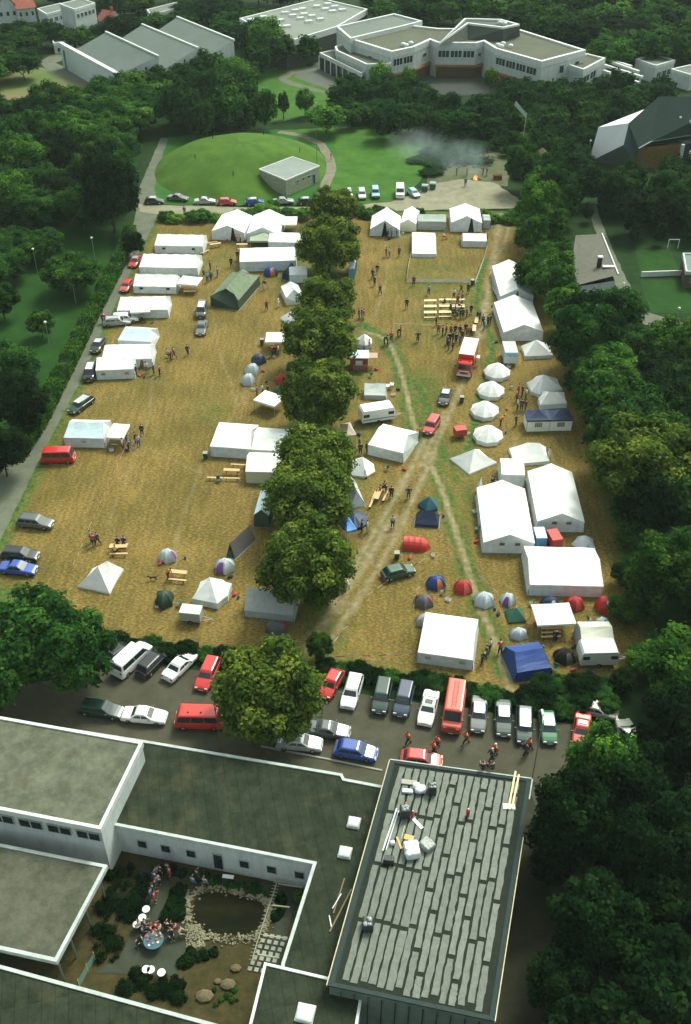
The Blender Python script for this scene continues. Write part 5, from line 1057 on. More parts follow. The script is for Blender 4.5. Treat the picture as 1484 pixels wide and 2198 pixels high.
# ---------------------------------------------------------------- buildings: helpers
RENDER = mat('white_render', (.54, .58, .57), .85, (.37, .40, .385), 1.0, .1, stretch=(1, 1, .22), detail=9)
CONC = mat('pale_concrete', (.62, .64, .58), .85, (.52, .54, .49), 1.2, .1)
def roofmat(name, c, c2, stain, seam, rot=-12, gravel=22, sw=1.0, sl=9.0, seamk=.5):
    m = mat(name, c, .95, c2, .7, .35, detail=14, bsc=16, spec=.15); t = m.node_tree; b = t.nodes['Principled BSDF']; base = b.inputs['Base Color'].links[0].from_socket
    tc = t.nodes.new('ShaderNodeTexCoord')
    def N(sc, det, lo, hi, a, z):
        n = t.nodes.new('ShaderNodeTexNoise'); n.inputs['Scale'].default_value = sc; n.inputs['Detail'].default_value = det; n.inputs['Roughness'].default_value = .65; t.links.new(tc.outputs['Object'], n.inputs['Vector'])
        r = t.nodes.new('ShaderNodeMapRange'); r.inputs[1].default_value = lo; r.inputs[2].default_value = hi; r.inputs[3].default_value = a; r.inputs[4].default_value = z; t.links.new(n.outputs[0], r.inputs[0]); return r.outputs[0]
    def MX(f, a, col, mode='MIX'):
        n = t.nodes.new('ShaderNodeMix'); n.data_type = 'RGBA'; n.blend_type = mode; t.links.new(f, n.inputs[0]) if not isinstance(f, float) else setattr(n.inputs[0], 'default_value', f); t.links.new(a, n.inputs[6])
        n.inputs[7].default_value = (*col, 1) if isinstance(col, tuple) else n.inputs[7].default_value
        if not isinstance(col, tuple): t.links.new(col, n.inputs[7])
        return n.outputs[2]
    o = MX(N(.32, 9, .56, .72, 0, .8), base, stain); o = MX(N(.9, 8, .64, .74, 0, .6), o, tuple(k*.4 for k in stain))
    if seam:
        mp = t.nodes.new('ShaderNodeMapping'); mp.inputs['Rotation'].default_value = (0, 0, R(rot)); t.links.new(tc.outputs['Object'], mp.inputs[0])
        br = t.nodes.new('ShaderNodeTexBrick'); br.inputs['Scale'].default_value = 1.0; br.inputs['Brick Width'].default_value = sl; br.inputs['Row Height'].default_value = sw; br.inputs['Mortar Size'].default_value = .035; br.inputs['Mortar Smooth'].default_value = .6
        br.inputs['Color1'].default_value = (1, 1, 1, 1); br.inputs['Color2'].default_value = (.88, .89, .86, 1); br.inputs['Mortar'].default_value = (seamk,)*3+(1,); t.links.new(mp.outputs[0], br.inputs[0]); o = MX(1.0, o, br.outputs[0], 'MULTIPLY')
    t.links.new(o, b.inputs['Base Color']); return m
GREYROOF = roofmat('grey_felt_roof', (.145, .155, .108), (.055, .062, .042), (.085, .068, .035), False)
DGROOF = roofmat('dark_green_felt_roof', (.036, .047, .028), (.012, .018, .010), (.06, .056, .030), True, rot=78)
FARROOF = mat('grey_far_roof', (.15, .175, .155), .95, (.12, .14, .125), .1, detail=8, spec=.2)
TARROOF = mat('brown_gravel_roof', (.115, .122, .088), .95, (.085, .09, .066), .12, detail=8)
TRIM = mat('white_trim', (.66, .68, .65), .7, (.46, .49, .465), 1.3, detail=8)
WTRIM = mat('weathered_trim', (.48, .52, .50), .7, (.28, .32, .30), 1.2, detail=9)
def area(ps): return sum(ps[i][0]*ps[(i+1) % len(ps)][1]-ps[(i+1) % len(ps)][0]*ps[i][1] for i in range(len(ps)))/2
def offset(ps, d):
    n = len(ps); out = []
    for i in range(n):
        a, b, c = Vector(ps[i-1][:2]), Vector(ps[i][:2]), Vector(ps[(i+1) % n][:2]); u = (b-a).normalized(); v = (c-b).normalized()
        n1 = Vector((-u.y, u.x)); n2 = Vector((-v.y, v.x)); k = n1+n2; k = k/max(.35, k.length_squared)*2*.5*2
        k = (n1+n2); k = k*(1/max(.5, 1+n1.dot(n2))); out.append((b.x+k.x*d, b.y+k.y*d))
    return out
def flat_block(t, ps, z, roofm, wallm=None, trimm=None, par=.22, tw=.32, z0=0.0, fascia=.45, pre=''):
    """ps world polygon; wall, roof sheet, parapet ring as parts of t"""
    wallm = wallm or RENDER; trimm = trimm or TRIM
    ps = [(p[0], p[1]) for p in ps]
    if area(ps) < 0: ps = ps[::-1]
    MB().prism(offset(ps, .10), z0, z-.05, cap=False).build(pre+'wall', wallm, t)
    MB().poly([(x, y, z) for x, y in offset(ps, .12)]).build(pre+'roof', roofm, t)
    inn = offset(ps, tw); out = ps; n = len(ps); m = MB()
    m.loft([[(x, y, z-fascia) for x, y in out], [(x, y, z+par) for x, y in out], [(x, y, z+par) for x, y in inn], [(x, y, z-.03) for x, y in inn]], cap=False)
    m.add([(x, y, z-fascia) for x, y in out]+[(x, y, z-fascia) for x, y in offset(ps, .12)], [(i, i+n, (i+1) % n+n, (i+1) % n) for i in range(n)])
    m.build(pre+'parapet', trimm, t); return ps
def wall_windows(t, A, B, z0, z1, n, frac=.8, f0=0.0, f1=1.0, panes=2, out=.05, glass=None, frame=None, name='window'):
    A = Vector((A[0], A[1])); B = Vector((B[0], B[1])); d = B-A; L = d.length; u = d/L; nn = Vector((u.y, -u.x)); a = math.atan2(u.y, u.x)
    for i in range(n):
        f = f0+(f1-f0)*(i+.5)/n; wd = L*(f1-f0)/n*frac; c = A+d*f+nn*out; h = z1-z0
        fr = MB(); fr.box((c.x, c.y, (z0+z1)/2), (wd, .08, h), a); fo = fr.build(name, frame or TRIM, t)
        g = MB()
        for k in range(panes):
            off = -wd/2+wd*(k+.5)/panes; p = c+u*off+nn*.035; g.box((p.x, p.y, (z0+z1)/2), (wd/panes*.86, .03, h*.84), a)
        g.build('pane', glass or GLASS, fo)
def W(pxs, z): return [(P(x, y, z).x, P(x, y, z).y) for x, y in pxs]
Z = Vector

# ---------------------------------------------------------------- foreground school with courtyard
sch = thing('flat_roofed_school', 'long flat roofed school with white edged dark roofs round a courtyard, bottom left', 'school building', (-12, 50, 0))
class Sub:  # keeps world coordinates for children of a moved empty
    pass
def rel(o, base):
    pass
sch.location = (0, 0, 0)
TALLZ = 6.6; MZ = 4.0
tf, tn = W([(308, 1594)], TALLZ)[0], W([(217, 1782)], TALLZ)[0]
sl_ = -.215
far0 = (tf[0]-45, tf[1]+45*.215); near0 = (tn[0]-45, tn[1]+45*.215)
tall = flat_block(sch, [tf, far0, near0, tn], TALLZ, GREYROOF, RENDER, TRIM, par=.14, tw=.30, fascia=.5)
# tall block window band facing the camera
wall_windows(sch, (tn[0]-42, tn[1]+42*.215), tn, TALLZ-1.75, TALLZ-.65, 16, .82, 0, 1, 2, out=-.02, frame=mat('taupe_frame', (.32, .34, .31), .6))
# roof level mid block around the court
m1 = W([(322, 1592), (735, 1662), (740, 1672), (826, 1690)], MZ)
cw0, cw1, cw2 = W([(262, 1776), (672, 1856), (604, 2070)], MZ)
sm0 = W([(568, 2068), (782, 2118), (535, 2202)], 4.5)
rightx = W([(840, 1640)], 6)[0]
midpoly = [(m1[0][0]-45, m1[0][1]+45*.19), m1[0], m1[1], m1[2], (rightx[0]+.6, m1[3][1]-.2), (P(703, 2117, 6).x+.4, 36.2), (cw2[0]+.2, 36.0), cw2, cw1, cw0, (cw0[0]-45, cw0[1]+45*.215)]
flat_block(sch, midpoly, MZ, DGROOF, RENDER, WTRIM, par=.12, tw=.28, fascia=.35)
# windows and door in the court wall (faces the camera)
ln = Vector(cw1)-Vector(cw0)
for px_, kind in [(300, 'w'), (352, 'w'), (408, 'w'), (467, 'd'), (524, 'w'), (583, 'w'), (642, 'w')]:
    f = (px_-262)/410; h0, h1 = (1.35, 2.45) if kind == 'w' else (.3, 2.7)
    wall_windows(sch, cw0, cw1, h0, h1, 1, 1.0, f-.026, f+.026, 1, out=-.06, name='window' if kind == 'w' else 'door', frame=mat('taupe_frame', (.32, .34, .31), .6))
# lower left roof, bottom roof and little roof box
ll = W([(232, 1858), (122, 2066)], MZ-.2)
flat_block(sch, [ll[0], (ll[0][0]-40, ll[0][1]+40*.215), (ll[1][0]-40, ll[1][1]+40*.215), ll[1]], MZ-.2, roofmat('grey_gravel_roof', (.115, .118, .083), (.045, .05, .034), (.07, .055, .03), False), DARK, WTRIM, par=.1, tw=.3, fascia=.4, z0=3.2)
for f in (.12, .42, .72, .95):
    a = Vector(ll[0]).lerp(Vector(ll[1]), f); MB().tube((a.x-.25, a.y, 0), (a.x-.25, a.y, 3.4), .09, n=8).build('post', mat('slate_post', (.10, .14, .13), .6), sch)
bl = W([(0, 2072), (492, 2206)], MZ); d_ = Vector(bl[1])-Vector(bl[0]); e1 = Vector(bl[0])-d_*1.2; e2 = Vector(bl[1])+d_*.12
flat_block(sch, [(e1.x, e1.y), (e1.x-5, e1.y-20), (e2.x-5, e2.y-20), (e2.x, e2.y)], MZ, DGROOF, RENDER, WTRIM, par=.12, tw=.28, fascia=.4)
d2 = Vector(sm0[1])-Vector(sm0[0]); dn = (Vector(sm0[2])-Vector(sm0[0])).normalized()
sp = [sm0[0], sm0[1], tuple(Vector(sm0[1])+dn*9), tuple(Vector(sm0[0])+dn*9)]
flat_block(sch, sp, 4.6, DGROOF, RENDER, TRIM, par=.12, tw=.22, fascia=.4)
def skylight(pxc, z, sz, rot, label, par=None, nm='skylight'):
    c = P(pxc[0], pxc[1], z); r_ = R(rot); m = MB(); m.box((c.x, c.y, z+.12), (sz*1.05, sz*1.05, .22), r_); o = m.build(nm, TRIM, par)
    q = MB(); ca, sa = math.cos(r_), math.sin(r_); rows = []
    for k in range(5):
        f = k/4; s = sz/2*math.cos(f*math.pi/2*.92); zz = z+.23+.22*math.sin(f*math.pi/2); rows.append([(c.x+(i*s)*ca-(j*s)*sa, c.y+(i*s)*sa+(j*s)*ca, zz) for i, j in ((-1, -1), (0, -1.04), (1, -1), (1.04, 0), (1, 1), (0, 1.04), (-1, 1), (-1.04, 0))])
    q.loft(rows); q.build('dome', mat('acrylic_dome', (.60, .64, .62), .25), o, smooth=True)
skylight((760, 1768), MZ, 1.05, -12, '', sch); skylight((741, 1832), MZ, 1.05, -12, '', sch); skylight((656, 2177), 4.6, 1.3, -12, '', sch)
# felted hall roof (bitumen sheets)
RZ = 6.0
hall = thing('felted_hall', 'hall with grey striped bitumen felt roof and dark blue gutter edge, bottom centre', 'school hall', (0, 0, 0))
rc = W([(838, 1633), (1141, 1674), (1061, 2194), (703, 2117)], RZ)   # far-left, far-right, near-right, near-left
fl, fr_, nr, nl = [Vector(p) for p in rc]
MB().prism(offset([tuple(nl), tuple(nr), tuple(fr_), tuple(fl)], .12), 0, RZ-.05, cap=False).build('wall', mat('green_grey_panels', (.13, .17, .14), .7, (.10, .13, .11), 1), hall)
MB().poly([(p.x, p.y, RZ) for p in (nl, nr, fr_, fl)]).build('roof', mat('dark_bitumen', (.024, .032, .022), .9, (.014, .019, .013), 1.5, .3, detail=10), hall)
def RP(u, v, z=RZ): # u 0..1 left-right, v 0..1 far-near
    a = fl.lerp(fr_, u); b = nl.lerp(nr, u); c = a.lerp(b, v); return (c.x, c.y, z)
SBM = [mat('bitumen_sheet_%d' % i, c, .6, tuple(k*.5 for k in c), 1.5, .35, detail=13, bsc=9) for i, c in enumerate([(.125, .150, .120), (.112, .134, .108), (.142, .166, .136)])]; rr_ = random.Random(5); NC = 16
for c_ in range(NC):
    u0 = .075+.86*c_/NC; u1 = u0+.86/NC*.76; v = .02+(-.25+.02*rr_.random() if c_ < 6 else -.25+.085*((c_-6) % 4)*1.0)*1.0
    if c_ == 5: u1 = u0+.86/NC*.86
    while v < .985:
        v1 = min(v+.232, .985); v0 = max(v, .025)
        if v1-v0 > .02:
            K = 9; L_ = []; R_ = []
            for k in range(K+1):
                vv = v0+(v1-.009-v0)*k/K; L_.append(RP(u0+rr_.uniform(-.0035, .0035), vv, RZ+.045)); R_.append(RP(u1+rr_.uniform(-.005, .004), vv, RZ+.045))
            mb = MB(); n_ = K+1
            mb.add(L_+R_, [(k+n_, k+1+n_, k+1, k)[::-1] for k in range(K)])
            low = [(x, y, RZ+.005) for x, y, z in L_]; lo2 = [(x, y, RZ+.005) for x, y, z in R_]
            mb.add(L_+low, [(k, k+1, k+1+n_, k+n_) for k in range(K)]); mb.add(R_+lo2, [(k, k+n_, k+1+n_, k+1) for k in range(K)]); mb.build('bitumen_sheet', SBM[(c_*3+int(v*9)) % 3], hall)
        v += .24
GUT = mat('dark_blue_edge', (.018, .036, .040), .8, (.030, .040, .034), 2, spec=.2)
m = MB()
def rim(m, a, b, w0, h, zz=RZ):
    a = Vector(a[:2]); b = Vector(b[:2]); d = (b-a).normalized(); n_ = Vector((-d.y, d.x))*w0; m.add([(a.x, a.y, zz+.0), (b.x, b.y, zz+.0), (b.x, b.y, zz+h), (a.x, a.y, zz+h), (a.x+n_.x, a.y+n_.y, zz+h*.8), (b.x+n_.x, b.y+n_.y, zz+h*.8), (b.x+n_.x*1.3, b.y+n_.y*1.3, zz+.01), (a.x+n_.x*1.3, a.y+n_.y*1.3, zz+.01)], [(0, 1, 2, 3), (3, 2, 5, 4), (4, 5, 6, 7)])
rim(m, fl, nl, .38, .16); rim(m, nl, nr, .30, .16); rim(m, nr, fr_, .38, .16); rim(m, fr_, fl, .26, .14); m.build('gutter_edge', GUT, hall)
m = MB(); YW = mat('yellow_edge_board', (.48, .38, .18), .7, (.60, .55, .40), 3)
for a, b in ((fl, nl), (nr, fr_.lerp(nr, .28))):
    d = (b-a); c = (a+b)/2; n_ = Vector((d.y, -d.x)).normalized()*.06; m.box((c.x+n_.x, c.y+n_.y, RZ+.06), (d.length, .07, .22), math.atan2(d.y, d.x))
m.build('edge_board', YW, hall)
m = MB()
for a, b in ((fr_, fl), (fr_.lerp(nr, .1), fr_)):
    d = (b-a); c = (a+b)/2; n_ = Vector((d.y, -d.x)).normalized()*.07; m.box((c.x+n_.x, c.y+n_.y, RZ+.05), (d.length, .10, .2), math.atan2(d.y, d.x))
m.build('metal_edge', WTRIM, hall)
m = MB()
for i in range(1, 12): p = nl.lerp(nr, i/12); m.box((p.x-.01, p.y-.0, RZ/2-.2), (.05, .12, RZ-.6), 0)
m.build('panel_joints', DARK, hall)
RO = mat('foil_wrap', (.36, .38, .37), .4, (.16, .18, .17), 5, .8, bsc=8)
def on_roof(x, y, z=RZ+.05): p = P(x, y, z); return p
def crate(x, y, sx, sy, sz, rot, label, m_, name='pallet_bundle', cat='bundle', top=None, base=None):
    p = on_roof(x, y); t = thing(name, label, cat, p, R(rot)); mb = MB(); r = random.Random(int(x)); rows = []
    for k, s in ((0, 1), (.5, 1.03), (.9, .98), (1, .85)): rows.append([(i*sx/2*s+r.uniform(-.03, .03), j*sy/2*s+r.uniform(-.03, .03), .02+sz*k) for i, j in ((-1, -1), (0, -1.05), (1, -1), (1.05, 0), (1, 1), (0, 1.05), (-1, 1), (-1.05, 0))])
    mb.loft(rows); mb.build('wrap', m_, t)
    if name == 'pallet_bundle':
        q = MB(); [q.ball((r.uniform(-.4, .4)*sx, r.uniform(-.4, .4)*sy, sz*r.uniform(.55, 1.0)), r.uniform(.2, .38), 8, 6, (1, 1, .7)) for k in range(9)]; q.build('loose_wrap', m_, t, smooth=True)
    if top:
        q = MB()
        for k in range(9): q.ball((r.uniform(-.32, .32)*sx, r.uniform(-.32, .32)*sy, sz+r.uniform(-.02, .08)), r.uniform(.10, .2), 6, 4, (1, r.uniform(.6, 1.2), .5))
        q.build('top_cover', top, t)
    if base: q = MB(); [q.box((0, k*sy*.38, .06), (sx*1.1, .12, .1)) for k in (-1, 0, 1)]; q.build('pallet', PALEW, t)
    return t
BLK = mat('black_roll', (.03, .035, .035), .6)
crate(884, 1830, 1.15, 1.3, .8, 10, 'large white wrapped bundle in the middle of the felt roof', mat('white_wrap', (.82, .84, .83), .4, (.7, .72, .72), 4, .5, bsc=6))
crate(917, 1818, .9, 1.1, .6, 40, 'crumpled translucent plastic heap right of the large white bundle', RO, 'plastic_heap', 'plastic sheet')
crate(869, 1750, .8, .8, 1.1, 5, 'dark roll stack with silver lid near the left of the felt roof', BLK, 'roll_stack', 'roll stack', RO)
crate(927, 1700, .75, .75, 1.0, 0, 'dark roll stack with silver lid at the back of the felt roof', BLK, 'roll_stack', 'roll stack', RO)
crate(790, 1990, .8, .9, .9, 0, 'dark stack with crinkled foil on top at the lower left of the felt roof', BLK, 'roll_stack', 'roll stack', RO)
crate(902, 1697, .9, .6, .5, 0, 'white box pile left of the back roll stack', mat('white_wrap', (.82, .84, .83), .4))
crate(875, 1700, .9, .35, .25, -5, 'flat white carton beside the box pile on the felt roof', mat('white_wrap', (.82, .84, .83), .4), 'carton', 'carton')
crate(878, 1680, 1.3, .5, .12, -8, 'beige flat board pile at the back left of the felt roof', mat('beige_board', (.36, .34, .27), .8), 'board_pile', 'boards')
crate(843, 1812, .3, .3, .35, 0, 'small white bucket left of the large white bundle', WHITE, 'bucket', 'bucket')
for x, y, l, s in [(1004, 1745, 'red gas bottle alone on the right of the felt roof', 1), (886, 1748, 'red gas bottle beside the silver lidded roll stack', .9), (871, 1726, 'red can behind the silver lidded roll stack', .6)]:
    p = on_roof(x, y+6); t = thing('gas_bottle', l, 'gas bottle', p, 0, 'red gas bottles'); mm = MB(); mm.loft([[(.17*r_*math.cos(a), .17*r_*math.sin(a), z_) for a in [2*math.pi*k/12 for k in range(12)]] for r_, z_ in ((.9, 0), (1, .08), (1, .95), (.6, 1.1), (.35, 1.15))]); mm.build('cylinder', PT['red'], t, smooth=True); MB().tube((0, 0, 1.15), (0, 0, 1.28), .05).build('valve', CHROME, t); t.scale = (s, s, s*.8)
def plank(x0, y0, x1, y1, label, m_=PALEW, wd=.16, z=RZ+.08, name='plank', cat='plank', lift=0, group=None, th=.05):
    a, b = P(x0, y0, z), P(x1, y1, z); d = b-a; c = (a+b)/2; t = MB(); t.box((0, 0, 0), (d.length, wd, th)); o = t.build(name, m_); o.location = (c.x, c.y, z+lift); o.rotation_euler.z = math.atan2(d.y, d.x); tag(o, label, cat, group); return o
plank(1107, 1657, 1091, 1738, 'left pale roof batten at the right back corner of the felt roof', wd=.17, lift=.12); plank(1114, 1664, 1099, 1737, 'right pale roof batten at the right back corner of the felt roof', wd=.17, lift=.14)
plank(1080, 1731, 1106, 1732, 'white block under the two pale roof battens', WHITE, .55, th=.1)
plank(852, 1735, 822, 1826, 'left long pale metal strip on the felt roof', WALLC, .12); plank(856, 1740, 829, 1824, 'right long pale metal strip on the felt roof', WALLC, .08)
plank(887, 1757, 907, 1778, 'short white metal sheet right of the roll stack', WHITE, .3); plank(852, 1796, 862, 1822, 'golden brown plank left of the large white bundle', mat('golden_wood', (.55, .36, .12), .7), .18); plank(868, 1795, 888, 1800, 'golden brown pallet board behind the large white bundle', mat('golden_wood', (.55, .36, .12), .7), .5)
plank(869, 1772, 862, 1800, 'thin yellow hose strip behind the large white bundle', mat('yellow_hose', (.5, .5, .12), .6), .05)
plank(740, 1885, 716, 1960, 'left brown plank lying on the low roof beside the felt roof', mat('brown_plank', (.20, .14, .07), .8), .1, MZ+.1); plank(755, 1908, 708, 2000, 'long brown plank lying on the low roof beside the felt roof', mat('brown_plank', (.20, .14, .07), .8), .12, MZ+.1)
plank(733, 1918, 714, 1950, 'grey metal bar lying on the low roof beside the felt roof', POLE, .07, MZ+.18); plank(707, 1965, 712, 1990, 'short white bent strip on the low roof', WHITE, .08, MZ+.1)
# tool box
p = on_roof(835, 1850); t = thing('roofing_machine', 'black wheeled kettle machine at the left edge of the felt roof', 'machine', p, R(-8)); MB().box((0, 0, .35), (.85, .55, .5), 0, .9).build('body', BLK, t); [MB().tube((k*.42-.04, -.2, .2), (k*.42+.04, -.2, .2), .2, n=12).build('wheel', RUB, t) for k in (-1, 1)]; [MB().tube((k*.3, -.2, .6), (k*.3, .25, .75), .03).build('handle', CHROME, t) for k in (-1, 1)]
for x, l, a in [(1036, 'left one of two black dressed figures crouching at the felt roof edge', 90), (1056, 'right one of two black dressed figures crouching at the felt roof edge', 120)]:
    person(0, 0, a, 'sit', 'black', 'black', l, None, world=(P(x, 1652, RZ).x, P(x, 1652, RZ).y+.0, RZ-.25), sc=1.1)

# ---------------------------------------------------------------- courtyard
sheet('court_soil', [(215, 1830), (290, 1815), (668, 1900), (600, 2140), (500, 2260), (-20, 2130), (110, 1960)], .03, mat('court_soil', (.075, .055, .022), .95, (.016, .024, .009), .8, .5, detail=10), .1)
PAV = mat('court_paving', (.055, .062, .045), .9, (.032, .038, .026), .6, .2, detail=10)
sheet('court_terrace', [(330, 1885), (365, 1890), (345, 1975), (395, 1985), (398, 2050), (375, 2095), (205, 2090), (260, 2050), (290, 1985)], .06, PAV, .03)
sheet('court_path', [(300, 1862), (560, 1895), (640, 1910), (600, 2080), (568, 2070), (600, 1950), (560, 1925), (440, 1895), (300, 1880)], .055, PAV, .04)
# pond
pc = P(485, 1950); pond = thing('garden_pond', 'dark pond with a pale rubble stone ring in the courtyard', 'pond', (0, 0, 0))
wp = [P(x, y, .05) for x, y in [(412, 1945), (425, 1925), (450, 1915), (500, 1918), (545, 1930), (568, 1938), (572, 1960), (560, 1990), (530, 2005), (480, 2008), (440, 2000), (420, 1980)]]
MB().poly([(p.x, p.y, .075) for p in wp][::-1]).build('water', mat('pond_water', (.006, .008, .004), .9, (.020, .018, .007), .5, detail=3, spec=.03), pond)
sm = MB(); rs_ = random.Random(9)
ring_px = [(400, 1945), (410, 1922), (432, 1908), (470, 1905), (510, 1914), (550, 1926), (575, 1932), (582, 1960), (570, 1992), (545, 2012), (500, 2018), (455, 2014), (425, 2005), (405, 1985), (400, 1962)]
rp = [P(x, y) for x, y in ring_px]; rp.append(rp[0])
for a, b in zip(rp[:-1], rp[1:]):
    for k in range(64):
        q = a.lerp(b, rs_.random())+Vector((rs_.gauss(0, .22), rs_.gauss(0, .22), 0)); r = rs_.uniform(.05, .13); sm.ball((q.x, q.y, .08+r*.4), r, 6, 4, (1, rs_.uniform(.7, 1.2), .7))
for k in range(260): q = P(*[(rs_.uniform(0, 1)) for _ in (0, 1)]) if False else P(rs_.uniform(398, 440), rs_.uniform(1985, 2035)); r = rs_.uniform(.05, .12); sm.ball((q.x, q.y, .07), r, 5, 4, (1, 1, .6))
sm.build('stone_ring', mat('rubble_stone', (.26, .24, .16), .9, (.15, .14, .09), 2.5, .5), pond)
# pergola / ladder like trellis
t = thing('log_trellis', 'pale curving log fence along the right side of the pond', 'fence', (0, 0, 0)); tp_ = [P(598, 1882, .7), P(588, 1915, .7), P(576, 1950, .7), (P(563, 1990, .7)), P(550, 2030, .7), P(540, 2068, .7)]
m = MB(); m2 = MB(); nn_ = 0
for a, b in zip(tp_[:-1], tp_[1:]):
    m.tube(a, b, .045, n=5)
    for k in range(5): q = a.lerp(b, k/5); m2.tube(q+Vector((-.28, .05, .03)), q+Vector((.28, -.05, .03)), .03, n=4)
    m.tube((a.x, a.y, 0), a, .05, n=5)
m.build('rail', mat('grey_log', (.34, .33, .24), .9), t); m2.build('rungs', mat('grey_log', (.34, .33, .24), .9), t)
for i, (x0, y0, x1, y1) in enumerate([(598, 1897, 650, 1905), (585, 1943, 622, 1947), (565, 2007, 618, 2014), (553, 2048, 600, 2056)]): plank(x0, y0, x1, y1, 'weathered crossbeam %s the log fence beside the court wall' % ('topmost of four at', 'second of four at', 'third of four at', 'lowest of four at')[i], mat('grey_log', (.34, .33, .24), .9), .12, .8)
tl = MB(); [tl.box((P(x, y).x+0, P(x, y).y, .09), (.34, .34, .06), -.2) for x, y in [(570+14*i-j*5.5, 2008+j*12+i*2.5) for i in range(4) for j in range(7)]]; tl.build('stepping_slabs', mat('pale_slab', (.30, .32, .28), .9), kind='structure')
for i, (x, y) in enumerate([(314, 1952), (306, 1970), (294, 1985), (314, 2081), (324, 2082), (347, 2088)]):
    p = P(x, y, .7); t = thing('round_table', ['white round table at the top of the courtyard terrace', 'white round table second from top of the terrace', 'white round table at the left rim of the terrace', 'leftmost of three white round tables at the terrace bottom', 'middle of three white round tables at the terrace bottom', 'rightmost of three white round tables at the terrace bottom'][i], 'table', (p.x, p.y, .06), 0, 'white round courtyard tables')
    MB().tube((0, 0, .68), (0, 0, .72), .33, n=18).build('table_top', WHITE, t); MB().tube((0, 0, 0), (0, 0, .68), .04).build('leg', POLE, t)
GC = 'guests in the school courtyard'; r_ = random.Random(8)
CT = [(338, 1880), (346, 1876), (334, 1890), (341, 1897), (336, 1905), (330, 1915), (326, 1925), (334, 1932), (362, 1872), (366, 1880), (425, 1885), (416, 1900), (442, 1902), (308, 2000), (325, 1998), (335, 1992), (345, 1997), (360, 1990), (378, 1995), (388, 2003), (300, 1990), (312, 1985), (306, 2020), (345, 2010), (368, 2005), (330, 2012)]
for i, (x, y) in enumerate(CT):
    c = r_.choice(['white', 'blue', 'black', 'grey', 'red', 'beige', 'navy', 'black']) if y < 1950 else r_.choice(['black', 'red', 'grey', 'black', 'beige', 'navy'])
    person(x, y+5, r_.uniform(-180, 180), r_.choice(['stand', 'talk', 'stand']) if y < 1950 else 'sit', c, 'black', ('guest in %s top standing in the queue at the courtyard garden' if y < 1950 else 'guest in %s top sitting on the courtyard terrace') % c, GC, sc=1.0)
p = P(330, 2018, .7); t = thing('buffet_table', 'dark round table with colourful cups and plates on the terrace', 'table', (p.x, p.y, .06)); MB().tube((0, 0, .7), (0, 0, .74), .85, n=20).build('table_top', TEAL, t); MB().tube((0, 0, 0), (0, 0, .7), .07).build('leg', POLE, t)
for k, c in enumerate([RED, WHITE, ORANGE, CREAM, RED, WHITE, CREAM, WHITE, ORANGE, RED]):
    a = k*2.4; q = .25+.05*k; o = MB(); o.tube((0, 0, 0), (0, 0, .08), .08, .1, 8); o = o.build('cup', c); o.location = (p.x+q*math.cos(a), p.y+q*math.sin(a), .81); tag(o, 'coloured cup or plate standing on the dark round terrace table', 'cup', 'cups on the terrace table')
plank(478, 1880, 502, 1883, 'small white bench top below the court wall door', WHITE, .35, .6); 
def bed(pxs, n, hmax, label, seed, m_=None):
    pl_ = [P(x, y) for x, y in pxs]; arr = np.array([[q.x, q.y] for q in pl_]); r = random.Random(seed); o = sum(pl_, Vector((0, 0, 0)))/len(pl_); bl = []
    while len(bl) < n:
        q = np.array([[r.uniform(arr[:, 0].min(), arr[:, 0].max()), r.uniform(arr[:, 1].min(), arr[:, 1].max())]])
        if inpoly(q, arr)[0]: s_ = r.uniform(.22, .55)*hmax; bl.append((q[0][0]-o.x, q[0][1]-o.y, s_*r.uniform(.0, .5), s_))
    t = thing('planting_bed', label, 'planting bed', (o.x, o.y, .05)); link('foliage', leaf_mesh('foliage', m_ or LM_VDARK, seed, 9000, .075, bl, core=True), t)
bed([(235, 1855), (311, 1859), (326, 1904), (303, 1957), (273, 2021), (254, 2070), (201, 2067), (209, 1961)], 90, 1.0, 'dark overgrown bed along the left side of the courtyard', 1)
bed([(364, 1904), (401, 1901), (390, 1980), (337, 1976)], 34, .8, 'dark square bed between courtyard path and pond', 2)
bed([(394, 2028), (432, 2048), (481, 2028), (481, 2044), (424, 2067), (379, 2082), (375, 2070)], 26, .6, 'dark low bed just below the pond ring', 3)
bed([(273, 2086), (371, 2096), (394, 2120), (401, 2153), (330, 2142), (254, 2127)], 40, .9, 'dark bed at the lower left of the courtyard', 4)
bed([(413, 1870), (477, 1889), (579, 1904), (575, 1922), (462, 1902), (409, 1889)], 30, .6, 'green planted strip between court wall and pond', 5, LM_DARK)
bed([(600, 1915), (612, 1918), (598, 1985), (586, 1985)], 10, .7, 'dark narrow bed right of the log fence', 6)
bed([(455, 2095), (500, 2100), (520, 2160), (470, 2170), (440, 2130)], 14, .35, 'mossy patch among boulders in the lower courtyard', 7, LM_DARK)
bed([(330, 1862), (400, 1872), (398, 1884), (330, 1876)], 16, .8, 'dark bushes under the court wall windows', 8)
b = P(640, 1925, .6); tree((b.x, b.y, 0), .5, 1.3, 'mid', 0, 'bright green climber at the right court wall', None, 'shrub', 'shrub', ch=1.2, trunk=False)
t = tape([P(172, 2118), P(190, 2085), P(205, 2060)], 'pale green mesh fence at the lower left of the courtyard', 1.1, mat('green_mesh', (.14, .25, .18), .7), 1.0, 'mesh_fence', 'fence')
for k, (x, y, sx) in enumerate([(507, 2080, .5), (468, 2108, .35), (490, 2115, .7), (440, 2140, .8)]):
    p = P(x, y); m = MB(); m.ball((0, 0, .12), sx, 7, 5, (1, .7, .35)); o = m.build('boulder', mat('warm_boulder', (.15, .12, .07), .9, (.09, .075, .045), 2, .6)); o.location = (p.x, p.y, .05); tag(o, ['warm brown boulder', 'small pale boulder', 'flat brown boulder', 'large flat boulder'][k]+' in the lower courtyard bed', 'boulder', 'courtyard boulders')

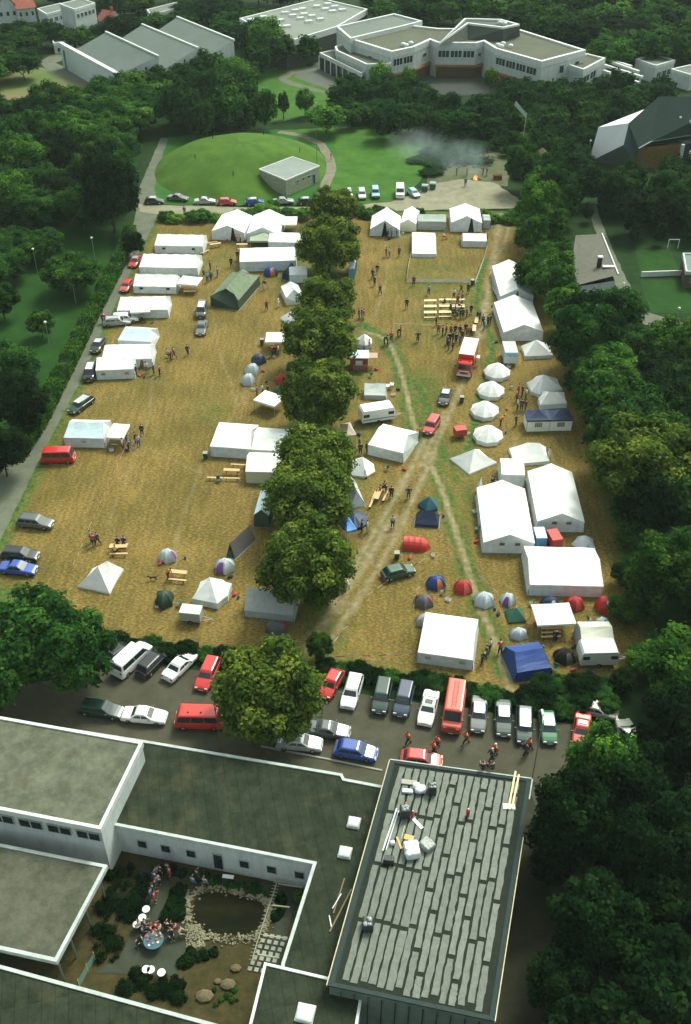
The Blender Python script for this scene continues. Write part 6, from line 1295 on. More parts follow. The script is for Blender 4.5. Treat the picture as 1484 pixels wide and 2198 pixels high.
# ---------------------------------------------------------------- mound and pavilion
mc = P(500, 368, 2); MOUND = 5.4
mg = MB(); NR, NA = 14, 48; L1 = [(0, 0, MOUND)]; rows = []
cx0, cy0 = (P(312, 400).x+P(705, 370).x)/2, (P(520, 433).y+P(560, 292).y)/2; ax = (P(705, 370).x-P(312, 400).x)/2; ay = (P(560, 292).y-P(520, 433).y)/2
pfr = P(665, 418, 0)
def mound_z(x, y):
    f = min(1, (((x-cx0)/ax)**2+((y-cy0)/ay)**2)**.5)
    if f >= 1: return -.02
    q = min(1, max(0, ((Vector((x, y, 0))-pfr).length-7)/9)); q = q*q*(3-2*q)
    return MOUND*(1-f**2)**.95*(.08+.92*q)
for k in range(NR+1):
    f = k/NR; rows.append([(cx0+ax*f*math.cos(a)+.4*math.sin(a*3+f*5)*f, cy0+ay*f*math.sin(a), mound_z(cx0+ax*f*math.cos(a), cy0+ay*f*math.sin(a))+.04*math.sin(a*7+k)) for a in [2*math.pi*i/NA for i in range(NA)]])
mg.loft(rows[::-1], cap=False)
mg.build('grass_mound', mat('mound_grass', (.078, .150, .022), .95, (.036, .085, .013), .13, .5, detail=9, bsc=4), kind='structure', smooth=True)
rb_ = ribbon([P(x, y, 0) for x, y in [(600, 283), (650, 292), (690, 310), (708, 340), (712, 365), (700, 395), (690, 425)]], 2.2, .06, 2); rb_.build('mound_path', mat('mound_path', (.20, .19, .14), .9, (.14, .13, .09), .8), kind='structure')
pv = thing('pavilion', 'small pale stone pavilion with a flat grey roof set into the grass mound', 'pavilion', (0, 0, 0))
pf = W([(556, 363), (628, 336), (687, 356), (614, 387)], 3.6); pb = [pf[0], pf[3], pf[2], pf[1]]
flat_block(pv, pb, 3.6, mat('pale_grey_roof', (.24, .27, .25), .9, (.20, .23, .21), .3), mat('stone_blocks', (.36, .36, .26), .9, (.26, .27, .2), 2), TRIM, par=.08, tw=.2, fascia=.22)
wall_windows(pv, pf[3], pf[2], 2.0, 2.6, 3, .45, .25, .75, 1, out=0); wall_windows(pv, pf[3], pf[2], .1, 2.4, 1, .9, .78, .86, 1, out=0, name='door', frame=mat('blue_door', (.2, .3, .4), .5))
for k, (x, y) in enumerate([(458, 308), (567, 298), (644, 325), (420, 347), (501, 376)]):
    o = MB(); o.tube((0, 0, 0), (0, 0, .9), .09, .07, 6); o.ball((0, 0, .95), .13, 6, 4); o = o.build('marker_post', DARK); q = P(x, y, 3.2)
    o.location = (q.x, q.y, mound_z(q.x, q.y)-.05); tag(o, 'short dark marker post on the grass mound', 'post', 'marker posts on the grass mound')
b = P(681, 366); t = thing('flagpole', 'tall thin mast beside the pavilion', 'mast', b); MB().tube((0, 0, 0), (0, 0, 15), .07, .03, 6).build('pole', mat('dark_pole', (.10, .11, .08), .7), t); MB().ball((0, 0, 15.05), .1, 6, 4).build('finial', POLE, t)

# ---------------------------------------------------------------- white school in the distance
ws = thing('white_school', 'large white school with brown flat roofs and angled wings in the distance', 'school building', (0, 0, 0)); SZ = 9.0
mainp = W([(755, 88), (841, 115), (891, 104), (924, 89), (939, 95), (1023, 96), (1038, 92), (1064, 108), (1163, 136), (1258, 111), (1115, 66), (941, 64), (871, 56), (868, 62)], SZ)
mp = flat_block(ws, mainp, SZ, TARROOF, RENDER, TRIM, par=.5, tw=.9, fascia=1.1)
lb = W([(722, 61), (846, 33), (907, 49), (866, 60), (752, 87)], SZ+.6)
flat_block(ws, lb, SZ+.7, FARROOF, RENDER, TRIM, par=.5, tw=.7, fascia=.8)
def seg(a, b, z=SZ): return W([a], z)[0], W([b], z)[0]
for a, b, n, f0, f1 in [((841, 115), (891, 104), 2, .06, .94), ((939, 95), (1023, 96), 3, .02, .98), ((1064, 108), (1163, 136), 4, .02, .92), ((755, 88), (841, 115), 1, .42, .55), ((891, 104), (924, 89), 1, .5, .8), ((1023, 96), (1038, 92), 1, .3, .8)]:
    A, B = seg(a, b); small = (f1-f0) < .6; wall_windows(ws, A, B, SZ-(3.6 if not small else 3.4), SZ-1.5 if not small else SZ-2.4, n, .9, f0, f1, 3 if not small else 1, out=.0)
A, B = seg((939, 95), (1023, 96)); 
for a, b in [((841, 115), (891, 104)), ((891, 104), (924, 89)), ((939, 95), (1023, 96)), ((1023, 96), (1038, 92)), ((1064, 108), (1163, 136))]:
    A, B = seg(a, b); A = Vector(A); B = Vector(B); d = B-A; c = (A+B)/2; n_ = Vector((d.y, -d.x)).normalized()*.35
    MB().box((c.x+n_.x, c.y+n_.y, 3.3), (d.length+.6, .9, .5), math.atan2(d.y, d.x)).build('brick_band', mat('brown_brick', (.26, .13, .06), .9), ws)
    MB().box((c.x+n_.x*.4, c.y+n_.y*.4, 1.5), (d.length, .35, 3.0), math.atan2(d.y, d.x)).build('ground_floor_shade', mat('shaded_brick', (.10, .06, .035), .9), ws)  # slab below the band: ground floor shade put into a darkened brick colour
# terraces and lower wings
flat_block(ws, W([(719, 103), (752, 92), (841, 118), (840, 140), (787, 142), (722, 112)], 6.2), 6.2, TARROOF, RENDER, TRIM, par=.5, tw=.6, fascia=.9)
lw = W([(686, 116), (719, 109), (730, 118), (792, 150), (776, 160)], 4.2); flat_block(ws, lw, 4.2, TARROOF, GLASS, TRIM, par=.4, tw=.5, fascia=.7)
A = Vector(lw[0]); B = Vector(lw[4])
for i in range(8): p = A.lerp(B, i/7); MB().box((p.x-.1, p.y-.35, 1.9), (.35, .35, 3.8)).build('column', TRIM, ws)
flat_block(ws, W([(1258, 118), (1300, 128), (1253, 153), (1215, 141)], 6.2), 6.2, TARROOF, RENDER, TRIM, par=.5, tw=.6, fascia=.9)
A, B = seg((1253, 153), (1298, 128), 6.2); wall_windows(ws, A, B, 2.8, 4.8, 3, .85, .05, .95, 2, out=.0)
A, B = seg((1163, 136), (1258, 111)); wall_windows(ws, A, B, 4.9, 7.2, 2, .3, .3, 1.0, 1, out=0)
# dark slanted roof house
tw_ = W([(943, 75), (1005, 52), (1081, 61), (1116, 54), (1076, 43), (997, 41)], 12.5); tb = W([(943, 83), (1005, 84), (1081, 88), (1116, 76), (1076, 60), (997, 58)], SZ+.2)
m = MB(); zt_ = [9.8, 12.3, 12.3, 12.3, 12.3, 12.3]; m.loft([[(p[0], p[1], SZ) for p in tb], [(q[0], q[1], z_) for q, z_ in zip(tw_, zt_)]]); m.build('tower_wall', mat('dark_slate', (.045, .055, .045), .8), ws)
tw2 = [(q[0], q[1]) for q in tw_]; m = MB(); n_ = len(tw2); oo = offset(tw2, .0); ii = offset(tw2, .8 if area(tw2) > 0 else -.8); m.loft([[(p[0], p[1], z_-.2) for p, z_ in zip(oo, zt_)], [(p[0], p[1], z_+.5) for p, z_ in zip(oo, zt_)], [(p[0], p[1], z_+.5) for p, z_ in zip(ii, zt_)], [(p[0], p[1], z_+.05) for p, z_ in zip(ii, zt_)]], cap=False); m.build('tower_parapet', TRIM, ws)
for x, y in [(866, 99), (872, 101), (882, 96), (1069, 100), (1076, 103), (1080, 97), (1096, 102), (1073, 52), (1083, 54)]:
    z_ = SZ if y > 60 else 12.4; p = P(x, y, z_); m = MB(); m.box((p.x, p.y, z_+.3), (1.3, 1.3, .6)); m.ball((p.x, p.y, z_+.6), .8, 8, 4, (1, 1, .5)); m.build('skylight', TRIM, ws)
# pergola beams
t = thing('pergola', 'white concrete pergola beams running down from the right end of the white school', 'pergola', (0, 0, 0))
for i, (a, b) in enumerate([((1262, 112), (1356, 141)), ((1298, 126), (1372, 152)), ((1298, 138), (1380, 164)), ((1296, 150), (1372, 176)), ((1310, 158), (1325, 163))]):
    A = Vector(W([a], 4.5)[0]); B = Vector(W([b], 4.5)[0]); d = B-A; c = (A+B)/2; MB().box((c.x, c.y, 4.2), (d.length, .8, .7), math.atan2(d.y, d.x)).build('beam', TRIM, t)
    for f in (.05, .95): q = A.lerp(B, f); MB().box((q.x, q.y, 1.9), (.5, .5, 3.8)).build('post', TRIM, t)
for nm, pts, z_, lb_ in [('kiosk_building', [(1364, 128), (1407, 117), (1450, 131), (1408, 143)], 4.5, 'small white flat roofed building right of the pergola'), ('annex_building', [(1440, 150), (1484, 140), (1530, 150), (1484, 163)], 4.0, 'low grey annex at the right picture edge beyond the church hall')]:
    t = thing(nm, lb_, 'building', (0, 0, 0)); q = W(pts, z_); flat_block(t, q, z_, FARROOF, RENDER, TRIM, par=.3, tw=.5, fascia=.6)
    q2 = q if area(q) > 0 else q[::-1]; wall_windows(t, q2[0], q2[1], 1.2, 2.8, 3, .7, .1, .9, 2, out=.0)
# ---------------------------------------------------------------- far flat hall with skylights
fh = thing('flat_hall', 'wide low hall with many white roof domes at the top centre', 'hall', (0, 0, 0)); HZ = 7.5
hp = W([(514, 42), (688, -2), (790, 22), (724, 60), (615, 93)], HZ); flat_block(fh, hp, HZ, mat('pale_gravel_roof', (.21, .235, .205), .95, (.17, .19, .165), .2, detail=8), mat('dark_glass_wall', (.05, .06, .05), .4), TRIM, par=.4, tw=.6, fascia=1.3)
for x, y in [(539, 45), (565, 39), (558, 51), (582, 45), (589, 51), (595, 60), (616, 59), (612, 30), (635, 25), (629, 36), (653, 33), (645, 42), (670, 37), (663, 49), (688, 44), (681, 16), (704, 11), (699, 22), (719, 17), (714, 27), (735, 24), (602, 46), (650, 22)]:
    p = P(x, y, HZ); m = MB(); m.box((p.x, p.y, HZ+.35), (2.6, 1.6, .7), .35, .85); m.build('skylight', TRIM, fh)
# ---------------------------------------------------------------- sawtooth hall
sh = thing('sawtooth_hall', 'sports hall with three stepped grey shed roofs and white front wall, top left', 'hall', (0, 0, 0))
LZ, UZ = 6.5, 10.5
lo = [Vector(W([p], LZ)[0]) for p in ((160, 108), (256, 160))]; hi = [[Vector(W([p], UZ)[0]) for p in q] for q in (((228, 69), (340, 121)), ((306, 53), (425, 103)), ((381, 37), (502, 86)))]
prev = lo; SRM = mat('shed_roof_grey', (.13, .16, .145), .95, (.105, .13, .115), .15, detail=9, spec=.2)
for k, h in enumerate(hi):
    m = MB(); m.poly([(prev[0].x, prev[0].y, LZ), (prev[1].x, prev[1].y, LZ), (h[1].x, h[1].y, UZ), (h[0].x, h[0].y, UZ)]); m.build('roof', SRM, sh)
    m = MB(); m.poly([(h[0].x, h[0].y, LZ-.1), (h[1].x, h[1].y, LZ-.1), (h[1].x, h[1].y, UZ), (h[0].x, h[0].y, UZ)][::-1]); 
    for e in (0, 1): m.poly([(prev[e].x, prev[e].y, 0), (h[e].x, h[e].y, 0), (h[e].x, h[e].y, UZ-.02), (prev[e].x, prev[e].y, LZ-.02)])
    m.build('wall', RENDER, sh)
    d = h[1]-h[0]; c = (h[0]+h[1])/2; MB().box((c.x, c.y, UZ+.05), (d.length+.6, .5, .5), math.atan2(d.y, d.x)).build('ridge_fascia', TRIM, sh)
    prev = h
d = lo[1]-lo[0]; c = (lo[0]+lo[1])/2; n_ = Vector((d.y, -d.x)).normalized(); l2 = [lo[0]-d*.28, lo[1]]
c = (l2[0]+l2[1])/2; d = l2[1]-l2[0]
MB().box((c.x+n_.x*.5, c.y+n_.y*.5, 3.2), (d.length, .9, 6.6), math.atan2(d.y, d.x)).build('front_wall', mat('ribbed_white_wall', (.60, .66, .66), .7, (.48, .54, .54), 1.0, stretch=(6, 6, 0)), sh)
MB().box((c.x+n_.x*.55, c.y+n_.y*.55, 6.75), (d.length+.4, 1.3, .7), math.atan2(d.y, d.x)).build('parapet', TRIM, sh)
for f in (.06, .9): q = l2[0].lerp(l2[1], f); MB().box((q.x+n_.x*1.02, q.y+n_.y*1.02, 2.8), (1.3, .1, 5.2), math.atan2(d.y, d.x)).build('door', mat('slate_blue_door', (.10, .14, .17), .5), sh)

# ---------------------------------------------------------------- folded roof church hall on the right
ch = thing('folded_roof_church', 'church hall with folded dark slate roof and one bright white face, right edge', 'church', (0, 0, 0))
def V3(x, y, z): p = P(x, y, z); return (p.x, p.y, z)
a_, b_, c_, d_, e_, f_, g_, h_, i_, j_, k_, l_ = V3(1264, 348, .4), V3(1285, 273, 8), V3(1403, 227, 11.5), V3(1415, 207, 14), V3(1350, 264, 10), V3(1339, 311, 5.5), V3(1366, 360, .3), V3(1371, 319, 5), V3(1398, 304, 6), V3(1470, 292, 6), V3(1600, 286, 6), V3(1600, 207, 14)
m = MB(); m.poly([a_, f_, e_, b_]); m.poly([b_, e_, c_]); m.poly([c_, e_, d_]); m.build('white_face', mat('bright_white_slab', (.82, .80, .80), .6), ch)
SLT = mat('dark_slate_roof', (.035, .058, .052), .8, (.026, .043, .038), 3, .2, spec=.25); SLT2 = mat('grey_slate', (.07, .10, .105), .8, (.055, .08, .085), 3, spec=.25)
m = MB(); m.poly([d_, e_, h_, i_]); m.poly([d_, i_, j_, k_, l_]); m.build('roof', SLT, ch)
m = MB(); m.poly([e_, f_, g_]); m.poly([e_, g_, h_]); m.build('side_fold', SLT2, ch); m = MB(); m.poly([a_, g_, f_]); m.build('gable_fold', mat('green_slate', (.075, .10, .085), .6), ch)
bk = MB(); bx = [(d_[0]+4, d_[1]+22, 0), (k_[0], d_[1]+22, 0)]; bk.poly([b_, c_, d_, (d_[0], d_[1]+10, 0), (b_[0]+1, b_[1]+6, 0)]); bk.poly([d_, l_, (l_[0], l_[1]+12, 0), (d_[0], d_[1]+10, 0)]); bk.poly([a_, b_, (b_[0]+1, b_[1]+6, 0)]); bk.build('rear_wall', SLT, ch)
g0 = P(1372, 372, 0); 
m = MB(); m.poly([(h_[0]+.3, h_[1]+1.2, 0), (h_[0]+10, h_[1]+1.6, 0), (h_[0]+10, h_[1]+1.6, 5.6), (h_[0]+.3, h_[1]+1.2, 4.8)]); m.build('brick_wall', mat('ochre_brick', (.20, .11, .04), .9, (.12, .085, .03), 2), ch)
m = MB(); m.poly([(h_[0]+10, h_[1]+4, 0), (k_[0], h_[1]+4, 0), (k_[0], h_[1]+4, 6), (h_[0]+10, h_[1]+4, 6)]); m.build('recessed_glazing', GLASS, ch)
for dx in (10.3, 15.5, 21): MB().box((h_[0]+dx, h_[1]+1.0, 2.8), (.7, .7, 5.6)).build('pillar', mat('pale_pillar', (.45, .50, .52), .7), ch)
MB().box((h_[0]+18, h_[1]+.6, 3.9), (12, .5, .7)).build('balcony', CONC, ch)
m = MB()
for u, v in ((i_, j_), (j_, k_), (h_, i_)): m.tube(u, v, .16, n=5)
m.build('eave_trim', mat('verdigris_trim', (.12, .22, .20), .5), ch)
for x, y in [(1460, 254), (1482, 250), (1484, 262)]: p = P(x, y, 10); MB().ball((p.x, p.y, 10.1), .45, 8, 5).build('roof_vent', CONC, ch)

# shed with long roof in the wood
sd = thing('garden_house', 'long low house with grey tiled roof and brick chimney in the right wood', 'house', (0, 0, 0))
q = [V3(1228, 560, 3.6), V3(1236, 505, 3.6), V3(1291, 502, 4.4), V3(1326, 590, 4.4), V3(1240, 612, 3.6)]
m = MB(); m.poly([q[0], q[4], q[3], q[2], q[1]]); m.build('roof', mat('tile_roof', (.15, .145, .12), .95, (.10, .10, .085), 1.4, .4, stretch=(1, 4, 1)), sd)
MB().prism([(p[0], p[1]) for p in offset([(v[0], v[1]) for v in (q[0], q[4], q[3], q[2], q[1])], .25)], 0, 3.2, cap=False).build('wall', RENDER, sd)
m = MB(); a = Vector(q[2]); b = Vector(q[3]); c = (a+b)/2; d = b-a; m.box((c.x+.12, c.y, 4.4), (d.length, .2, .4), math.atan2(d.y, d.x)); m.build('verge_board', TRIM, sd)
p = P(1286, 572, 4.2); o = MB(); o.box((p.x, p.y, 4.9), (.7, .7, 2.2)); o = o.build('chimney', mat('dark_chimney', (.06, .045, .04), .9), sd); MB().box((p.x, p.y, 6.05), (.85, .85, .18)).build('cap', TRIM, o); MB().box((p.x+1.6, p.y-.6, 4.5), (2.2, .8, .15)).build('flashing', TRIM, sd)
p = P(1337, 622); t = thing('white_pergola_seat', 'small white garden ornament beside the wood path', 'garden ornament', p); MB().tube((0, 0, 0), (0, 0, 1.0), .3, .15, 8).build('base', WHITE, t); MB().ball((0, 0, 1.25), .25, 8, 5).build('bowl', WHITE, t)
gh = thing('edge_house', 'small dark roofed garden house at the right edge beside the fenced lawn', 'house', (0, 0, 0)); q = W([(1465, 545), (1540, 545), (1540, 585), (1472, 585)], 3); flat_block(gh, q, 3, mat('teal_roof', (.12, .17, .16), .8), mat('brown_wall', (.12, .08, .05), .9), WTRIM); q2 = q if area(q) > 0 else q[::-1]; wall_windows(gh, q2[0], q2[1], 1, 2.1, 2, .5, .1, .9, 2, out=0)
for pts, l, h in [(((1376, 594), (1462, 591)), 'pale low garden wall across the right lawn', 1.0), (((1433, 533), (1455, 533)), 'white frame goal at the top of the right lawn', 1.8)]:
    A, B = P(*pts[0]), P(*pts[1]); t = thing('garden_wall' if 'wall' in l else 'goal_frame', l, 'wall' if 'wall' in l else 'goal', (0, 0, 0)); d = B-A; c = (A+B)/2
    if 'wall' in l: MB().box((c.x, c.y, h/2), (d.length, .25, h), math.atan2(d.y, d.x)).build('panel', CONC, t)
    else:
        m = MB(); m.tube(A, (A.x, A.y, h), .08); m.tube(B, (B.x, B.y, h), .08); m.build('post', TRIM, t); m = MB(); m.tube((A.x, A.y, h), (B.x, B.y, h), .08); m.build('crossbar', TRIM, t)
# ---------------------------------------------------------------- houses at the top left
def house(px0, px1, depth, eave, ridge, label, roofm, wallm=RENDER, along=True, wins=3):
    o, w_, ang = frame2(px0, px1); t = thing('house', label, 'house', o, ang); m = MB(); e = .5
    if along: m.loft([[(-w_/2-e, -e, eave), (w_/2+e, -e, eave)], [(-w_/2-e, depth/2, ridge), (w_/2+e, depth/2, ridge)], [(-w_/2-e, depth+e, eave), (w_/2+e, depth+e, eave)]], cap=False, closed=False); g = [(-w_/2, 'x'), (w_/2, 'x')]
    else: m.loft([[(-w_/2-e, -e, eave), (-w_/2-e, depth+e, eave)], [(0, -e, ridge), (0, depth+e, ridge)], [(w_/2+e, -e, eave), (w_/2+e, depth+e, eave)]], cap=False, closed=False)
    m.build('roof', roofm, t); m = MB(); m.prism([(-w_/2, 0), (w_/2, 0), (w_/2, depth), (-w_/2, depth)], 0, eave, cap=False)
    if along: [m.poly([(x, 0, eave), (x, depth, eave), (x, depth/2, ridge-.1)]) for x in (-w_/2, w_/2)]
    else: [m.poly([(-w_/2, y, eave), (w_/2, y, eave), (0, y, ridge-.1)]) for y in (0, depth)]
    m.build('wall', wallm, t)
    for i in range(wins): x = -w_/2+w_*(i+.5)/wins; f = MB().box((x, -.03, eave*.6), (w_/wins*.5, .06, 1.5)).build('window', TRIM, t); MB().box((x, -.075, eave*.6), (w_/wins*.42, .03, 1.3)).build('pane', GLASS, f)
    MB().box((w_*.2, depth*.5, ridge+.4), (.8, .8, 1.6)).build('chimney', mat('brick_chimney', (.25, .12, .08), .9), t); return t
TILE = mat('red_tiles', (.30, .075, .045), .85, (.22, .05, .03), 1); DTILE = mat('dark_tiles', (.09, .085, .07), .85)
house((0, 52), (42, 48), 9, 5, 9, 'house with a red tiled gable roof at the top left corner', TILE, along=False); house((42, 50), (80, 46), 9, 4.5, 8, 'second red roofed house right of the corner house', TILE)
house((-40, 40), (-2, 36), 9, 5, 9, 'red roofed house at the left picture border', TILE); house((262, 30), (308, 30), 9, 4.5, 8.5, 'white house with dark gable roof above the sawtooth hall', DTILE); house((215, 62), (240, 66), 6, 3, 5.5, 'small white house with red brown roof left of the sawtooth roofs', TILE)
for pts, z_, l, wn in [([(80, 20), (130, 8), (150, 18), (100, 32)], 6, 'long white apartment block left of the tall block', 4), ([(128, 10), (175, -2), (205, 8), (160, 22)], 11, 'taller white apartment block at the top left', 5), ([(315, 22), (390, 3), (402, 12), (325, 34)], 5, 'row of white flat roofed terraces above the sawtooth hall', 6), ([(110, 80), (150, 73), (157, 86), (115, 95)], 3, 'small white garage left of the sawtooth hall', 2), ([(160, 80), (178, 76), (182, 84), (163, 90)], 3, 'small grey shed beside the white garage', 1)]:
    t = thing('apartment_block' if z_ > 4 else 'garage', l, 'building', (0, 0, 0)); q = W(pts, z_); flat_block(t, q, z_, FARROOF, RENDER, TRIM, par=.3, tw=.4); q2 = q if area(q) > 0 else q[::-1]
    for e in (0, 1): wall_windows(t, q2[e], q2[e+1], z_-2.6, z_-1.2, wn, .55, .05, .95, 2, out=0)
for pts, l in [([(84, 346), (120, 343), (122, 348), (86, 352)], 'small pale shed roof in the left wood'), ([(108, 366), (125, 365), (125, 372), (109, 373)], 'little white caravan like shed in the left wood'), ([(152, 338), (170, 338), (170, 345), (153, 346)], 'tiny pale shed right of the other two in the left wood')]:
    t = thing('garden_shed', l, 'shed', (0, 0, 0)); flat_block(t, W(pts, 3.0), 3.0, mat('pale_shed_roof', (.42, .46, .42), .8), CONC, WTRIM, par=.05, tw=.1, fascia=.2)

# ---------------------------------------------------------------- lamps
lamp_post(163, 650, 4.6, 'white headed garden lamp by the left hedge, upper of the nearer pair', None); lamp_post(108, 745, 4.4, 'white headed garden lamp by the left hedge, lower of the pair'); lamp_post(205, 560, 4.5, 'white headed garden lamp at the top of the left hedge', None)
lamp_post(81, 585, 4.5, 'plain lamp mast left of the round garden bush'); lamp_post(1143, 1668, 8.0, 'tall grey lamp post with an arm at the right end of the car park', arm=True); b = P(476, 1612); t = thing('mast', 'thin dark mast between red minibus and big car park tree', 'mast', b); MB().tube((0, 0, 0), (-.2, 0, 9), .05, .03).build('pole', PLAST, t); MB().tube((-.2, 0, 9), (-.2, 0, 9.15), .05).build('cap', PLAST, t)
lamp_post(1447, 712, 4.2, 'white globe lamp at the bend of the right wood path'); lamp_post(1262, 345, 4.5, 'white globe lamp left of the church hall'); lamp_post(461, 292, 4.5, 'white globe lamp above the grass mound'); lamp_post(1346, 500, 4.0, 'white globe lamp in the dark wood right of the garden house')
# ---------------------------------------------------------------- bonfire, rubble and bonfire smoke
fb_ = P(1021, 386); t = thing('bonfire', 'smoking bonfire of branches on the gravel clearing', 'bonfire', fb_); m = MB(); r9 = random.Random(2)
for k in range(40): a = r9.uniform(0, 6.28); l_ = r9.uniform(.6, 1.4); m.tube((l_*math.cos(a), l_*math.sin(a), .05), (-.2*math.cos(a), -.2*math.sin(a), r9.uniform(.4, 1.0)), .05, .03, 5)
m.build('branches', BROWN, t); m = MB(); [m.loft([[(x+.22*k[0]*math.cos(a), y+.22*k[0]*math.sin(a), k[1]*h) for a in [2*math.pi*i/6 for i in range(6)]] for k in ((1, .1), (1.2, .4), (.5, .8), (.05, 1.2))]) for x, y, h in ((0, 0, 1.0), (.3, .2, .7), (-.3, .1, .8), (.05, -.3, .6))]
fm = bpy.data.materials.new('flame'); fm.use_nodes = True; bb = fm.node_tree.nodes['Principled BSDF']; bb.inputs['Base Color'].default_value = (.8, .3, .1, 1); bb.inputs['Emission Color'].default_value = (1, .35, .1, 1); bb.inputs['Emission Strength'].default_value = 1.3; m.build('flames', fm, t)
vm = bpy.data.materials.new('smoke'); vm.use_nodes = True; tn_ = vm.node_tree; tn_.nodes.remove(tn_.nodes['Principled BSDF']); pvn = tn_.nodes.new('ShaderNodeVolumePrincipled'); tn_.links.new(pvn.outputs[0], tn_.nodes['Material Output'].inputs['Volume']); pvn.inputs['Color'].default_value = (.80, .97, 1.0, 1)
tc = tn_.nodes.new('ShaderNodeTexCoord'); mp_ = tn_.nodes.new('ShaderNodeMapping'); mp_.inputs['Location'].default_value = (-.5, -.5, -.5); mp_.inputs['Scale'].default_value = (1, 1, 1)
ln_ = tn_.nodes.new('ShaderNodeVectorMath'); ln_.operation = 'LENGTH'; tn_.links.new(tc.outputs['Generated'], mp_.inputs[0]); tn_.links.new(mp_.outputs[0], ln_.inputs[0])
nz_ = tn_.nodes.new('ShaderNodeTexNoise'); nz_.inputs['Scale'].default_value = .35; nz_.inputs['Detail'].default_value = 3; tn_.links.new(tc.outputs['Object'], nz_.inputs['Vector'])
mr1 = tn_.nodes.new('ShaderNodeMapRange'); mr1.inputs[1].default_value = .5; mr1.inputs[2].default_value = .08; mr1.inputs[3].default_value = 0; mr1.inputs[4].default_value = 1; tn_.links.new(ln_.outputs['Value'], mr1.inputs[0])
mr2 = tn_.nodes.new('ShaderNodeMapRange'); mr2.inputs[1].default_value = .30; mr2.inputs[2].default_value = .68; mr2.inputs[3].default_value = 0; mr2.inputs[4].default_value = .075; tn_.links.new(nz_.outputs[0], mr2.inputs[0])
mu = tn_.nodes.new('ShaderNodeMath'); mu.operation = 'MULTIPLY'; tn_.links.new(mr1.outputs[0], mu.inputs[0]); tn_.links.new(mr2.outputs[0], mu.inputs[1]); tn_.links.new(mu.outputs[0], pvn.inputs['Density'])
for (x, y, z_, sx, sy, sz) in [(1019, 362, 4, 2.4, 2.8, 6.5), (985, 338, 5, 8, 6, 4.5), (895, 315, 6, 8, 7, 4.0)]:
    p = P(x, y, z_); m = MB(); m.ball((0, 0, 0), 1, 14, 9, (sx, sy, sz)); o = m.build('smoke', vm, kind='stuff'); o.location = (p.x, p.y, z_+.3)
# rubble heap with scrub
sc_ = MB(); r9 = random.Random(3)
for k in range(340):
    p = P(r9.uniform(930, 1060), r9.uniform(318, 362)); s = r9.uniform(.15, .5); sc_.box((p.x, p.y, s*.4), (s*r9.uniform(.6, 1.8), s, s*.8), r9.uniform(0, 3), .7)
sc_.build('rubble', mat('rubble', (.20, .20, .15), .9, (.10, .11, .07), 2), kind='stuff')
b = P(1120, 320); t = thing('tilted_mast', 'leaning pale mast with a faded blue banner above the clearing', 'mast', b); MB().tube((0, 0, 0), (.3, 0, 8.5), .07, .05).build('pole', PALEW, t); m = MB(); m.quad((.3, 0, 8.3), (-2.4, 1.0, 11.0), (-2.7, 1.0, 10.0), (.28, 0, 7.2)); m.build('banner', mat('faded_banner', (.35, .45, .40), .8), t)
m = MB(); b2 = P(1119, 383); t = thing('hanging_tarp', 'folded pale blue tarp standing among bushes right of the bonfire', 'tarp', b2); m.loft([[(-.8, 0, 0), (0, -.3, 0), (.6, .1, 0)], [(-.4, 0, 2.5), (.1, -.2, 2.6), (.7, .1, 2.2)], [(.2, 0, 4.2), (.35, 0, 4.3), (.5, 0, 4.1)]], cap=False, closed=False); m.build('cloth', BLUEW, t)
b = P(1165, 366); t = thing('wooden_hut', 'small dark hut with pale doorposts right of the clearing', 'hut', b); MB().box((0, 1.5, 1.4), (3.2, 3, 2.8)).build('wall', DARK, t); m = MB(); m.loft([[(-1.9, -.3, 2.7), (-1.9, 3.3, 2.7)], [(0, -.3, 4.2), (0, 3.3, 4.2)], [(1.9, -.3, 2.7), (1.9, 3.3, 2.7)]], cap=False, closed=False); m.build('roof', mat('hut_roof', (.10, .08, .04), .9), t); [MB().box((k*1.2, -.1, 1.3), (.35, .12, 2.6)).build('doorpost', mat('ochre_post', (.5, .42, .2), .8), t) for k in (-1, 1)]
b = P(1068, 385); t = thing('firewood_cage', 'rusty cage of firewood right of the bonfire', 'cage', b); m = MB(); [m.box((-.9+.3*i, 0, .6), (.06, 1.2, 1.2)) for i in range(7)]; m.build('bars', mat('rust', (.28, .09, .05), .9), t); MB().box((0, 0, .5), (1.7, 1.0, .9)).build('logs', BROWN, t)

# thin evening haze over the whole place
hz = MB().box((0, 260, 64), (1000, 900, 134)); hm = bpy.data.materials.new('haze'); hm.use_nodes = True; ht = hm.node_tree; ht.nodes.remove(ht.nodes['Principled BSDF'])
hv_ = ht.nodes.new('ShaderNodeVolumePrincipled'); hv_.inputs['Color'].default_value = (.80, .97, .88, 1); hv_.inputs['Density'].default_value = .0001; ht.links.new(hv_.outputs[0], ht.nodes['Material Output'].inputs['Volume']); hz.build('haze', hm, kind='stuff')

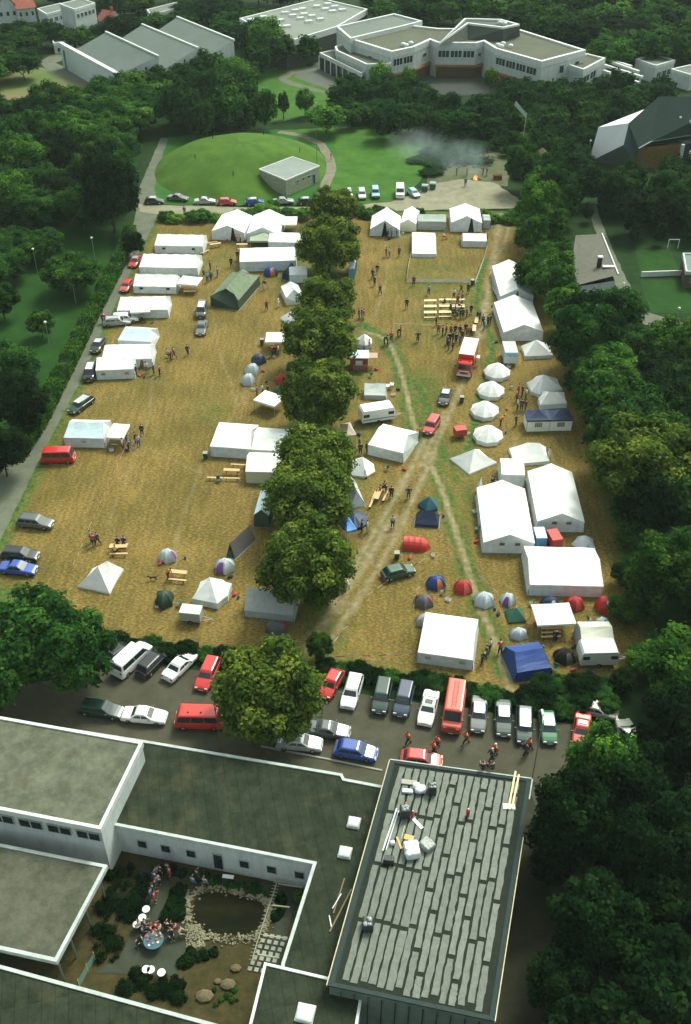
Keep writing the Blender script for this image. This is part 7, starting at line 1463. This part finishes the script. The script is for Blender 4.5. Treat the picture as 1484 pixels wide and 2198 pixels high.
# ---------------------------------------------------------------- trees and hedges
# seven broad trees in the central row, back to front
for i, (x, y, wpx, h, v, l) in enumerate([(716, 440, 112, 8.5, 0, 'topmost central tree standing furthest up at the gravel track'), (706, 522, 146, 11.5, 1, 'second tree of the central row counted from the top'), (702, 640, 128, 10, 2, 'third tree of the central row, partly behind the fourth'),
    (690, 722, 172, 11.5, 3, 'fourth and broad tree of the central row'), (682, 838, 168, 12, 0, 'fifth tree of the central row, beside the caravan'), (672, 985, 184, 11, 1, 'sixth tree of the central row, beside the open teal canopy'), (662, 1062, 200, 11, 2, 'seventh tree of the central row, overlapping the lowest one'), (658, 1205, 212, 12, 3, 'lowest and largest tree of the central row'), ]):
    tree_px(x, y, wpx*.95, h*.93, 'row', v, l, 'central row of broad trees', ch=h*.80)
tree_px(575, 1478, 232, 11, 'row', 1, 'large bright green tree in the middle of the car park', None, ch=9.5)
tree_px(686, 1385, 60, 4.0, 'mid', 0, 'small dark tree between car park tree and lower track'); 
tree_px(60, 1360, 230, 11, 'dark', 1, 'large tree at the left edge beside the car park, left half'); tree_px(165, 1390, 170, 10, 'dark', 2, 'large tree at the left edge beside the car park, right half'); tree_px(-30, 1450, 160, 10, 'dark', 0, 'dark tree at the bottom left edge of the car park')
PENDING = []
def kindlabel(k, place): return {'mid': 'mid green leafy tree ', 'dark': 'dark green dense tree ', 'lite': 'light green feathery tree ', 'vdark': 'almost black green tree '}[k.split('_')[0]]+place
def fill(px_poly, step, hr, kinds, place, far=False, zc=5, seed=0, excl=(), wr=(.55, .72), group=None, kk=1.0):
    poly = np.array([[P(x, y, zc).x, P(x, y, zc).y] for x, y in px_poly]); r = random.Random(seed); x0, y0 = poly.min(0); x1, y1 = poly.max(0); out = 0
    ny = int((y1-y0)/(step*.87))+1; nx = int((x1-x0)/step)+1; ex = [np.array([[P(a, b, 0).x, P(a, b, 0).y] for a, b in e]) for e in excl]
    for j in range(ny+1):
        for i in range(nx+1):
            q = np.array([[x0+(i+.5*(j % 2)+r.uniform(-.28, .28))*step, y0+(j*.87+r.uniform(-.28, .28))*step]])
            if not inpoly(q, poly)[0] or any(inpoly(q, e)[0] for e in ex): continue
            # keep what the frame can show
            d_ = Vector((q[0][0], q[0][1], 6))-Vector((0, 0, HC)); f_ = d_.y*math.cos(PITCH)-d_.z*math.sin(PITCH)
            if abs(d_.x/f_*FPX) > 742+230: continue
            h = r.uniform(*hr); k = r.choice(kinds)+('_far' if far else ''); rw = step*r.uniform(*wr); dmin = min([dseg(q, np.vstack([e, e[:1]]))[0] for e in ex], default=99); rw = min(rw, max(1.3, dmin+.3))
            PENDING.append((rw/d_.length, (q[0][0], q[0][1], 0), rw, h*min(1, .35+rw/step), k, r.randrange(4 if not far else 3), kindlabel(k, place), group or 'trees '+place))
SHED = [(1215, 500), (1300, 480), (1345, 600), (1330, 640), (1225, 640)]; LAWNX = [(1365, 530), (1600, 530), (1620, 700), (1395, 690)]; PTH = [(1265, 450), (1280, 450), (1310, 500), (1400, 670), (1600, 680), (1600, 740), (1400, 722), (1310, 620), (1280, 520)]
# right wood, near part
fill([(1300, 880), (1240, 790), (1200, 640), (1165, 560), (1230, 620), (1330, 660), (1420, 740), (1650, 740), (1700, 1480), (1490, 1520), (1440, 1440), (1410, 1300), (1390, 1140), (1345, 1020)], 7.4, (8, 13), ['mid', 'dark', 'dark', 'mid', 'vdark'], 'in the dense wood right of the camp', seed=4, excl=[SHED, LAWNX, PTH])
fill([(1225, 780), (1262, 900), (1300, 1020), (1335, 1150), (1350, 1300), (1370, 1420), (1440, 1440), (1400, 1300), (1380, 1150), (1340, 1020), (1300, 900), (1260, 780)], 3.4, (2.5, 5), ['dark', 'vdark', 'mid'], 'as low growth along the edge of the right wood', zc=2, seed=44)
tree_px(1385, 985, 220, 13, 'row', 2, 'broad olive green tree catching the light in the right wood')
fill([(1135, 470), (1190, 400), (1230, 400), (1245, 490), (1210, 560), (1195, 640), (1150, 600)], 6.2, (8, 12), ['mid', 'mid', 'lite'], 'along the edge between the right track and the garden house', seed=6, excl=[SHED])
fill([(1110, 360), (1140, 400), (1200, 400), (1420, 395), (1600, 390), (1600, 540), (1330, 530), (1300, 460), (1240, 440), (1150, 440), (1120, 420)], 6.2, (7, 10), ['dark', 'mid', 'dark', 'vdark'], 'below the church hall', zc=3, seed=8, excl=[LAWNX, PTH])
# bottom right
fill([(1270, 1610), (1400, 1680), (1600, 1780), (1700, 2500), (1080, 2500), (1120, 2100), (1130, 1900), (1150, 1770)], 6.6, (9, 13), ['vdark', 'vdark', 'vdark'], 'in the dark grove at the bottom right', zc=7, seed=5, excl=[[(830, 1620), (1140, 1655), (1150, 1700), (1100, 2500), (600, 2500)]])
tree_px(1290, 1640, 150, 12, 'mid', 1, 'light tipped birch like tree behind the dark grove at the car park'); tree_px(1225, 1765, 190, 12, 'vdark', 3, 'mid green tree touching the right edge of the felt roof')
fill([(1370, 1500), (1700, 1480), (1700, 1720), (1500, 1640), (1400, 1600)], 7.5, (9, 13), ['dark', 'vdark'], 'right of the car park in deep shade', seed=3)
# left wood
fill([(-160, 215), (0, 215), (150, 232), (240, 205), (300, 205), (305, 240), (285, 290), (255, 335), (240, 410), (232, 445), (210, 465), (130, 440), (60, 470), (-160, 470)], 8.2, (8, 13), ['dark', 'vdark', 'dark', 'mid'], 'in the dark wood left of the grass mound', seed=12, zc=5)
tree_px(232, 400, 125, 17, 'vdark', 0, 'tall dark conifer like tree beside the left path', ch=15)
fill([(-160, 470), (60, 470), (110, 500), (60, 560), (-160, 600)], 6.5, (5, 8), ['mid', 'dark'], 'scattered round the left garden top', seed=2)
for x, y, wpx, h, k, l in [(150, 585, 125, 7, 'mid', 'round dense bush tree beside the left hedge'), (100, 520, 80, 6, 'dark', 'small dark tree above the round bush in the left garden'), (85, 690, 60, 5, 'mid', 'slim young tree left of the lower garden lamp'), (20, 780, 120, 8, 'dark', 'dark tree at the left edge beside the hedge, upper one'), (40, 860, 130, 9, 'vdark', 'dark tree at the left edge beside the hedge, lower one'), (0, 960, 120, 8, 'vdark', 'dark tree at the left edge beside the path bottom'), (0, 640, 80, 7, 'dark', 'dark tree at the left picture edge beside the garden lawn'), (285, 520, 50, 5, 'vdark', 'dark bush overhanging the top of the left hedge')]:
    tree_px(x, y, wpx, h, k, int(x) % 4, l)
# band behind the mound and between
fill([(345, 215), (420, 190), (560, 195), (585, 235), (560, 262), (470, 262), (380, 265), (345, 250)], 6.8, (9, 13), ['dark', 'mid', 'dark'], 'in the belt above the grass mound', far=True, seed=21)
fill([(262, 175), (340, 160), (430, 140), (540, 130), (550, 160), (520, 195), (400, 205), (300, 205), (258, 195)], 8, (7, 10), ['mid', 'dark', 'lite', 'mid'], 'between sawtooth hall and parkland', far=True, seed=22)
fill([(535, 75), (600, 100), (620, 115), (600, 135), (550, 140)], 9, (10, 13), ['dark', 'mid'], 'left of the hall with roof domes', far=True, seed=23)
fill([(640, 78), (680, 95), (670, 112), (640, 108)], 8, (8, 10), ['mid'], 'in front of the hall with roof domes', far=True, seed=24)
for x, y, wpx, h, k, l in [(700, 250, 92, 7, 'mid', 'round full tree below the parkland lawn'), (655, 215, 45, 7, 'mid', 'slender tree left of the round full tree'), (608, 220, 26, 7, 'dark', 'thin young tree on the parkland lawn'), (755, 250, 50, 5, 'mid', 'smaller bush tree right of the round full tree')]: tree_px(x, y, wpx, h, k+'_far', int(x) % 3, l)
fill([(700, 190), (770, 165), (850, 165), (910, 180), (950, 212), (1050, 212), (1080, 180), (1160, 175), (1300, 170), (1380, 175), (1470, 190), (1400, 215), (1345, 250), (1270, 268), (1180, 265), (1100, 262), (960, 262), (800, 262), (760, 240)], 6.6, (5, 9), ['mid', 'dark', 'dark', 'mid'], 'in the belt below the white school', far=True, seed=25)
for x, y, wpx, h in [(818, 165, 60, 9), (878, 165, 35, 7), (1055, 168, 36, 7)]: tree_px(x, y, wpx, h, 'lite_far', int(x) % 3, {818: 'light green tree in front of the left school wing', 878: 'small light green tree in front of the school windows', 1055: 'light green tree beside the school yard'}[x])
fill([(925, 275), (1000, 262), (1100, 275), (1140, 300), (1260, 290), (1270, 370), (1180, 380), (1110, 400), (1100, 330), (1040, 315), (940, 300)], 5.6, (1.5, 4), ['mid', 'lite', 'mid', 'dark'], 'as scrub on the rough ground by the bonfire', far=True, zc=1.5, seed=26, wr=(.38, .6))
fill([(885, 330), (930, 305), (1000, 300), (1050, 312), (1040, 345), (975, 350), (940, 380), (900, 380)], 4.8, (.8, 1.8), ['lite'], 'as low scrub left of the bonfire', far=True, zc=.8, seed=27)
fill([(400, 0), (500, -8), (560, 15), (525, 60), (512, 70), (430, 30), (330, 32), (240, 50), (215, 30), (390, 20)], 11, (6, 9), ['dark', 'mid', 'vdark'], 'behind the sawtooth hall', far=True, seed=28, zc=7)
fill([(0, 55), (100, 60), (210, 45), (225, 62), (190, 75), (150, 70), (100, 75), (70, 100), (80, 130), (0, 145), (-100, 165), (-100, 60)], 10, (6, 9), ['dark', 'vdark', 'mid'], 'round the houses at the top left', far=True, seed=29, zc=5)
fill([(800, -5), (830, 40), (900, 45), (1000, 30), (1110, 40), (1150, 70), (1260, 95), (1340, 125), (1370, 110), (1484, 110), (1600, 110), (1600, -8), (1030, -8), (1010, 5), (860, 5)], 12, (9, 14), ['dark', 'mid', 'dark', 'vdark'], 'in the far woods at the top right', far=True, seed=30, zc=6)
fill([(-100, -40), (1600, -40), (1600, -12), (-100, -12)], 15, (10, 14), ['dark', 'vdark'], 'along the farthest skyline', far=True, seed=31, zc=6)
fill([(200, 0), (330, 0), (300, 12), (210, 14)], 10, (8, 12), ['dark', 'mid'], 'between the far apartment blocks', far=True, seed=33, zc=6)
fill([(1150, 270), (1270, 268), (1262, 340), (1180, 330)], 6, (5, 8), ['dark', 'vdark'], 'left of the church hall', far=True, seed=35)
fill([(1430, 350), (1600, 345), (1600, 395), (1420, 390)], 6, (5, 8), ['mid', 'dark'], 'in front of the church glazing', far=True, seed=36)
# the trees that show largest stand as objects of their own; the far rest is one wood
PENDING.sort(key=lambda a: -a[0]); NT = 255
for q in PENDING[:NT]: tree(*q[1:6], q[6], q[7])
cm_ = leaf_mesh('crown_base', LM_DARK, 77, 1300, .095, crown_blobs(9, 22, rmin=.2, rmax=.36, shell=.7)); nv_ = len(cm_.vertices); co = np.zeros(nv_*3); cm_.vertices.foreach_get('co', co); co = co.reshape(-1, 3)
fc = [tuple(p.vertices) for p in cm_.polygons]; va = np.zeros(nv_, np.float32); cm_.attributes['var'].data.foreach_get('value', va); VV = []; FF = []; AA = []; r_ = random.Random(1)
for i, q in enumerate(PENDING[NT:]):
    a = r_.uniform(0, 6.28); rot = np.array([[math.cos(a), -math.sin(a), 0], [math.sin(a), math.cos(a), 0], [0, 0, 1]]); hh = q[3]; VV.append((co @ rot.T)*[q[2], q[2], hh*.45]+[q[1][0], q[1][1], hh*.55]); FF += [tuple(k+i*nv_ for k in f) for f in fc]; AA.append(np.clip(va*r_.uniform(.4, 1.3)+(.25 if 'mid' in q[4] else 0), 0, 1))
me = bpy.data.meshes.new('distant_woods'); me.from_pydata(np.vstack(VV).tolist(), [], FF); at = me.attributes.new('var', 'FLOAT', 'POINT'); at.data.foreach_set('value', np.concatenate(AA).astype(np.float32)); me.materials.append(LM_DARK); link('distant_woods', me, kind='stuff'); bpy.data.meshes.remove(cm_)
print('trees', len(PENDING))
# hedge along the left path: clipped box form
def hedge(pts, wd, h, label, m_, seed=1, dens=110, ls=.14, name='hedge'):
    rs = np.random.RandomState(seed); V = []; F = []; var = []; t = thing(name, label, 'hedge', pts[0]); o = np.array(pts[0]); cm = MB()
    for a, b in zip(pts[:-1], pts[1:]):
        a = np.array(a); b = np.array(b); L = np.linalg.norm(b-a); u = (b-a)/L; nrm = np.array([-u[1], u[0], 0]); n = int(L*dens)
        s = rs.uniform(0, L, n); f = rs.uniform(0, 1, n); hh = h*(1+.10*np.sin(s*.9)+.06*np.sin(s*2.3)); per = h+wd+h
        q = f*per; off = np.where(q < h, -wd/2, np.where(q < h+wd, q-h-wd/2, wd/2)); z = np.where(q < h, q, np.where(q < h+wd, h, per-q))*hh/h
        p = a+s[:, None]*u+(off*(1+rs.uniform(-.15, .15, n)))[:, None]*nrm; p[:, 2] = z+rs.uniform(-.1, .12, n)
        d = rs.normal(size=(n, 3)); d[:, 2] += .6; d /= np.linalg.norm(d, axis=1)[:, None]; tt = np.cross(d, rs.normal(size=(n, 3))); tt /= np.linalg.norm(tt, axis=1)[:, None]; bt = np.cross(d, tt); sz = ls*rs.uniform(.6, 1.3, n)[:, None]
        k0 = len(V); V += (np.stack([p+tt*sz, p+bt*sz*.7, p-tt*sz, p-bt*sz*.7], 1).reshape(-1, 3)-o).tolist(); F += (np.arange(4*n).reshape(-1, 4)+k0).tolist(); var += np.repeat(np.clip(rs.uniform(0, .8, n)+.2*np.sin(s*1.3), 0, 1), 4).tolist()
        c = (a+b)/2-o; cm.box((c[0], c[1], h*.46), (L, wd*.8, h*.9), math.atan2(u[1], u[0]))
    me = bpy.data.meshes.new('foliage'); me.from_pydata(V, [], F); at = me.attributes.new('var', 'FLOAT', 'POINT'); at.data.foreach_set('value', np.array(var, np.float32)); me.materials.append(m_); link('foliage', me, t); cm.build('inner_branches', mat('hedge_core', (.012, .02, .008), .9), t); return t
hedge([P(*p) for p in [(283, 505), (262, 560), (232, 620), (195, 690), (160, 765), (125, 835), (88, 910), (40, 985)]], 2.1, 2.0, 'long clipped green hedge along the left path', LM_MID, dens=260, ls=.17)
HG = 'bushes between field and car park'
r_ = random.Random(14)
pts_ = [(215, 1385), (250, 1378), (285, 1388), (320, 1385), (360, 1398), (400, 1395), (440, 1402), (480, 1408), (700, 1432), (735, 1440), (770, 1440), (805, 1450), (840, 1452), (875, 1460), (910, 1462), (945, 1470), (980, 1475), (1015, 1485), (1050, 1490), (1130, 1490), (1165, 1480), (1200, 1475), (1235, 1480), (1180, 1505), (1215, 1515), (1140, 1510), (1265, 1470), (1300, 1475), (1335, 1470), (1250, 1510), (1300, 1515), (1085, 1500)]
for i, (x, y) in enumerate(pts_):
    p = P(x, y, .6); tree((p.x, p.y, 0), r_.uniform(1.2, 1.8), r_.uniform(.9, 1.5) if x < 1100 else r_.uniform(1.2, 2.6), 'vdark' if i % 3 else 'dark', i % 4, 'low dark green bush in the strip between the field and the car park' if x < 1100 else 'low bush in the corner between field, wood and car park', HG, 'bush', 'bush', ch=1.5, trunk=False)
for i, (x, y, w_) in enumerate([(358, 466, 2.2), (375, 468, 2.2), (415, 467, 2.2), (435, 467, 2.2), (460, 466, 2.0), (520, 458, 2.4), (545, 460, 2.6), (570, 452, 3), (590, 455, 2.6), (620, 460, 2.2), (650, 462, 2.2), (790, 458, 2.2), (812, 452, 1.8), (835, 460, 1.8), (760, 450, 2.4), (900, 455, 1.5), (1060, 468, 1.8), (1095, 470, 2.4), (1105, 462, 2.2), (1040, 460, 1.5), (585, 437, 1.6)]):
    p = P(x, y, .7); tree((p.x, p.y, 0), w_, r_.uniform(1.3, 2.2), ('mid', 'lite', 'mid')[i % 3]+'_far', i % 3, 'verge bush between gravel track and the top row of tents', 'bushes along the gravel track', 'bush', 'bush', ch=1.9, trunk=False)
print('objects', len(bpy.data.objects))

# loose camp clutter beside the tents
r_ = random.Random(77)
def clutter(kind, x, y, col, label, grp):
    p = P(x, y); t = thing(kind, label, {'bag': 'bag', 'crate': 'crate', 'camping_chair': 'chair', 'canister': 'canister'}[kind], (p.x, p.y, .04), r_.uniform(0, 6), grp)
    if kind == 'bag': MB().ball((0, 0, .17), .3, 8, 6, (1.3, .7, .65)).build('sack', col, t); MB().tube((-.15, 0, .36), (.15, 0, .36), .025).build('handle', RUB, t)
    elif kind == 'crate':
        m = MB(); m.box((0, 0, .03), (.6, .4, .04)); [m.box((0, s*.19, .17), (.6, .02, .3)) for s in (-1, 1)]; [m.box((s*.29, 0, .17), (.02, .36, .3)) for s in (-1, 1)]; m.build('box', col, t); MB().box((0, 0, .18), (.5, .3, .2)).build('contents', CLOTH['grey'], t)
    elif kind == 'canister': MB().box((0, 0, .2), (.3, .2, .4), 0, .9).build('tank', col, t); MB().tube((.08, 0, .38), (.08, 0, .46), .04).build('cap', RUB, t)
    else:
        MB().box((0, 0, .42), (.5, .5, .03)).build('seat', col, t); MB().box((-.25, 0, .72), (.03, .5, .5)).build('backrest', col, t); [MB().tube((i*.22, j*.22, 0), (i*.22, j*.22, .42), .02, n=4).build('leg', POLE, t) for i in (-1, 1) for j in (-1, 1)]
CS = [(455, 592), (432, 655), (330, 692), (300, 808), (310, 812), (272, 968), (240, 968), (447, 600), (488, 518), (526, 520), (605, 505), (590, 768), (578, 770), (565, 798), (572, 822), (586, 856), (545, 838), (470, 1036), (345, 1212), (398, 1200), (495, 1240), (338, 1302), (385, 1302), (504, 1278), (512, 1285), (835, 515), (865, 502), (955, 498), (1040, 498), (1056, 660), (1066, 736), (1092, 788), (1098, 835), (1088, 880), (1086, 930), (1060, 1030), (1020, 1100), (1024, 1140), (1022, 1165), (1128, 1090), (1216, 1180), (1228, 1190), (1140, 1300), (1155, 1385), (1165, 1392), (1232, 1390), (1236, 1360), (1265, 1335), (1150, 1340), (1062, 1310), (1070, 1320), (962, 1290), (950, 1275), (880, 1200), (952, 1110), (880, 1165), (930, 1195), (830, 1010), (868, 1010), (762, 1015), (855, 838), (845, 850), (795, 810), (808, 795), (760, 920), (770, 935), (1010, 1405), (1190, 1440), (1230, 1440), (1272, 1446)]
for i, (x, y) in enumerate(CS):
    k = ('bag', 'crate', 'camping_chair', 'bag', 'canister')[i % 5]; cn, c = [('dark', CLOTH['navy']), ('red', RED), ('white', CAPW), ('blue', BLUE), ('green', GREEN)][(i*7) % 5]
    clutter(k, x, y, c, 'small %s %s left on the grass beside the tents' % (cn, k.replace('_', ' ')), '%s %ss lying about the camp' % (cn, k.replace('_', ' ')))
